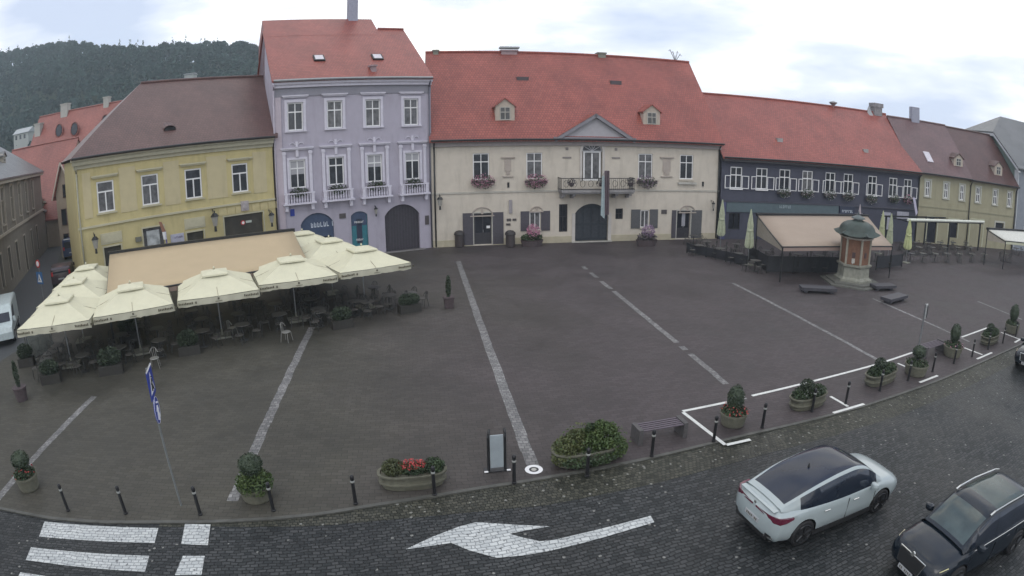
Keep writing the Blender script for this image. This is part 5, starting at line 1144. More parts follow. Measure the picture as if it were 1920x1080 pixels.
# ------------------------------------------------------------------ peach awnings ----
def quad_cloth(mb, A, B, C_, D_, sag, n_=8, m_=6, m=None):
    vs = []
    for i in range(n_ + 1):
        for j in range(m_ + 1):
            s_, t_ = i / n_, j / m_; p = (Vector(A) * (1 - s_) + Vector(B) * s_) * (1 - t_) + (Vector(D_) * (1 - s_) + Vector(C_) * s_) * t_
            p.z -= sag * math.sin(math.pi * t_); vs.append(p)
    return mb.add(vs, [(i * (m_ + 1) + j, (i + 1) * (m_ + 1) + j, (i + 1) * (m_ + 1) + j + 1, i * (m_ + 1) + j + 1) for i in range(n_) for j in range(m_)], m)
def awning(label, FL, FR, BL, BR, zf, zb, val=.30, cloth=PEACH, vm=PEACHD, legs=True, cassette=True, side=False, group='awnings over the cafe terraces'):
    c = ((FL[0] + FR[0]) / 2, (FL[1] + FR[1]) / 2)
    t = thing('awning', label, 'awning', (c[0], c[1], PZ), 0, group); L = lambda p, z: (p[0] - c[0], p[1] - c[1], z - PZ)
    mb = MB(); quad_cloth(mb, L(FL, zf), L(FR, zf), L(BR, zb), L(BL, zb), .05)
    o = mb.build('cloth', cloth, t, smooth=True); s_ = o.modifiers.new('t', 'SOLIDIFY'); s_.thickness = .01
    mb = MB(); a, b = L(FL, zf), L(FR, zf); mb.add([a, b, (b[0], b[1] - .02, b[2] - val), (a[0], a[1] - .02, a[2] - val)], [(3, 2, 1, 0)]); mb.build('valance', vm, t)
    mb = MB(); mb.tube(L(FL, zf - .04), L(FR, zf - .04), .045)
    for p, q in ((FL, BL), (FR, BR)): mb.tube(L(p, zf - .12), L(q, zb - .12), .04)
    for k in (.33, .66):
        p = (FL[0] + (FR[0] - FL[0]) * k, FL[1] + (FR[1] - FL[1]) * k); q = (BL[0] + (BR[0] - BL[0]) * k, BL[1] + (BR[1] - BL[1]) * k); mb.tube(L(p, zf - .16), L(q, zb - .16), .03)
    mb.build('frame', METALD, t)
    if cassette:
        ang = math.atan2(BR[1] - BL[1], BR[0] - BL[0]); ln = math.hypot(BR[0] - BL[0], BR[1] - BL[1]); m_ = ((BL[0] + BR[0]) / 2, (BL[1] + BR[1]) / 2)
        MB().rbox(L(m_, zb + .02), (ln + .2, .22, .20), ang).build('cassette', METALD, t)
    if legs:
        for p, z in ((FL, zf), (FR, zf), (BL, zb), (BR, zb)): MB().tube(L(p, PZ), L(p, z - .05), .05, n=6).build('leg', METALD, t)
    if side:
        for p, q in ((FL, BL), (FR, BR)):
            mb = MB(); mb.add([L(p, zf - .06), L(q, zb - .06), L(q, zf - .3), L(p, zf - .3)], [(0, 1, 2, 3)]); mb.build('side_panel', mat('side_canvas', (.30, .27, .22), .8), t)
    return t
zb_, zf_ = 3.55, 2.55
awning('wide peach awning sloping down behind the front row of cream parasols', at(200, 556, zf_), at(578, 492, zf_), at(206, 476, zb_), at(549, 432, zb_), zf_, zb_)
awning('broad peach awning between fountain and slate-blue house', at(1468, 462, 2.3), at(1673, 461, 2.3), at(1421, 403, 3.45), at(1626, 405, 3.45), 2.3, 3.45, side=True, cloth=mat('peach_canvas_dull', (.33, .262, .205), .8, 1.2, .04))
awning('off-white awning cut by the right edge of the photo', at(1886, 451, 2.6), at(1990, 462, 2.6), at(1852, 429, 3.3), at(1960, 436, 3.3), 2.6, 3.3, cloth=mat('white_canvas', (.55, .55, .50), .8), vm=mat('white_canvas_v', (.45, .46, .34), .8), side=True)
# white topped pergola
A = at(1702, 412, 3.05); B = at(1845, 416, 3.05); t = thing('pergola', 'dark framed pergola with long white top rail over the right cafe terrace', 'pergola', (*A, PZ), math.atan2(B[1] - A[1], B[0] - A[0]))
Lp = math.hypot(B[0] - A[0], B[1] - A[1]); z_ = 3.0
MB().tube((0, 0, z_), (Lp, 0, z_), .13, n=10).build('top_rail', mat('pale_rail', (.66, .68, .60), .5), t)
MB().box((.1, .05, z_ - .22), (Lp - .1, .13, z_ - .14)).build('gutter', METALD, t)
for x, y in ((.7, .1), (Lp * .52, .1), (Lp - .6, .1), (.7, 3.5), (Lp * .52, 3.5), (Lp - .6, 3.5)): MB().box((x - .07, y - .07, 0), (x + .07, y + .07, z_ - .16)).build('post', METALD, t)
for y in (3.44,): MB().box((.1, y, z_ - .30), (Lp - .1, y + .12, z_ - .16)).build('beam', METALD, t)
for x in (.7, Lp * .52, Lp - .6): MB().box((x - .04, .18, z_ - .28), (x + .04, 3.43, z_ - .20)).build('rafter', METALD, t)
for i, (p0, p1, h_, l) in enumerate((((1437, 512), (1578, 513), 1.15, 'dark solid screen along the front of the right peach awning terrace'), ((1404, 490), (1437, 511), 1.15, 'dark solid screen on the left side of the right awning terrace'), ((1642, 506), (1690, 500), 1.0, 'dark low screen right of the fountain'), ((1288, 474), (1400, 500), .75, 'low dark screen round the tables by the town hall corner'))):
    A_, B_ = at(*p0, PZ), at(*p1, PZ); an = math.atan2(B_[1] - A_[1], B_[0] - A_[0]); L_ = math.hypot(B_[0] - A_[0], B_[1] - A_[1]); t = thing('terrace_screen', l, 'screen', (*A_, PZ), an, 'dark screens of the right terrace')
    MB().box((0, -.015, .10), (L_, .015, h_)).build('panel', mat('screen_dark', (.022, .023, .028), .5, 2, .25), t); k_ = max(2, int(L_ / 1.6))
    for j in range(k_ + 1): MB().box((L_ * j / k_ - .03, -.035, 0), (L_ * j / k_ + .03, .035, h_ + .04)).build('post', METALD, t)
# closed parasols
def closed(label, px, py, ptop, m=CANVASG, s_=1.0, lean=0.0):
    x, y = at(px, py, PZ); H_ = zon(x, y, ptop) - PZ; t = thing('closed_parasol', label, 'parasol', (x, y, PZ), random.random() * 3, 'closed parasols on the right terrace')
    MB().tube((0, 0, 0), (0, 0, H_ - .2), .03).build('pole', METALG, t); MB().box((-.3, -.3, .002), (.3, .3, .08)).build('base', CONC, t)
    n_ = 18; mb = MB(); prof = [(.30, H_ * .30), (.34, H_ * .36), (.30, H_ * .5), (.22, H_ * .66), (.23, H_ * .72), (.12, H_ * .88), (.03, H_)]; vs = []
    for k, (r, z) in enumerate(prof):
        for i in range(n_): a = 2 * math.pi * i / n_; q = r * s_ * (1 if i % 2 else .62); vs.append((q * math.cos(a + k * .05), q * math.sin(a + k * .05), z + (.12 * (i % 2) if k == 0 else 0)))
    mb.add(vs, [(k * n_ + i, k * n_ + (i + 1) % n_, (k + 1) * n_ + (i + 1) % n_, (k + 1) * n_ + i) for k in range(len(prof) - 1) for i in range(n_)]); mb.build('canopy', m, t)
    MB().lathe([(.20 * s_, H_ * .60), (.245 * s_, H_ * .62), (.23 * s_, H_ * .65)], 12).build('strap', m, t)
    return t
closed('closed grey-green parasol beside the right corner of the town hall', 1350, 472, 374)
closed('closed grey-green parasol at the left end of the right peach awning', 1402, 497, 392)
closed('closed yellowish parasol behind the fountain roof, right of the peach awning', 1649, 476, 395, mat('closed_yellow', (.46, .48, .30), .75))
closed('closed grey-green parasol with leaning skirt between fountain and white pergola', 1664, 484, 400)
closed('closed bright yellow-green parasol in front of the pergola', 1698, 493, 410, mat('closed_lime', (.46, .49, .26), .75), 1.15)
closed('small closed pinkish parasol above the right end of the peach awning', 1606, 465, 383, CANVASP, .8)
# ------------------------------------------------------------------ tables and chairs ----
CH_M = mat('chair_metal', (.030, .031, .030), .6, 8, .3); CH_S = mat('chair_seat', (.070, .066, .058), .7, 8, .3); TB = mat('table_top', (.060, .058, .052), .5, 8, .2); TBL = mat('table_top_wet', (.10, .10, .098), .25, 5, .2)
CH_L = mat('chair_silver', (.30, .30, .28), .4, 8, .1, metal=.5)
def make_chair(label, seat=CH_S, frame=CH_M):
    t = thing('cafe_chair', label, 'chair')
    MB().lathe([(.20, .43), (.215, .445), (.20, .46)], 12).build('seat', seat, t)
    mb = MB(); prev = None
    for i in range(9):
        a = -.9 + 1.8 * i / 8; p = (.21 * math.sin(a) * 1.1, .20 * math.cos(a), .46 + .40 * math.cos(a * 1.2)); 
        if prev: mb.tube(prev, p, .014, n=4)
        prev = p
    for x in (-.08, 0, .08): mb.tube((x, .19, .46), (x * 1.1, .22, .82), .012, n=4)
    mb.build('backrest', frame, t)
    for sx, sy in ((-1, -1), (1, -1), (1, 1), (-1, 1)): MB().tube((.15 * sx, .15 * sy, .44), (.20 * sx, .20 * sy, 0), .013, n=4).build('leg', frame, t)
    return t
def make_table(label, top=TB):
    t = thing('cafe_table', label, 'table'); MB().lathe([(.36, .71), (.37, .725), (.36, .74)], 18).build('top', top, t); MB().tube((0, 0, .03), (0, 0, .71), .035).build('stem', CH_M, t); MB().lathe([(.24, 0), (.22, .03), (.05, .05)], 12).build('base', CH_M, t); return t
chair0 = make_chair('x'); table0 = make_table('x'); chair1 = make_chair('x', CH_L, CH_L); table1 = make_table('x', TBL); first = {}
def put(proto, loc, rz, label, group):
    if proto.name not in first: first[proto.name] = 1; proto.location = (*loc, PZ); proto.rotation_euler = (0, 0, rz); proto['label'] = label; proto['group'] = group; return proto
    return dup(proto, (*loc, PZ), rz, label, group)
rr = random.Random(5)
def setting(x, y, where, grp, tb=table0, ch=chair0, n=4, r=.62):
    put(tb, (x, y), rr.random() * 3, 'round cafe table ' + where, 'cafe tables ' + grp); a0 = rr.uniform(-.5, .5) + (0 if n == 4 else .4); names4 = ['right', 'far', 'left', 'near'] if n == 4 else ['right', 'left']
    for k in range(n):
        a = a0 + k * 6.283 / n + rr.uniform(-.2, .2); R_ = r + rr.uniform(-.05, .12)
        put(ch, (x + R_ * math.cos(a), y + R_ * math.sin(a)), a - math.pi / 2 + rr.uniform(-.4, .4), names4[k] + ' chair, table ' + where, 'cafe chairs ' + grp)
ordn = ['under front left parasol', 'under second front parasol', 'under third front parasol', 'under fourth front parasol', 'under rightmost parasol']
for i, (x, y, a) in enumerate(PC[:5]):
    d = np.array([-math.sin(a), math.cos(a)]); l = np.array([math.cos(a), math.sin(a)])
    for j, (u_, v_, w_) in enumerate(((-.95, -1.0, 'near its front left corner'), (.95, -1.0, 'near its front right corner'), (-.9, 1.0, 'near its back left corner'), (.95, .95, 'near its back right corner'))):
        q = np.array([x, y]) + l * u_ + d * v_; setting(float(q[0]), float(q[1]), ordn[i] + ', ' + w_, 'of the left terrace')
for i in range(4):
    for j, w_ in enumerate(('front half', 'rear half')):
        a = at(250 + i * 85, 610 - i * 20, PZ); x, y, an = PC[1 + min(i, 2)] if i < 3 else PC[3]
        q = np.array([PC[0][0], PC[0][1]]) + np.array([math.cos(.45), math.sin(.45)]) * (3.4 + i * 3.1) + np.array([-math.sin(.45), math.cos(.45)]) * (3.2 + j * 2.1)
        setting(float(q[0]), float(q[1]), 'in the %s of the left peach awning, %s place' % (w_, ['leftmost', 'second', 'third', 'rightmost'][i]), 'of the left terrace')
x, y = at(437, 632, PZ); put(chair1, (x, y), 2.6, 'pale metal chair catching light left of the third parasol pole', 'pale cafe chairs'); x, y = at(293, 690, PZ); put(chair1, (x, y), .3, 'pale metal chair right behind the blue sign post', 'pale cafe chairs')
x, y = at(538, 640, PZ); put(chair1, (x, y), 1.2, 'pale metal chair below the fourth parasol pole', 'pale cafe chairs')
for px, py, w_ in ((770, 575, 'out in the open right of the rightmost parasol'), (690, 592, 'in the open below the rightmost parasol'), (600, 612, 'just outside the fourth parasol'), (100, 690, 'at the left end of the terrace, first'), (75, 655, 'at the left end of the terrace, beside the street')):
    x, y = at(px, py, PZ); setting(x, y, w_, 'of the left terrace', n=4)
spots = [(1300, 458), (1325, 470), (1350, 484), (1380, 475), (1310, 478), (1385, 494), (1435, 488), (1415, 508), (1455, 500), (1495, 495), (1535, 497), (1480, 508), (1530, 510), (1560, 490)]
names = ['first from the town hall door', 'by the town hall corner', 'left of the first closed parasol', 'between two closed parasols', 'second from the town hall door', 'left of the awning leg', 'behind the awning front left corner', 'in front of the awning left edge', 'under the awning, front left', 'under the awning, centre left', 'under the awning, centre right', 'under the awning front edge, left', 'under the awning front edge, middle', 'under the awning, behind the fountain']
for (px, py), w_ in zip(spots, names): x, y = at(px, py, PZ); setting(x, y, 'on the right terrace ' + w_, 'of the right terrace')
k = 0
for row, (y0, n_) in enumerate(((468, 6), (478, 6), (491, 7))):
    for i in range(n_):
        px = 1690 + i * (24 if row < 2 else 23) + row * 8; x, y = at(px, y0, PZ)
        setting(x, y, 'of the pergola terrace, %s row, %s from left' % (['back', 'middle', 'front'][row], ['first', 'second', 'third', 'fourth', 'fifth', 'sixth', 'seventh'][i]), 'of the pergola terrace', table1, n=2, r=.6); k += 1
for px, py, w_ in ((1885, 490, 'under the off-white awning'), (1905, 478, 'behind the off-white awning edge'), (1660, 500, 'just right of the fountain'), (1640, 490, 'behind the fountain')):
    x, y = at(px, py, PZ); setting(x, y, 'on the right terrace ' + w_, 'of the right terrace')
for px, py, w_, h_, l in ((205, 705, 1.15, .75, 'dark leafy box planter under the front edge of the second parasol'), (92, 722, 1.0, .6, 'dark leafy box planter at the left front corner of the terrace'), (352, 668, 1.0, .7, 'dark leafy box planter between second and third parasol poles'), (46, 690, .9, .7, 'dark leafy box planter beside the wind screen'),
                          (640, 618, 1.0, .6, 'dark leafy box planter between fourth and rightmost parasol'), (768, 588, 1.1, .55, 'dark leafy box planter outside the rightmost parasol'), (240, 640, 1.1, .9, 'tall dark leafy box planter deep under the second parasol')):
    x, y = at(px, py, PZ); t = thing('box_planter', l, 'planter', (x, y + .3, PZ), .38, 'dark box planters of the left terrace')
    MB().box((-w_ / 2, -.25, 0), (w_ / 2, .25, .42)).build('box', mat('planter_box', (.030, .028, .024), .7, 8, .2), t); MB().leaves((0, 0, .42 + h_ * .4), (w_ * .52, .34, h_ * .6), 1500, .045).build('foliage', LEAFB, t)
# ------------------------------------------------------------------ bollards ----
def make_bollard(label):
    t = thing('bollard', label, 'bollard', group='black bollards along the kerb'); MB().lathe([(.062, 0), (.062, .04), (.048, .05), (.045, .62), (.050, .63), (.050, .645)], 14).build('post', mat('bollard_black', (.012, .012, .014), .45, 6, .2), t, smooth=False)
    MB().lathe([(.050, .646), (.055, .655), (.055, .69), (.050, .70)], 14).build('ring', mat('bollard_band', (.30, .31, .29), .5), t); MB().lathe([(.045, .701), (.052, .74), (.055, .80), (.045, .84), (.02, .86)], 14).build('head', MATS['bollard_black'], t, smooth=True); return t
bl = [((128, 958), 'leftmost black bollard, right of the flowering planter'), ((236, 963), 'second black bollard from the left, above the zebra crossing'), ((376, 965), 'black bollard right of the blue sign post'), ((513, 958), 'black bollard in front of the round shrub planter'),
      ((667, 945), 'lone black bollard left of the long oval flower trough'), ((815, 928), 'black bollard before the right end of the oval flower trough'), ((964, 906), 'black bollard right of the information board'), ((1101, 893), 'black bollard almost hidden in the big bush'),
      ((1222, 856), 'black bollard before the slatted bench'), ((1338, 828), 'black bollard left of the red flowering planter, on the white bay line'), ((1429, 802), 'black bollard right of the red flowering planter'), ((1522, 772), 'black bollard before the second oval trough'), ((1585, 757), 'black bollard on the painted tee right of the second oval trough'),
      ((1649, 733), 'black bollard before the third oval trough'), ((1702, 714), 'black bollard between third oval trough and round planter'), ((1748, 697), 'black bollard right of the round planter with ball shrub'), ((1788, 682), 'black bollard before the planter with cone shrub'), ((1822, 669), 'black bollard on the small painted tee at far right'),
      ((1852, 655), 'black bollard before the farthest oval trough'), ((1880, 643), 'black bollard by the last painted corner'), ((1904, 632), 'last black bollard at the right edge')]
b0 = None
for (px, py), l in bl:
    x, y = at(px, py, PZ)
    if b0 is None: b0 = make_bollard(l); b0.location = (x, y, PZ)
    else: dup(b0, (x, y, PZ), rr.random() * 6, l)
# ------------------------------------------------------------------ planters ----
def round_planter(label, px, py, ht=.45, r=.42, top='ball', fl=REDF, leaf=LEAFB, topz=.6, tr=.26, fr=70, white=False):
    x, y = at(px, py, PZ); y += r * .8; t = thing('round_planter', label, 'planter', (x, y, PZ), 0, 'round concrete planters along the kerb')
    MB().lathe([(r * .80, 0), (r * .86, .04), (r * .98, ht - .08), (r * 1.02, ht - .06), (r * 1.02, ht), (r * .92, ht), (r * .9, ht - .05)], 26).build('tub', mat('planter_concrete', (.13, .128, .095), .85, 7, .2, .4, 40, stain=.7), t, smooth=False)
    MB().leaves((0, 0, ht + .06), (r * .98, r * .98, .16), 700, .04, LEAF).build('foliage', LEAF, t)
    if fl: MB().leaves((0, -.04, ht + .10), (r * 1.12, r * 1.12, .20), fr, .035, shell=.9).build('flowers', fl, t)
    if top:
        mb = MB(); rx_ = (tr, tr, tr * .85) if top == 'ball' else (tr * .8, tr * .8, tr * 1.3)
        mb.lathe([(.01, -rx_[2] * .9)] + [(rx_[0] * .9 * math.sin(a), -rx_[2] * .9 * math.cos(a)) for a in (.5, 1, 1.5, 2, 2.5)] + [(.01, rx_[2] * .9)], 12, (0, 0, ht + topz)); 
        mb.leaves((0, 0, ht + topz), rx_, 1500, .030, shell=.95).build('topiary', leaf, t); MB().tube((0, 0, ht - .05), (0, 0, ht + topz), .03).build('stem', DARKW, t)
    return t
round_planter('round concrete planter with dark bush and red flowers at the far left', 47, 925, .45, .42, 'ball', REDF, LEAFB, .48, .34, 60)
round_planter('round concrete planter overgrown by a two-tiered clipped green shrub', 478, 947, .42, .46, 'ball', None, LEAFB, .58, .34, 0)
round_planter('round concrete planter with ball shrub and trailing red flowers inside the white bay', 1383, 804, .42, .44, 'tall', REDF, LEAFB, .46, .36, 150)
round_planter('round planter with small ball shrub right of the third oval trough', 1728, 708, .45, .55, 'ball', None, LEAFB, .50, .32, 0)
round_planter('round planter with cone shrub beside the dark far bench', 1795, 672, .48, .52, 'tall', PINKF, LEAFB, .58, .36, 40)
round_planter('last round planter with tall shrub at the right edge', 1905, 627, .48, .5, 'tall', None, LEAFB, .62, .40, 0)
t = round_planter('x', 478, 947, .42, .46, None, None); bpy.data.objects.remove(t.children[1]); 
for c_ in list(t.children): bpy.data.objects.remove(c_)
bpy.data.objects.remove(t)
x, y = at(478, 947, PZ); gs = [o for o in COL.objects if o.get('label', '').startswith('round concrete planter overgrown')][0]
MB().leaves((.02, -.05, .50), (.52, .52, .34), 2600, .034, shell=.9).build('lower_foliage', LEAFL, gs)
def oval_trough(label, px, py, L_=1.75, W_=.75, ang=.1, kind=0, fl=REDF):
    x, y = at(px, py, PZ); y += W_ * .45; t = thing('oval_trough', label, 'planter', (x, y, PZ), ang, 'long oval concrete troughs along the kerb')
    def oval(a, b, n_=36, p=2.6):
        return [(a * math.copysign(abs(math.cos(q)) ** (2 / p), math.cos(q)), b * math.copysign(abs(math.sin(q)) ** (2 / p), math.sin(q))) for q in [2 * math.pi * i / n_ for i in range(n_)]]
    mb = MB(); prof = [(.84, 0), (.90, .03), (.93, .12), (1.0, .165), (1.0, .20), (.91, .205), (.90, .26), (.97, .36), (1.03, .40), (1.03, .44), (.94, .44), (.92, .38)]; n_ = 36; vs = []
    for s_, z in prof: vs += [(px_ * s_, py_ * s_, z) for px_, py_ in oval(L_ / 2, W_ / 2)]
    mb.add(vs, [(k * n_ + i, k * n_ + (i + 1) % n_, (k + 1) * n_ + (i + 1) % n_, (k + 1) * n_ + i) for k in range(len(prof) - 1) for i in range(n_)] + [tuple(range((len(prof) - 1) * n_, len(prof) * n_))])
    o = mb.build('trough', MATS['planter_concrete'], t); autosmooth(o, 30)
    if kind == 0:
        MB().leaves((-L_ * .27, 0, .55), (.30, .28, .22), 1300, .030, shell=.9).build('shrub', mat_leaf('olive_leaves', (.045, .055, .022), (.075, .085, .032)) if 'olive_leaves' not in MATS else MATS['olive_leaves'], t)
        MB().leaves((L_ * .33, 0, .52), (.28, .28, .20), 1100, .034).build('shrub', LEAF, t); MB().leaves((.05, 0, .48), (.40, .28, .12), 700, .036).build('foliage', LEAF, t); MB().leaves((.02, 0, .60), (.38, .24, .10), 230, .032).build('flowers', fl, t)
    elif kind == 1:
        MB().leaves((0, 0, .52), (L_ * .5, .38, .22), 2400, .036).build('foliage', LEAF, t); MB().leaves((-L_ * .1, 0, .78), (.28, .25, .25), 900, .032, shell=.9).build('shrub', LEAFB, t); 
        if fl: MB().leaves((-.1, -.1, .6), (L_ * .4, .3, .15), 26, .04).build('flowers', fl, t)
    return t
oval_trough('long two-tiered oval trough with olive shrub and red flowers left of the information board', 775, 921, ang=.06)
oval_trough('long oval trough with low green plants and few white flowers beyond the red flowering planter', 1523, 768, 1.65, .75, .16, 1, WHITEF)
oval_trough('long oval trough with upright dark shrubs where the white bay line ends', 1660, 722, 1.9, .8, .2, 1, None)
oval_trough('farthest oval trough with mounded dark shrub near the right edge', 1864, 646, 1.9, .85, .22, 1, None)
# big bush trough
t = oval_trough('overgrown trough swallowed by a wide bright green bush beside the bench', 1105, 876, 1.9, .8, .1, 2); t.name = 'bush_trough'
mb = MB()
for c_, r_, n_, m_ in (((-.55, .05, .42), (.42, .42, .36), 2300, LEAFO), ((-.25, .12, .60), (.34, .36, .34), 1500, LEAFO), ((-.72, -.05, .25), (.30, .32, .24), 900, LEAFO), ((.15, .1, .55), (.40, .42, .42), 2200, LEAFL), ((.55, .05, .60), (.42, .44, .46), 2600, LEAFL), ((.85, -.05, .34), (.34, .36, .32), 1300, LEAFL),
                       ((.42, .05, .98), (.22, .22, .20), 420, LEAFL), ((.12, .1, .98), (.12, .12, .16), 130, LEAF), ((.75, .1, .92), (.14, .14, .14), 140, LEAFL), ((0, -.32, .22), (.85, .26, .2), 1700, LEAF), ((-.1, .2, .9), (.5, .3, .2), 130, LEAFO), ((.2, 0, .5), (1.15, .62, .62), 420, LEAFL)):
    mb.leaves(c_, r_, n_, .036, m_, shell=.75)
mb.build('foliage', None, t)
# potted cones
for px, py, l in ((842, 577, 'slim dark cone tree in a square dark pot, alone right of the parasols'), (42, 750, 'slim dark column tree in a reddish pot at the left edge')):
    x, y = at(px, py, PZ); t = thing('potted_tree', l, 'potted tree', (x, y, PZ), .3, 'slim potted trees'); MB().lathe([(.26, 0), (.34, .5), (.36, .52), (.36, .58), (.30, .58)], 4 if px > 500 else 18, rot=.6).build('pot', TERRA, t)
    MB().leaves((0, 0, 1.08), (.13, .13, .62), 700, .045, shell=.8).build('foliage', LEAFB, t); MB().tube((0, 0, .5), (0, 0, 1.0), .03).build('stem', DARKW, t)
# planters and domed bins before the town hall
for px, py, w_, fl, l in ((997, 462, 1.7, PINKF, 'low planter heaped with pink flowers before the town hall window'), (1212, 461, 1.7, MAUVEF, 'low planter with dull grey-mauve flowers before the right town hall window')):
    x, y = at(px, py, 0.04); t = thing('flower_planter', l, 'planter', (x, y, PZ), WH.ang, 'low planters before the town hall')
    MB().lathe([(.8, 0), (.95, .45), (1.0, .5), (.9, .5)], 8, sx=.95, sy=.5, rot=.39).build('tub', TERRA, t); MB().leaves((0, 0, .7), (.85, .45, .35), 500, .09).build('foliage', LEAF if fl is PINKF else MATS['dull_foliage'], t)
    MB().leaves((.1, -.05, 1.15), (.55, .4, .62), 650, .06, shell=.85).build('flowers', fl, t)
for px, l in ((862, 'dark domed bin left of the town hall side door'), (957, 'dark domed bin right of the town hall side door')):
    x, y = at(px, 463, .04); t = thing('domed_bin', l, 'litter bin', (x, y, PZ), 0, 'domed bins by the town hall door'); bm_ = mat('bin_brown', (.050, .040, .040), .5)
    MB().lathe([(.26, 0), (.36, .05), (.36, .95)], 18).build('body', bm_, t); MB().lathe([(.40, .93), (.42, .97), (.38, 1.12), (.24, 1.24), (.02, 1.29)], 18).build('lid', mat('bin_lid', (.035, .03, .03), .5), t)
# ------------------------------------------------------------------ bench, board, posts, signs ----
def bench(label, a, b, w_=.56, ht=.46, dark=False):
    A = at(*a, ht); B = at(*b, ht); ang = math.atan2(B[1] - A[1], B[0] - A[0]); L_ = math.hypot(B[0] - A[0], B[1] - A[1]); t = thing('bench', label, 'bench', (*A, PZ), ang, 'slatted benches')
    for i in range(5): MB().box((.15, .02 + i * w_ / 5, ht - .035), (L_ - .15, .02 + i * w_ / 5 + .062, ht)).build('slat', BENCHW, t)
    for x in (0, L_ - .14): MB().box((x, 0, 0), (x + .14, w_, ht + .03)).build('end_block', BENCHC, t)
    MB().box((.14, w_ / 2 - .03, ht - .16), (L_ - .14, w_ / 2 + .03, ht - .05)).build('stretcher', mat('bench_dark', (.02, .02, .024), .7), t); return t
bench('backless bench with dark slats on two concrete blocks right of the big bush', (1199, 813), (1291, 797))
bench('dark bench between the round planter and cone shrub planter far along the kerb', (1738, 656), (1776, 644), .6)
x, y = at(932, 882, PZ); t = thing('information_board', 'slim information board with pale grey panel and two black curved posts', 'information board', (x, y, PZ), .02)
for s_ in (-1, 1):
    pts = [(s_ * .22, 0, 0), (s_ * .22, 0, 1.02), (s_ * .22 + (.02 if s_ < 0 else .01), .04, 1.12), (s_ * .19 + (.03 if s_ > 0 else .02), .12, 1.20)]
    MB().path(pts, .038, 8).build('post', METALD, t, smooth=False)
MB().box((-.175, -.02, .10), (.175, .02, 1.08)).build('panel', mat('board_panel', (.30, .34, .36), .35, 2, .12), t); MB().box((-.34, -.10, 0), (.34, .12, .025)).build('foot_plate', METALD, t)
for s_ in (-1, 1): MB().box((s_ * .30 - .05, -.12, .026), (s_ * .30 + .05, -.06, .045)).build('bolt_cover', WHITE, t)
# blue sign post
x, y = at(340, 948, PZ); Hs = zon(x, y, 690) - PZ; t = thing('sign_post', 'tall thin sign post with blue crossing sign above round blue footpath sign', 'road sign', (x, y, PZ), 0)
MB().tube((0, 0, 0), (0, 0, Hs), .028).build('post', mat('post_grey', (.16, .17, .17), .5), t)
ang = math.radians(105)
def sign_plate(name, shape, z, par, m=SIGNBLUE, r=.32):
    o = thing('x', 'x', 'x'); bpy.data.objects.remove(o); mb = MB()
    pts = [(-r, -r), (r, -r), (r, r), (-r, r)] if shape == 'sq' else [(r * math.cos(a), r * math.sin(a)) for a in [2 * math.pi * i / 28 for i in range(28)]]
    mb.pxz([(px_, z + pz_) for px_, pz_ in pts], -.05, -.035); p = mb.build(name, m, par); p.rotation_euler = (0, 0, ang); return p
s1 = sign_plate('crossing_sign', 'sq', Hs - .36, t, r=.36); z = Hs - .36
mb = MB(); tri_ = [(-.26, z - .24), (.26, z - .24), (0, z + .26)]; mb.pxz(tri_, -.058, -.052, WHITE)
mb.path([(0, -.064, z + .10), (-.02, -.064, z - .02), (-.10, -.064, z - .18)], .022, 5, METALD); mb.path([(-.02, -.064, z - .02), (.09, -.064, z - .19)], .022, 5, METALD); mb.path([(-.09, -.064, z - .02), (.08, -.064, z + .02)], .018, 5, METALD)
mb.lathe([(.03, -.01), (.03, .01)], 8, (0, -.064, z + .14), METALD); mb.build('symbol', None, s1)
s2 = sign_plate('footpath_sign', 'round', Hs - 1.08, t, r=.33); z = Hs - 1.08
mb = MB(); mb.path([(.02, -.062, z + .12), (0, -.062, z - .02), (-.09, -.062, z - .22)], .03, 5, WHITE); mb.path([(0, -.062, z - .02), (.08, -.062, z - .20)], .028, 5, WHITE); mb.path([(-.10, -.062, z), (0, -.062, z + .08), (.10, -.062, z)], .02, 5, WHITE); mb.lathe([(.045, -.012), (.045, .012)], 10, (.03, -.062, z + .19), WHITE); mb.build('symbol', None, s2)
mb = MB(); k = 28
for i in range(k):
    a0, a1 = 2 * math.pi * i / k, 2 * math.pi * (i + 1) / k; mb.tube((.325 * math.cos(a0), -.05, z + .325 * math.sin(a0)), (.325 * math.cos(a1), -.05, z + .325 * math.sin(a1)), .007, n=4)
mb.build('rim', WHITE, s2)
MB().box((-.34, -.06, Hs - .03), (.34, -.03, Hs)).build('rim', WHITE, s1)
# edge-on sign box on thin pole
x, y = at(1718, 672, PZ); Hs = zon(x, y, 570) - PZ; t = thing('sign_post', 'thin grey pole carrying a narrow grey sign box, between third trough and ball shrub', 'road sign', (x, y, PZ), .6)
MB().tube((0, 0, 0), (0, 0, Hs), .045).build('post', METALG, t); MB().box((-.16, -.10, Hs - .62), (.16, -.04, Hs)).build('plate', mat('plate_grey', (.32, .33, .33), .5), t); MB().box((-.03, -.13, Hs - .58), (.12, -.102, Hs - .06)).build('panel', METALD, t)
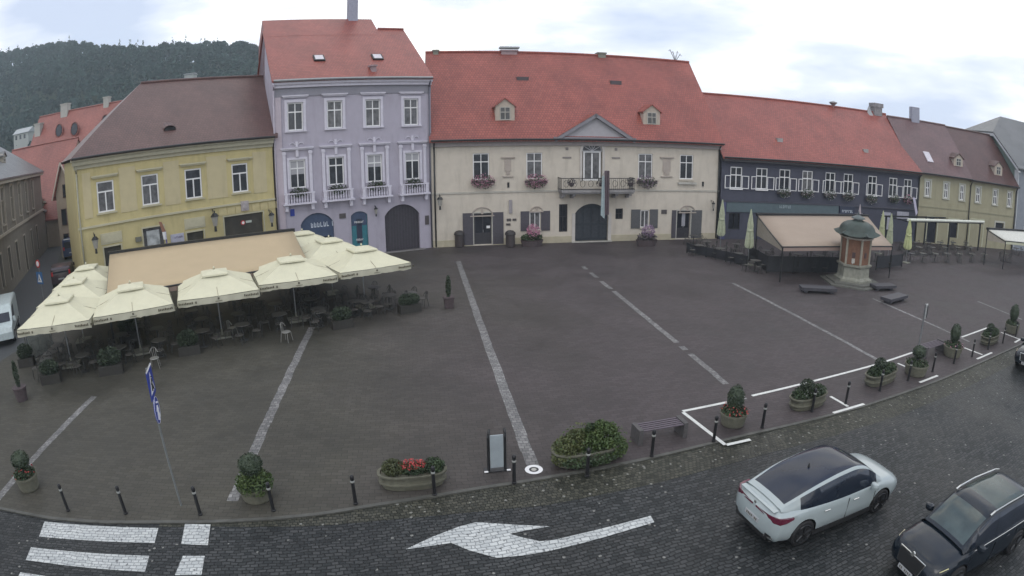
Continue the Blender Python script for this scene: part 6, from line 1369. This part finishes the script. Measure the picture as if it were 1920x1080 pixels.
# street signs by the side street
x, y = at(86, 585, 0); Hs = zon(x, y, 487); t = thing('sign_post', 'post with red rimmed round sign over a blue crossing sign, left side street', 'road sign', (x, y, 0), -.35)
MB().tube((0, 0, 0), (0, 0, Hs), .03).build('post', METALG, t)
z = Hs - .25; MB().pxz([(.26 * math.cos(q), z + .26 * math.sin(q)) for q in [6.283 * i / 20 for i in range(20)]], -.06, -.04).build('red_sign', RED, t); MB().pxz([(.17 * math.cos(q), z + .17 * math.sin(q)) for q in [6.283 * i / 20 for i in range(20)]], -.075, -.062).build('red_sign_face', WHITE, t)
z = Hs - 1.15; s1 = MB().box((-.38, -.06, z - .38), (.38, -.04, z + .38)).build('crossing_sign', mat('sign_blue_pale', (.04, .13, .30), .4), t); MB().pxz([(-.27, z - .26), (.27, z - .26), (0, z + .27)], -.08, -.062, WHITE).build('symbol', None, s1)
MB().path([(0, -.09, z + .1), (-.02, -.09, z), (-.1, -.09, z - .18)], .02, 5).path([(-.02, -.09, z), (.08, -.09, z - .18)], .02, 5).build('figure', METALD, s1)
# wind screen panel at the left end of the terrace
x, y = at(80, 668, PZ); t = thing('wind_screen', 'pale translucent wind screen at the left end of the parasol terrace', 'wind screen', (x, y, PZ), 1.35)
gm_ = mat('screen_glass', (.33, .36, .33), .3); gm_.node_tree.nodes['Principled BSDF'].inputs['Alpha'].default_value = .45
MB().box((-.9, -.01, .15), (.9, .01, 1.55)).build('pane', gm_, t); MB().box((-.95, -.03, 0), (-.9, .03, 1.6)).box((.9, -.03, 0), (.95, .03, 1.6)).box((-.9, -.03, .08), (.9, .03, .15)).build('frame', METALG, t)
# ------------------------------------------------------------------ fountain house ----
fx, fy = at(1606, 533, PZ); fy += .5; ztop = zon(fx, fy, 404); zc = lambda p: zon(fx, fy - .9, p) - PZ
z1, z2, z3, z4 = zc(513), zc(462), zc(428), zon(fx, fy, 412); print('fountain', fx, fy, z1, z2, z3, z4, ztop)
z1, z2, z3 = 1.12, 2.72, 3.5
t = thing('fountain_house', 'small hexagonal brick fountain house with bulging green copper roof on pale stone base', 'fountain', (fx, fy, PZ), .22)
MB().lathe([(1.36, 0), (1.36, .16), (1.24, .20), (1.12, .30), (1.10, z1 - .2), (1.24, z1 - .12), (1.26, z1), (.9, z1)], 6).build('stone_base', mat('fountain_stone', (.23, .23, .19), .8, 5, .2, .3, 30, stain=.8), t)
MB().lathe([(1.0, z1 + .001), (1.0, z2)], 6).build('brick_shaft', BRICK, t)
mb = MB()
for i in range(6): a = i * math.pi / 3; mb.tube((1.01 * math.cos(a), 1.01 * math.sin(a), z1), (1.01 * math.cos(a), 1.01 * math.sin(a), z2), .085, n=8)
mb.build('corner_columns', mat('column_stone', (.27, .25, .20), .7, 5, .1), t)
MB().lathe([(1.05, z2), (1.18, z2 + .05), (1.20, z2 + .14), (1.05, z2 + .16)], 6).build('cornice', mat('pale_cornice', (.40, .36, .31), .8), t)
mb = MB(); n_ = 48; prof = [(1.2, z2 + .1, 1), (1.66, z2 + .26, 1.0), (1.55, z2 + .34, .8), (1.28, z2 + .50, .45), (1.2, z2 + .72, .25), (1.03, z2 + .93, .15), (.70, z2 + 1.10, .1), (.36, z2 + 1.18, 0)]; vs = []
for r, z, sp in prof:
    for i in range(n_):
        a = 2 * math.pi * i / n_; m6 = abs(((a / (math.pi / 3)) % 1) - .5) * 2; rr_ = r * (1 - .16 * (1 - m6 ** 2) * sp); vs.append((rr_ * math.cos(a), rr_ * math.sin(a), z + .16 * sp * (m6 ** 3)))
mb.add(vs, [(k * n_ + i, k * n_ + (i + 1) % n_, (k + 1) * n_ + (i + 1) % n_, (k + 1) * n_ + i) for k in range(len(prof) - 1) for i in range(n_)] + [tuple(range((len(prof) - 1) * n_, len(prof) * n_))])
o = mb.build('copper_roof', COPPER, t); autosmooth(o, 40)
MB().lathe([(.32, z2 + 1.17), (.32, z2 + 1.27), (.50, z2 + 1.29), (.44, z2 + 1.38), (.14, z2 + 1.50), (.05, z2 + 1.54), (.06, z2 + 1.64), (.02, z2 + 1.76)], 12).build('lantern_cap', mat('cap_metal', (.08, .10, .10), .5), t)
mb = MB()
for i in (3, 4, 5):
    a = (i + .5) * math.pi / 3; c_ = (.875 * math.cos(a), .875 * math.sin(a)); mb.rbox((c_[0], c_[1], 1.75), (.04, .22, .34), a)
mb.build('plaque', mat('plaque_dark', (.06, .035, .035), .5), t)
a = 3.5 * math.pi / 3; o = MB().tube((.88 * math.cos(a), .88 * math.sin(a), 1.35), (1.15 * math.cos(a), 1.15 * math.sin(a), 1.25), .05).rbox((.885 * math.cos(a), .885 * math.sin(a), 1.38), (.05, .22, .3), a).build('spout', STONE, t)
struct(MB().lathe([(2.3, 0), (2.3, .10), (1.95, .11), (1.95, .22), (.2, .22)], 6), 'fountain_step', mat('step_stone', (.12, .12, .105), .7, 4, .2, .2), loc=(fx, fy, PZ), rz=.22)
t.location.z = PZ + .2
for i, (px, py, an, L_, l) in enumerate(((1533, 548, -.35, 2.3, 'dark low stone bench left of the fountain house'), (1676, 565, .25, 2.2, 'dark low stone bench right front of the fountain house'), (1655, 543, -.1, 1.8, 'dark low stone bench right behind the fountain house'))):
    x, y = at(px, py, PZ); b_ = thing('stone_bench', l, 'bench', (x, y, PZ), an, 'low stone benches round the fountain')
    MB().box((-L_ / 2, -.4, .16), (L_ / 2, .4, .34)).build('seat', mat('bench_stone_dark', (.055, .053, .062), .5, 5, .2), b_)
    for s_ in (-1, 1): MB().box((s_ * (L_ / 2 - .3) - .12, -.24, 0), (s_ * (L_ / 2 - .3) + .12, .24, .16)).build('leg', MATS['bench_stone_dark'], b_)
# ------------------------------------------------------------------ vehicles ----
def cat_interp(tab, xs):
    t = np.array(tab, float); out = np.zeros((len(xs), t.shape[1])); out[:, 0] = xs
    for c in range(1, t.shape[1]):
        m = np.gradient(t[:, c], t[:, 0]); 
        for i, x in enumerate(xs):
            k = int(np.clip(np.searchsorted(t[:, 0], x) - 1, 0, len(t) - 2)); h = t[k + 1, 0] - t[k, 0]; s = (x - t[k, 0]) / h
            out[i, c] = (2 * s**3 - 3 * s**2 + 1) * t[k, c] + (s**3 - 2 * s**2 + s) * h * m[k] + (-2 * s**3 + 3 * s**2) * t[k + 1, c] + (s**3 - s**2) * h * m[k + 1]
    return out
def solid_cut(o, cutters):
    for c in cutters:
        md = o.modifiers.new('b', 'BOOLEAN'); md.operation = 'DIFFERENCE'; md.object = c; md.solver = 'EXACT'
    bpy.context.view_layer.update(); dg = bpy.context.evaluated_depsgraph_get(); me = bpy.data.meshes.new_from_object(o.evaluated_get(dg)); o.modifiers.clear(); old = o.data; o.data = me; bpy.data.meshes.remove(old)
    for c in cutters: bpy.data.objects.remove(c)
def wheel(par, x, y, r, w_=.22, rim=None):
    t = MB(); s = 1 if y > 0 else -1
    def ring(prof, m, n_=28):
        mb = MB(); vs = []
        for rad, yy in prof:
            for i in range(n_): a = 2 * math.pi * i / n_; vs.append((rad * math.cos(a), yy, rad * math.sin(a)))
        mb.add(vs, [(k * n_ + i, k * n_ + (i + 1) % n_, (k + 1) * n_ + (i + 1) % n_, (k + 1) * n_ + i) for k in range(len(prof) - 1) for i in range(n_)] + [tuple(range(n_)), tuple(range(len(prof) * n_ - 1, (len(prof) - 1) * n_ - 1, -1))]); return mb
    o = ring([(r * .9, -w_ / 2), (r, -w_ / 2 + .03), (r, w_ / 2 - .03), (r * .9, w_ / 2), (r * .66, w_ / 2)], BLACK).build('wheel', BLACK, par, loc=(x, y, r)); autosmooth(o, 40)
    mb = MB(); yo = s * w_ / 2
    for i in range(5):
        a = 2 * math.pi * i / 5 + .3
        for da in (-.13, .13): mb.tube((.05 * math.cos(a), yo, .05 * math.sin(a)), (r * .66 * math.cos(a + da), yo, r * .66 * math.sin(a + da)), .026, n=5)
    n_ = 20
    for i in range(n_):
        a0, a1 = 2 * math.pi * i / n_, 2 * math.pi * (i + 1) / n_; mb.tube((r * .68 * math.cos(a0), yo, r * .68 * math.sin(a0)), (r * .68 * math.cos(a1), yo, r * .68 * math.sin(a1)), .022, n=5)
    mb.build('rim', rim or METALG, o); return o
def car(name, label, loc, ang, body, gh, paint, roofm, wx, wr, wy, side_glass, pillars, glass=GLASSB, cat='car', belt_trim=True, n_x=64):
    t = thing(name, label, cat, (*loc, 0.005), ang)
    xs = np.linspace(body[0][0], body[-1][0], n_x); B_ = cat_interp(body, xs); mb = MB(); vs = []
    for x, wl, w, wb, zs, zb, zt in B_:
        h = [(wl * .0, zs), (wl * .85, zs), (wl, zs + .03), (w * .985, zs + .14), (w, zs + (zb - zs) * .45), (w * .985, zs + (zb - zs) * .78), (wb + (w - wb) * .45, zb - .035), (wb, zb), (wb * .80, zb + (zt - zb) * .75), (wb * .45, zt), (0, zt + .008)]
        vs += [(x, y, z) for y, z in h] + [(x, -y, z) for y, z in h[-2:0:-1]]
    m_ = 20; fs = [(i * m_ + j, (i + 1) * m_ + j, (i + 1) * m_ + (j + 1) % m_, i * m_ + (j + 1) % m_) for i in range(n_x - 1) for j in range(m_)]
    mb.add(vs, fs + [tuple(range(m_)), tuple(range(n_x * m_ - 1, (n_x - 1) * m_ - 1, -1))]); bo = mb.build('body', paint, t)
    cut = []
    for x in wx:
        for s in (-1, 1):
            c = MB().tube((x, s * (wy - .22), wr), (x, s * (wy + .35), wr), wr + .055, n=36).build('cut', BLACK); cut.append(c)
    c0 = t.matrix_world.copy(); t.location = (0, 0, 0); t.rotation_euler = (0, 0, 0); solid_cut(bo, cut); t.location = (*loc, .005); t.rotation_euler = (0, 0, ang); autosmooth(bo, 32)
    for x in wx:
        for s in (-1, 1):
            wheel(t, x, s * (wy - .09), wr, rim=RIMD)
            mb = MB(); n_ = 18; vs = []
            for k, yy in ((0, wy - .24), (1, wy + .005)):
                for i in range(n_ + 1): a = math.pi * i / n_ * 1.16 - .25; vs.append((x + (wr + .05) * math.cos(a), s * yy, wr + (wr + .05) * math.sin(a)))
            mb.add(vs, [(i, i + 1, n_ + 2 + i, n_ + 1 + i) for i in range(n_)]); mb.build('wheel_arch', BLACK, t)
    # greenhouse
    gx = np.linspace(gh[0][0], gh[-1][0], 46); G_ = cat_interp(gh, gx); mb = MB(); vs = []
    for x, wb, wr_, zb, zr in G_:
        h = [(wb, zb - .06), (wb, zb), (wr_ + (wb - wr_) * .45 + .012, zb + (zr - zb) * .52), (wr_ + .02, zb + (zr - zb) * .90), (wr_ - .05, zr - .008 + .0), (wr_ * .6, zr + .012), (0, zr + .022)]
        vs += [(x, y, z) for y, z in h] + [(x, -y, z) for y, z in h[-2::-1]]
    m_ = 13
    for i in range(len(gx) - 1):
        xc = (gx[i] + gx[i + 1]) / 2; sl = (G_[i + 1][4] - G_[i][4]) / (gx[i + 1] - gx[i])
        for j in range(m_ - 1):
            side = j in (1, 2, 9, 10); rail = j in (3, 8); top = 4 <= j <= 7
            if side: mm = glass if side_glass[0] < xc < side_glass[1] and not any(a < xc < b for a, b in pillars) else paint
            elif rail: mm = paint
            elif top: mm = roofm(xc, sl)
            else: mm = paint
            a = i * m_ + j; mb.add([], [], None); mb.f.append((a, a + m_, a + m_ + 1, a + 1)); mb.m.append(mb.mi(mm))
    mb.v = [tuple(map(float, p)) for p in vs]
    g = mb.build('cabin', None, t); autosmooth(g, 40)
    return t, bo
WP = mat('silver_white_paint', (.33, .38, .385), .25, 1.5, .02, coat=.6); BP = mat('black_paint', (.006, .011, .018), .25, 1.5, .05, spec=.35, coat=.35)
CG = mat('car_glass', (.018, .024, .036), .07, 2, .2, spec=.7); PAN = mat('panorama_roof', (.012, .018, .034), .16, 2, .1, spec=.45)
WSG = mat('windscreen_glass', (.045, .065, .065), .08, 2, .3, spec=.7)
LAMP = mat('tail_lamp', (.10, .012, .03), .2, 8, .2, coat=.5); LAMPL = mat('lamp_clear', (.55, .56, .52), .15, 8, .1, coat=.5); CHROME = mat('chrome', (.70, .70, .66), .15, 8, .05, metal=.9); AMBER = mat('pale_yellow_trim', (.60, .56, .30), .3)
RIMD = mat('dark_rim', (.030, .032, .035), .35, 8, .1, metal=.6)
PLATE = mat('number_plate', (.42, .43, .44), .5, 20, .1)
body_w = [(-2.28, .52, .62, .56, .40, .84, .93), (-2.20, .70, .80, .72, .31, .90, 1.03), (-1.95, .80, .89, .80, .25, .96, 1.10), (-1.4, .83, .91, .85, .22, .98, 1.06), (-.6, .84, .915, .86, .20, .96, 1.0), (.4, .84, .91, .86, .20, .94, .98), (1.05, .84, .91, .85, .20, .92, .99), (1.55, .82, .90, .80, .22, .88, .945), (2.0, .76, .84, .72, .27, .78, .84), (2.22, .62, .70, .60, .33, .66, .71), (2.29, .50, .58, .50, .40, .58, .62)]
gh_w = [(-2.06, .70, .62, 1.06, 1.10), (-1.75, .77, .65, 1.00, 1.215), (-1.3, .83, .68, .97, 1.37), (-.7, .85, .68, .95, 1.50), (-.1, .86, .67, .94, 1.565), (.35, .85, .655, .93, 1.55), (.72, .84, .66, .92, 1.43), (1.10, .82, .68, .93, 1.17), (1.32, .79, .69, .93, 1.0)]
def rm_w(x, sl): return PAN if -1.92 < x < .38 else (CG if x >= .38 and x < 1.28 else WP)
wc, bo = car('parked_coupe_suv', 'silver-white coupe SUV with dark glass roof seen from behind on the cobbled road', (9.20, 9.80), .105, body_w, gh_w, WP, rm_w, (-1.36, 1.36), .345, .90, (-1.50, 1.06), [], glass=CG)
for s in (-1, 1):
    pts = [(-2.255, .06, .885, .93), (-2.25, .35, .88, .935), (-2.235, .55, .84, .94), (-2.195, .72, .81, .945), (-2.11, .835, .80, .945), (-1.98, .885, .84, .945), (-1.80, .90, .90, .94)]
    mb = MB(); mb.add([(x, s * y, z0) for x, y, z0, z1 in pts] + [(x + .01, s * (y - .012), z1) for x, y, z0, z1 in pts], [(i, i + 1, i + 8, i + 7) for i in range(6)]); o = mb.build('tail_light', LAMP, wc); md = o.modifiers.new('t', 'SOLIDIFY'); md.thickness = .07; md.offset = 0
    MB().rbox((-2.20, s * .64, .47), (.07, .26, .20), -s * .35).build('bumper_trim', CHROME, wc); MB().rbox((-2.225, s * .645, .47), (.05, .18, .13), -s * .35).build('bumper_vent', BLACK, wc)
    m_ = MB(); m_.lathe([(.02, -.10), (.085, -.07), (.10, 0), (.085, .06), (.02, .08)], 12, (0, 0, 0), None, 1.0, 1.3); o = m_.build('mirror', WP, wc, loc=(.82, s * .99, 1.03)); 
    for x in (-.72, .28): MB().tube((x - .09, s * .915, .80), (x + .09, s * .918, .80), .017, n=6).build('door_handle', CHROME, wc)
    mb = MB(); 
    for x in (.02, 1.02): mb.box((x - .004, s * .908 - .006, .32), (x + .004, s * .908 + .008, .90))
    mb.box((-1.18, s * .88 - .006, .55), (-1.172, s * .88 + .036, .90)); mb.build('door_gap', BLACK, wc)
    MB().box((-1.05, s * .905 - .02, .20), (1.0, s * .905 + .006, .33)).build('sill_trim', BLACK, wc)
    MB().add([(2.05, s * .66, .72), (2.16, s * .50, .70), (2.22, s * .46, .64), (2.08, s * .72, .66), (1.78, s * .80, .74)], [(0, 1, 2, 3), (0, 3, 4)]).build('headlight', LAMPL, wc).modifiers.new('t', 'SOLIDIFY').thickness = .04
MB().box((-2.30, -.26, .56), (-2.262, .26, .67)).build('number_plate', PLATE, wc); MB().box((-2.235, -.66, 1.045), (-2.09, .66, 1.065)).build('boot_lip', WP, wc); MB().box((-2.27, -.62, .30), (-2.12, .62, .42)).build('rear_diffuser', BLACK, wc)
MB().lathe([(.03, 0), (.02, .04), (.008, .09)], 8, (-.78, 0, 1.52)).build('roof_antenna', BLACK, wc); MB().tube((-2.275, 0, .98), (-2.265, 0, .98), .05, n=4).build('badge', CHROME, wc)
mb = MB(); [mb.box((-2.305, -.21 + i * .062, .585), (-2.302, -.175 + i * .062, .645)) for i in range(7) if i != 2]; mb.build('plate_characters', INK, wc)
body_b = [(-2.25, .62, .74, .68, .40, .92, .98), (-2.12, .76, .88, .80, .28, .98, 1.04), (-1.4, .84, .92, .87, .24, 1.0, 1.04), (-.4, .85, .92, .87, .22, .99, 1.02), (.6, .85, .92, .87, .22, .97, 1.01), (1.1, .85, .92, .85, .22, .95, 1.03), (1.6, .83, .91, .80, .24, .90, 1.0), (2.0, .78, .86, .73, .28, .82, .93), (2.2, .66, .74, .62, .34, .74, .84), (2.27, .55, .62, .52, .42, .66, .74)]
gh_b = [(-2.10, .80, .62, 1.0, 1.12), (-1.85, .83, .66, .99, 1.42), (-1.55, .85, .67, .99, 1.57), (-.9, .86, .68, .98, 1.635), (-.1, .87, .68, .98, 1.645), (.45, .86, .67, .97, 1.61), (.8, .85, .67, .97, 1.44), (1.12, .83, .69, .98, 1.20), (1.32, .80, .70, .98, 1.06)]
def rm_b(x, sl): return (WSG if .58 < x < 1.27 else (CG if x < -1.6 else (mat('roof_glass_green', (.030, .050, .050), .15, 2, .2) if -1.2 < x < .1 else BP)))
def black_car(loc, ang, label):
    t, b = car('parked_suv', label, loc, ang, body_b, gh_b, BP, rm_b, (-1.33, 1.33), .35, .91, (-1.75, .98), [(-.75, -.68), (.06, .13)], glass=CG)
    for s in (-1, 1):
        pts = [(-1.5, s * .66, 1.62), (-1.25, s * .665, 1.685), (-.3, s * .675, 1.715), (.30, s * .66, 1.68), (.46, s * .655, 1.63)]; MB().path(pts, .022, 8).build('roof_rail', CHROME, t)
        m_ = MB(); m_.lathe([(.02, -.10), (.085, -.07), (.10, 0), (.085, .06), (.02, .08)], 12, (0, 0, 0), None, 1.0, 1.4); m_.build('mirror', BP, t, loc=(.86, s * 1.01, 1.08))
        MB().add([(2.13, s * .50, .80), (2.22, s * .44, .74), (2.14, s * .66, .72), (1.86, s * .80, .80), (1.92, s * .74, .86)], [(0, 1, 2, 3), (0, 3, 4)]).build('headlight', mat('lamp_dark', (.03, .03, .03), .1, coat=.8), t).modifiers.new('t', 'SOLIDIFY').thickness = .03
        MB().path([(1.80, s * .855, .82), (2.0, s * .80, .77), (2.16, s * .66, .70), (2.20, s * .50, .70)], .013, 6).build('light_strip', AMBER if s > 0 else mat('warm_strip', (.55, .50, .36), .3), t)
        MB().tube((-1.7, s * .89, .985), (.95, s * .885, .975), .012, n=6).build('window_trim', CHROME, t)
        for x in (-.55, .45): MB().tube((x - .09, s * .925, .86), (x + .09, s * .927, .86), .017, n=6).build('door_handle', BP, t)
        mb = MB(); [mb.box((x - .004, s * .915 - .006, .32), (x + .004, s * .915 + .008, .94)) for x in (.0, 1.02, -1.0)]; mb.build('door_gap', GAPSHADE, t)
    MB().add([(2.235, -.44, .80), (2.235, .44, .80), (2.285, .36, .50), (2.285, -.36, .50)], [(0, 1, 2, 3)]).build('grille', BLACK, t).modifiers.new('t', 'SOLIDIFY').thickness = .05
    MB().path([(2.24, -.46, .82), (2.27, -.10, .845), (2.275, 0, .835), (2.27, .10, .845), (2.24, .46, .82), (2.29, .38, .50), (2.30, -.38, .50), (2.24, -.46, .82)], .014, 6).build('grille_surround', CHROME, t)
    MB().tube((2.25, 0, .855), (2.285, 0, .86), .058, n=18).build('badge', CHROME, t); MB().box((2.315, -.26, .36), (2.33, .26, .47)).build('number_plate', PLATE, t)
    mb = MB(); [mb.box((2.331, -.21 + i * .062, .385), (2.333, -.175 + i * .062, .445)) for i in range(7) if i != 2]; mb.build('plate_characters', INK, t)
    MB().box((1.16, -.6, 1.035), (1.20, .6, 1.055)).build('wiper', BLACK, t)
    return t
black_car((11.68, 6.43), math.pi + .0, 'black SUV with chrome grille and silver roof rails, cut by the bottom right corner')
e_x, e_y = at(1911, 706, 0); black_car((e_x + 2.95, e_y + .55), math.pi + .17, 'dark car of which only the nose shows at the right edge of the road')
# vans and cars in the side street
def box_van(name, label, loc, ang, paint, L_=4.6, W_=1.85, H_=1.9, cat='van', rear=True, nose=.9):
    t = thing(name, label, cat, (*loc, .01), ang); hw = W_ / 2
    prof = [(-L_ / 2, .35), (-L_ / 2, .95), (-L_ / 2 + .10, H_ - .12), (-L_ / 2 + .3, H_), (L_ / 2 - nose - .75, H_), (L_ / 2 - nose - .45, H_ - .05), (L_ / 2 - nose + .15, 1.12), (L_ / 2 - .12, .95), (L_ / 2, .72), (L_ / 2, .35)]
    mb = MB(); n_ = len(prof); secs = [(-hw, .93, 0), (-hw + .08, 1.0, 0), (hw - .08, 1.0, 0), (hw, .93, 0)]; vs = []
    for yy, k, _ in secs: vs += [(x * (1 if k == 1 else .985), yy, z if z < 1.0 else 1.0 + (z - 1.0) * k) for x, z in prof]
    mb.add(vs, [(s * n_ + i, (s + 1) * n_ + i, (s + 1) * n_ + (i + 1) % n_, s * n_ + (i + 1) % n_) for s in range(3) for i in range(n_)] + [tuple(range(n_)), tuple(range(4 * n_ - 1, 3 * n_ - 1, -1))]); o = mb.build('body', paint, t); autosmooth(o, 25)
    for x in (-L_ / 2 + .8, L_ / 2 - .85):
        for s in (-1, 1): wheel(t, x, s * (hw - .08), .32)
    for s in (-1, 1):
        MB().add([(L_ / 2 - nose - .6, s * (hw + .004), H_ - .25), (L_ / 2 - nose + .0, s * (hw + .004), 1.12), (L_ / 2 - nose - 1.45, s * (hw + .004), 1.12), (L_ / 2 - nose - 1.45, s * (hw + .004), H_ - .25)], [(0, 1, 2, 3)]).build('side_window', GLASSB, t)
        MB().box((L_ / 2 - nose - .2, s * (hw + .12) - .09, 1.05), (L_ / 2 - nose - .05, s * (hw + .12) + .09, 1.3)).build('mirror', paint, t)
        MB().box((-L_ / 2 - .02, s * (hw - .12) - .07, .95), (-L_ / 2 + .03, s * (hw - .12) + .07, 1.25)).build('tail_light', mat('tail_red', (.50, .01, .02), .3), t); MB().box((-L_ / 2 + .9, s * hw - .012, .42), (L_ / 2 - .9, s * hw + .02, .56)).build('side_moulding', BLACK, t)
    MB().add([(L_ / 2 - nose + .17, -hw + .14, 1.14), (L_ / 2 - nose + .17, hw - .14, 1.14), (L_ / 2 - nose - .44, hw - .18, H_ - .10), (L_ / 2 - nose - .44, -hw + .18, H_ - .10)], [(0, 1, 2, 3)]).build('windscreen', GLASSB, t)
    MB().box((-L_ / 2 - .012, -hw + .18, 1.12), (-L_ / 2 + .06, hw - .18, H_ - .28)).build('rear_window', GLASSB, t); MB().box((-L_ / 2 - .03, -.26, .62), (-L_ / 2 - .002, .26, .73)).build('number_plate', PLATE, t)
    return t
x, y = at(128, 488, 0); v = box_van('blue_van', 'dark blue van with red tail light by the yellow house corner', (x - .6, y + 2.2), 2.05, mat('van_blue', (.025, .045, .11), .3, coat=.4), 4.4, 1.85, 2.0)
MB().box((-2.1, -.75, 1.92), (-1.7, .75, 1.98)).build('roof_edge', WHITE, v)
x, y = at(92, 540, 0); box_van('dark_red_car', 'dark red hatchback in the side street, left of the parasols', (x + .6, y + 1.6), 2.08, mat('car_maroon', (.050, .028, .035), .3, coat=.4), 4.1, 1.75, 1.5)
x, y = at(4, 645, 0); box_van('white_van', 'pale white van cut by the left edge beside the parasols', (x - .9, y + 1.4), -1.0, mat('van_white', (.45, .52, .52), .3, coat=.4), 4.9, 1.95, 2.0, nose=1.0)
# ------------------------------------------------------------------ haze ----
hm = bpy.data.materials.new('haze'); hm.use_nodes = True; t_ = hm.node_tree; t_.nodes.clear()
pv = t_.nodes.new('ShaderNodeVolumePrincipled'); pv.inputs['Color'].default_value = (.80, .93, 1.0, 1); pv.inputs['Density'].default_value = 0.0006; pv.inputs['Anisotropy'].default_value = 0.2
oo = t_.nodes.new('ShaderNodeOutputMaterial'); t_.links.new(pv.outputs[0], oo.inputs['Volume'])
HZ = MB().box((-420, -260, -1.2), (420, 640, 150)).build('haze', hm); tag(HZ, 'thin damp air over the square and hill', 'haze', kind='stuff')
sc.cycles.volume_bounces = 1
